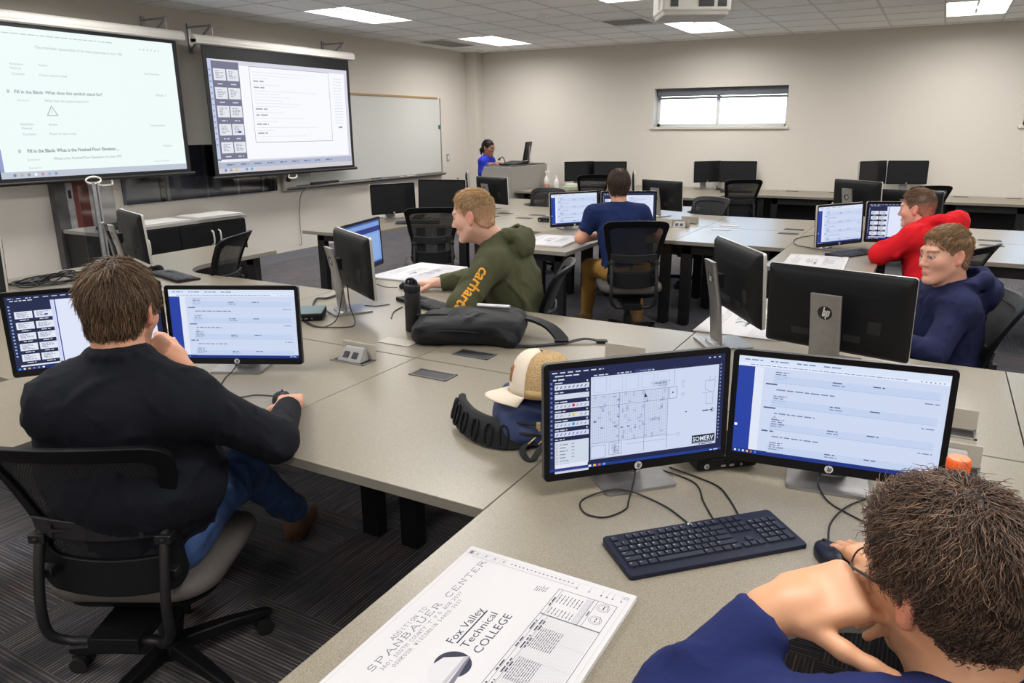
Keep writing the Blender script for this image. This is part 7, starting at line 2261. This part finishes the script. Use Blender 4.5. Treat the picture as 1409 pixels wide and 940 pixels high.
# --- the man in the green hoodie, in profile
P = Person('blond man in an olive green hoodie leaning over the middle desk in profile', (-1.93, 3.55, 0), 196, (-1.895, 3.545, 0.56), (-1.985, 3.425, 1.065), (-2.085, 3.325, 1.205), 194, 12, 0, hs=1.10, bulk=1.12,
           shoulders=((-1.915, 3.225, 0.985), (-2.05, 3.615, 0.985)), skin=(222, 172, 150))
LA, RA = ((-1.975, 3.02, 0.80), (-2.10, 3.26, 0.80)), ((-2.20, 3.66, 0.815), (-2.44, 3.49, 0.785))
P.torso(P.F, -0.012); P.arms(P.F, LA, RA, 0.0); P.head_field()
hips = [P.pel - P.r * 0.09, P.pel + P.r * 0.09]; knees = [(-2.28, 3.36, 0.50), (-2.32, 3.56, 0.50)]; ank = [(-2.30, 3.36, 0.10), (-2.36, 3.56, 0.10)]
P.legs(P.F, hips, knees, ank, -0.008)
P.hand(LA[1], (-0.5, 0.85, -0.1), (0, 0, -1), 'L', (0.3, 0.4, 0.4, 0.4, 0.4))
P.hand(RA[1], (-0.93, -0.28, -0.02), (0, 0, -1), 'R', (0.3, 0.35, 0.4, 0.45, 0.5), 1.05)
P.body(0.0045, brow=(176, 132, 92), iris=(90, 120, 140))
F = Field(); P.torso(F, 0.020); P.arms(F, LA, RA, 0.022, 0.93, True); P.hood(F, 1.0, back=0.10, drop=0.005)
for el, wr in (LA, RA):
    el, wr = V3(el), V3(wr); F.cap(el + (wr - el) * 0.84, el + (wr - el) * 0.95, 0.046, 0.042, k=0.008, flat=0.0)
P.hem(F, -0.05)
hd = P.wear('hoodie', F, 0.008, cloth('olive_fleece', (80, 82, 60), 600, 0.3), (30, 0.012), label='olive green hooded sweatshirt', seed=2)
M['orange_print'] = simple('orange_print', (236, 164, 44), 0.6)
du = V3(LA[0]) - P.shL; du /= np.linalg.norm(du)
st = P.shL + du * 0.085
nrm = V3((0.2, -1.0, 0.25)); 
text_decal('sleeve_lettering', 'carhartt', hd, st + np.cross(du, nrm / np.linalg.norm(nrm)) * -0.0, du, nrm, 0.075, M['orange_print'], P.o, bold=0.02, width=0.25)
F = Field(); F.ell(P.pel, (0.19, 0.15, 0.12), P.T, k=0.05); P.legs(F, hips, knees, ank, 0.012, 0.95)
P.wear('jeans', F, 0.014, M['denim'], (24, 0.005))
for a in ank: P.shoe(a, (-1, 0, 0), M['rubber'])
FADE = lambda q: np.clip(0.16 + (q[:, 2] - 0.035) * 11, 0.16, 1.2)
fwd = lambda q, fl: np.where((q[:, 1] > 0.050)[:, None], V3((0.18, 0.45, 0.75)), np.where((q[:, 2] > 0.075)[:, None], V3((0.1, 1.0, 0.15)) + fl * 2, fl))
P.hair([(158, 122, 82), (184, 146, 100), (208, 170, 120), (226, 194, 146)], 6000, 0.026, SHORT, stand=lambda q: np.where((q[:, 1] > 0.03) & (q[:, 2] > 0.085), 0.8, 0.25), thick=0.0010, cap=0.0035, jit=0.35, seed=5, fade=(0.0,), lenf=FADE, comb=fwd)

# --- the man in the blue polo, from behind
P = Person('man in a dark blue polo shirt and tan trousers seen from behind', (-2.06, 5.56, 0), 118, (-2.05, 5.52, 0.56), (-2.14, 5.565, 1.045), (-2.165, 5.61, 1.20), 116, 6, 0, hs=1.04, bulk=1.05,
           shoulders=((-2.310, 5.475, 0.985), (-1.990, 5.645, 0.985)), skin=(202, 146, 122))
LA, RA = ((-2.395, 5.42, 0.80), (-2.33, 5.72, 0.79)), ((-1.90, 5.80, 0.80), (-2.12, 6.0, 0.79))
P.torso(P.F, -0.012); P.arms(P.F, LA, RA, 0.0); P.head_field()
hips = [P.pel - P.r * 0.09, P.pel + P.r * 0.09]; knees = [(-2.42, 5.68, 0.52), (-2.12, 5.95, 0.50)]; ank = [(-2.52, 5.86, 0.10), (-2.10, 5.98, 0.10)]
P.legs(P.F, hips, knees, ank, -0.008)
P.hand(LA[1], (0.2, 0.95, 0), (0, 0, -1), 'L'); P.hand(RA[1], (-0.8, 0.6, 0), (0, 0, -1), 'R')
P.body(0.007)
F = Field(); P.torso(F, 0.012); P.collar(F, 0.068, 0.013, 0.02)
for sh, (el, wr) in ((P.shL, LA), (P.shR, RA)): F.cap(sh, sh + (V3(el) - sh) * 0.72, 0.068, 0.062, k=0.04, flat=0.0)
P.hem(F, -0.02)
P.wear('polo_shirt', F, 0.010, cloth('blue_polo', (24, 38, 80), 500, 0.25), (30, 0.008), label='dark blue polo shirt', seed=3)
F = Field(); F.ell(P.pel, (0.185, 0.145, 0.12), P.T, k=0.05); P.legs(F, hips, knees, ank, 0.014, 0.95)
P.wear('trousers', F, 0.012, cloth('tan_canvas', (158, 120, 58), 500, 0.3), (22, 0.006), label='tan work trousers')
M['tan_boot'] = simple('tan_boot_leather', (128, 96, 62), 0.7, noise=(12, 0.2))
for a in ank: P.shoe(a, (-0.35, -0.9 if a is ank[0] else 0.9, 0), M['tan_boot'], 'boot', boot=True)
P.hair([(58, 42, 34), (70, 50, 40), (86, 64, 50)], 4500, 0.020, SHORT, stand=0.4, thick=0.0014, cap=0.008, seed=6, v=0.008)

# --- the man in the red hoodie
P = Person('man in a bright red hoodie facing two lit screens at the right', (0.02, 5.72, 0), 160, (0.06, 5.70, 0.55), (0.005, 5.80, 0.985), (-0.085, 5.85, 1.098), 166, 8, 0, hs=1.06, bulk=1.05,
           shoulders=((-0.075, 5.62, 0.925), (0.055, 5.995, 0.925)), skin=(214, 160, 138))
LA, RA = ((-0.265, 5.63, 0.80), (-0.16, 5.93, 0.80)), ((0.06, 6.16, 0.80), (-0.10, 6.02, 0.80))
P.torso(P.F, -0.012); P.arms(P.F, LA, RA, 0.0); P.head_field()
hips = [P.pel - P.r * 0.09, P.pel + P.r * 0.09]; knees = [(-0.34, 5.78, 0.50), (-0.28, 5.98, 0.50)]; ank = [(-0.30, 5.80, 0.10), (-0.30, 6.0, 0.10)]
P.legs(P.F, hips, knees, ank, -0.008)
P.hand(LA[1], (-0.2, 0.95, 0), (0, 0, -1), 'L'); P.hand(RA[1], (-0.9, 0.3, 0), (0, 0, -1), 'R')
P.body(0.006)
F = Field(); P.torso(F, 0.022); P.arms(F, LA, RA, 0.026, 0.93, True); P.hood(F, 1.22, back=0.10, drop=-0.025)
P.hem(F, -0.05)
rd = P.wear('hoodie', F, 0.010, cloth('red_fleece', (204, 26, 36), 500, 0.25), (30, 0.012), label='bright red hooded sweatshirt', seed=4)
M['white_print'] = simple('white_print', (236, 226, 224), 0.6)
for i, w in enumerate((0.11, 0.09, 0.08, 0.06)):
    c = V3((0.045, 5.57, 0.915 - 0.033 * i))
    text_decal('back_lettering', ['WORK HARD', 'STAND TALL', 'BUILD', 'ON'][i] if False else '|||||||||', rd, c, (0.85, 0.5, 0), (0.55, -0.85, 0.1), 0.020, M['white_print'], P.o, bold=0.02, width=w)
F = Field(); F.ell(P.pel, (0.185, 0.145, 0.12), P.T, k=0.05); P.legs(F, hips, knees, ank, 0.012, 0.95)
P.wear('jeans', F, 0.014, simple('dark_denim', (34, 44, 70), 0.85, noise=(14, 0.2)), (24, 0.005))
for a in ank: P.shoe(a, (-1, 0.2, 0), M['rubber'])
P.hair([(96, 70, 50), (112, 82, 58), (134, 100, 72)], 4500, 0.024, SHORT, stand=0.45, thick=0.0012, cap=0.006, seed=7, fade=(0.0,), v=0.008, lenf=FADE, comb=fwd)

# --- the man in the navy hoodie, facing left
P = Person('brown-haired man in a navy hoodie looking past the round-badged monitor', (0.13, 3.86, 0), 205, (0.14, 3.88, 0.545), (0.135, 3.845, 0.945), (0.080, 3.80, 1.092), 216, 5, 3, hs=1.03, bulk=0.93,
           shoulders=((0.165, 3.705, 0.88), (0.06, 3.98, 0.89)), skin=(220, 164, 140))
LA, RA = ((0.085, 3.555, 0.70), (-0.12, 3.45, 0.785)), ((-0.12, 3.95, 0.72), (-0.24, 3.66, 0.785))
P.torso(P.F, -0.012); P.arms(P.F, LA, RA, 0.0); P.head_field()
hips = [P.pel - P.r * 0.09, P.pel + P.r * 0.09]; knees = [(-0.22, 3.62, 0.50), (-0.28, 3.80, 0.50)]; ank = [(-0.24, 3.60, 0.10), (-0.30, 3.80, 0.10)]
P.legs(P.F, hips, knees, ank, -0.008)
P.hand(LA[1], (-0.95, -0.3, -0.05), (0, 0, -1), 'L'); P.hand(RA[1], (-0.5, -0.85, 0), (0, 0, -1), 'R')
P.body(0.004, brow=(120, 86, 60), iris=(84, 92, 96), lip=(190, 120, 110))
F = Field(); P.torso(F, 0.016); P.arms(F, LA, RA, 0.020, 0.93, True); P.hood(F, 1.02, back=0.09, drop=0.02)
P.hem(F, -0.05)
P.wear('hoodie', F, 0.008, cloth('dark_navy_fleece', (32, 36, 68), 600, 0.3), (30, 0.011), label='navy blue hooded sweatshirt', seed=5)
F = Field(); F.ell(P.pel, (0.185, 0.145, 0.12), P.T, k=0.05); P.legs(F, hips, knees, ank, 0.012, 0.95)
P.wear('jeans', F, 0.014, M['denim'], (24, 0.005))
for a in ank: P.shoe(a, (-0.7, -0.7, 0), M['rubber'])
P.hair([(104, 78, 50), (126, 96, 62), (150, 116, 78), (172, 136, 96)], 7000, 0.028, SHORT, wave=0.001, stand=0.38, thick=0.0010, cap=0.006, jit=0.2, seed=8, fade=(0.0,), lenf=lambda q: np.clip(0.2 + (q[:, 2] - 0.02) * 9, 0.2, 1.0), comb=fwd)

# --- the instructor standing at the lectern
P = Person('woman in a royal blue top with dark tied-back hair standing behind the lectern', (-6.15, 10.25, 0), 5, (-6.17, 10.25, 0.82), (-6.15, 10.245, 1.20), (-6.115, 10.245, 1.345), -4, 8, 0, hs=0.98, bulk=0.84, shw=0.155, skin=(164, 112, 86))
LA, RA = ((-6.13, 10.45, 0.97), (-6.02, 10.38, 1.10)), ((-6.13, 10.05, 0.97), (-6.02, 10.12, 1.10))
P.torso(P.F, -0.012); P.arms(P.F, LA, RA, 0.0); P.head_field()
hips = [P.pel - P.r * 0.08, P.pel + P.r * 0.08]; knees = [(-6.16, 10.34, 0.45), (-6.16, 10.16, 0.45)]; ank = [(-6.19, 10.34, 0.10), (-6.19, 10.16, 0.10)]
P.legs(P.F, hips, knees, ank, -0.008)
P.hand(LA[1], (0.9, -0.3, 0.2), (0, 0, -1), 'L', size=0.9); P.hand(RA[1], (0.9, 0.3, 0.2), (0, 0, -1), 'R', size=0.9)
P.body(0.009, brow=(30, 22, 20), iris=(40, 28, 22))
F = Field(); P.torso(F, 0.010); P.arms(F, LA, RA, 0.012, 0.9, True); P.collar(F, 0.06, 0.012, 0.01)
P.wear('top', F, 0.012, cloth('royal_blue', (44, 56, 178)), (20, 0.004), label='royal blue top')
F = Field(); F.ell(P.pel - P.up * 0.02, (0.16, 0.125, 0.12), P.T, k=0.05); P.legs(F, hips, knees, ank, 0.012, 0.95)
P.wear('trousers', F, 0.014, cloth('black_trousers', (24, 24, 28)))
for a in ank: P.shoe(a, (1, 0, 0), M['rubber'], ln=0.24)
P.hair([(22, 18, 18), (30, 24, 22), (40, 32, 28)], 2500, 0.03, LOWER, stand=0.12, thick=0.0016, cap=0.006, jit=0.1, seed=9, v=0.008, crown=(0, 0.09, 0.09))
F = Field(); F.cap(P.H((0, -0.108, -0.005)), P.H((0, -0.135, -0.05)), 0.020, 0.026, k=0.02); F.cap(P.H((0, -0.135, -0.05)), P.H((0, -0.128, -0.125)), 0.026, 0.010, k=0.02)
P.wear('ponytail', F, 0.008, simple('dark_hair', (26, 21, 20), 0.5, noise=(80, 0.4)))
P.glasses(M['black_metal'], False)
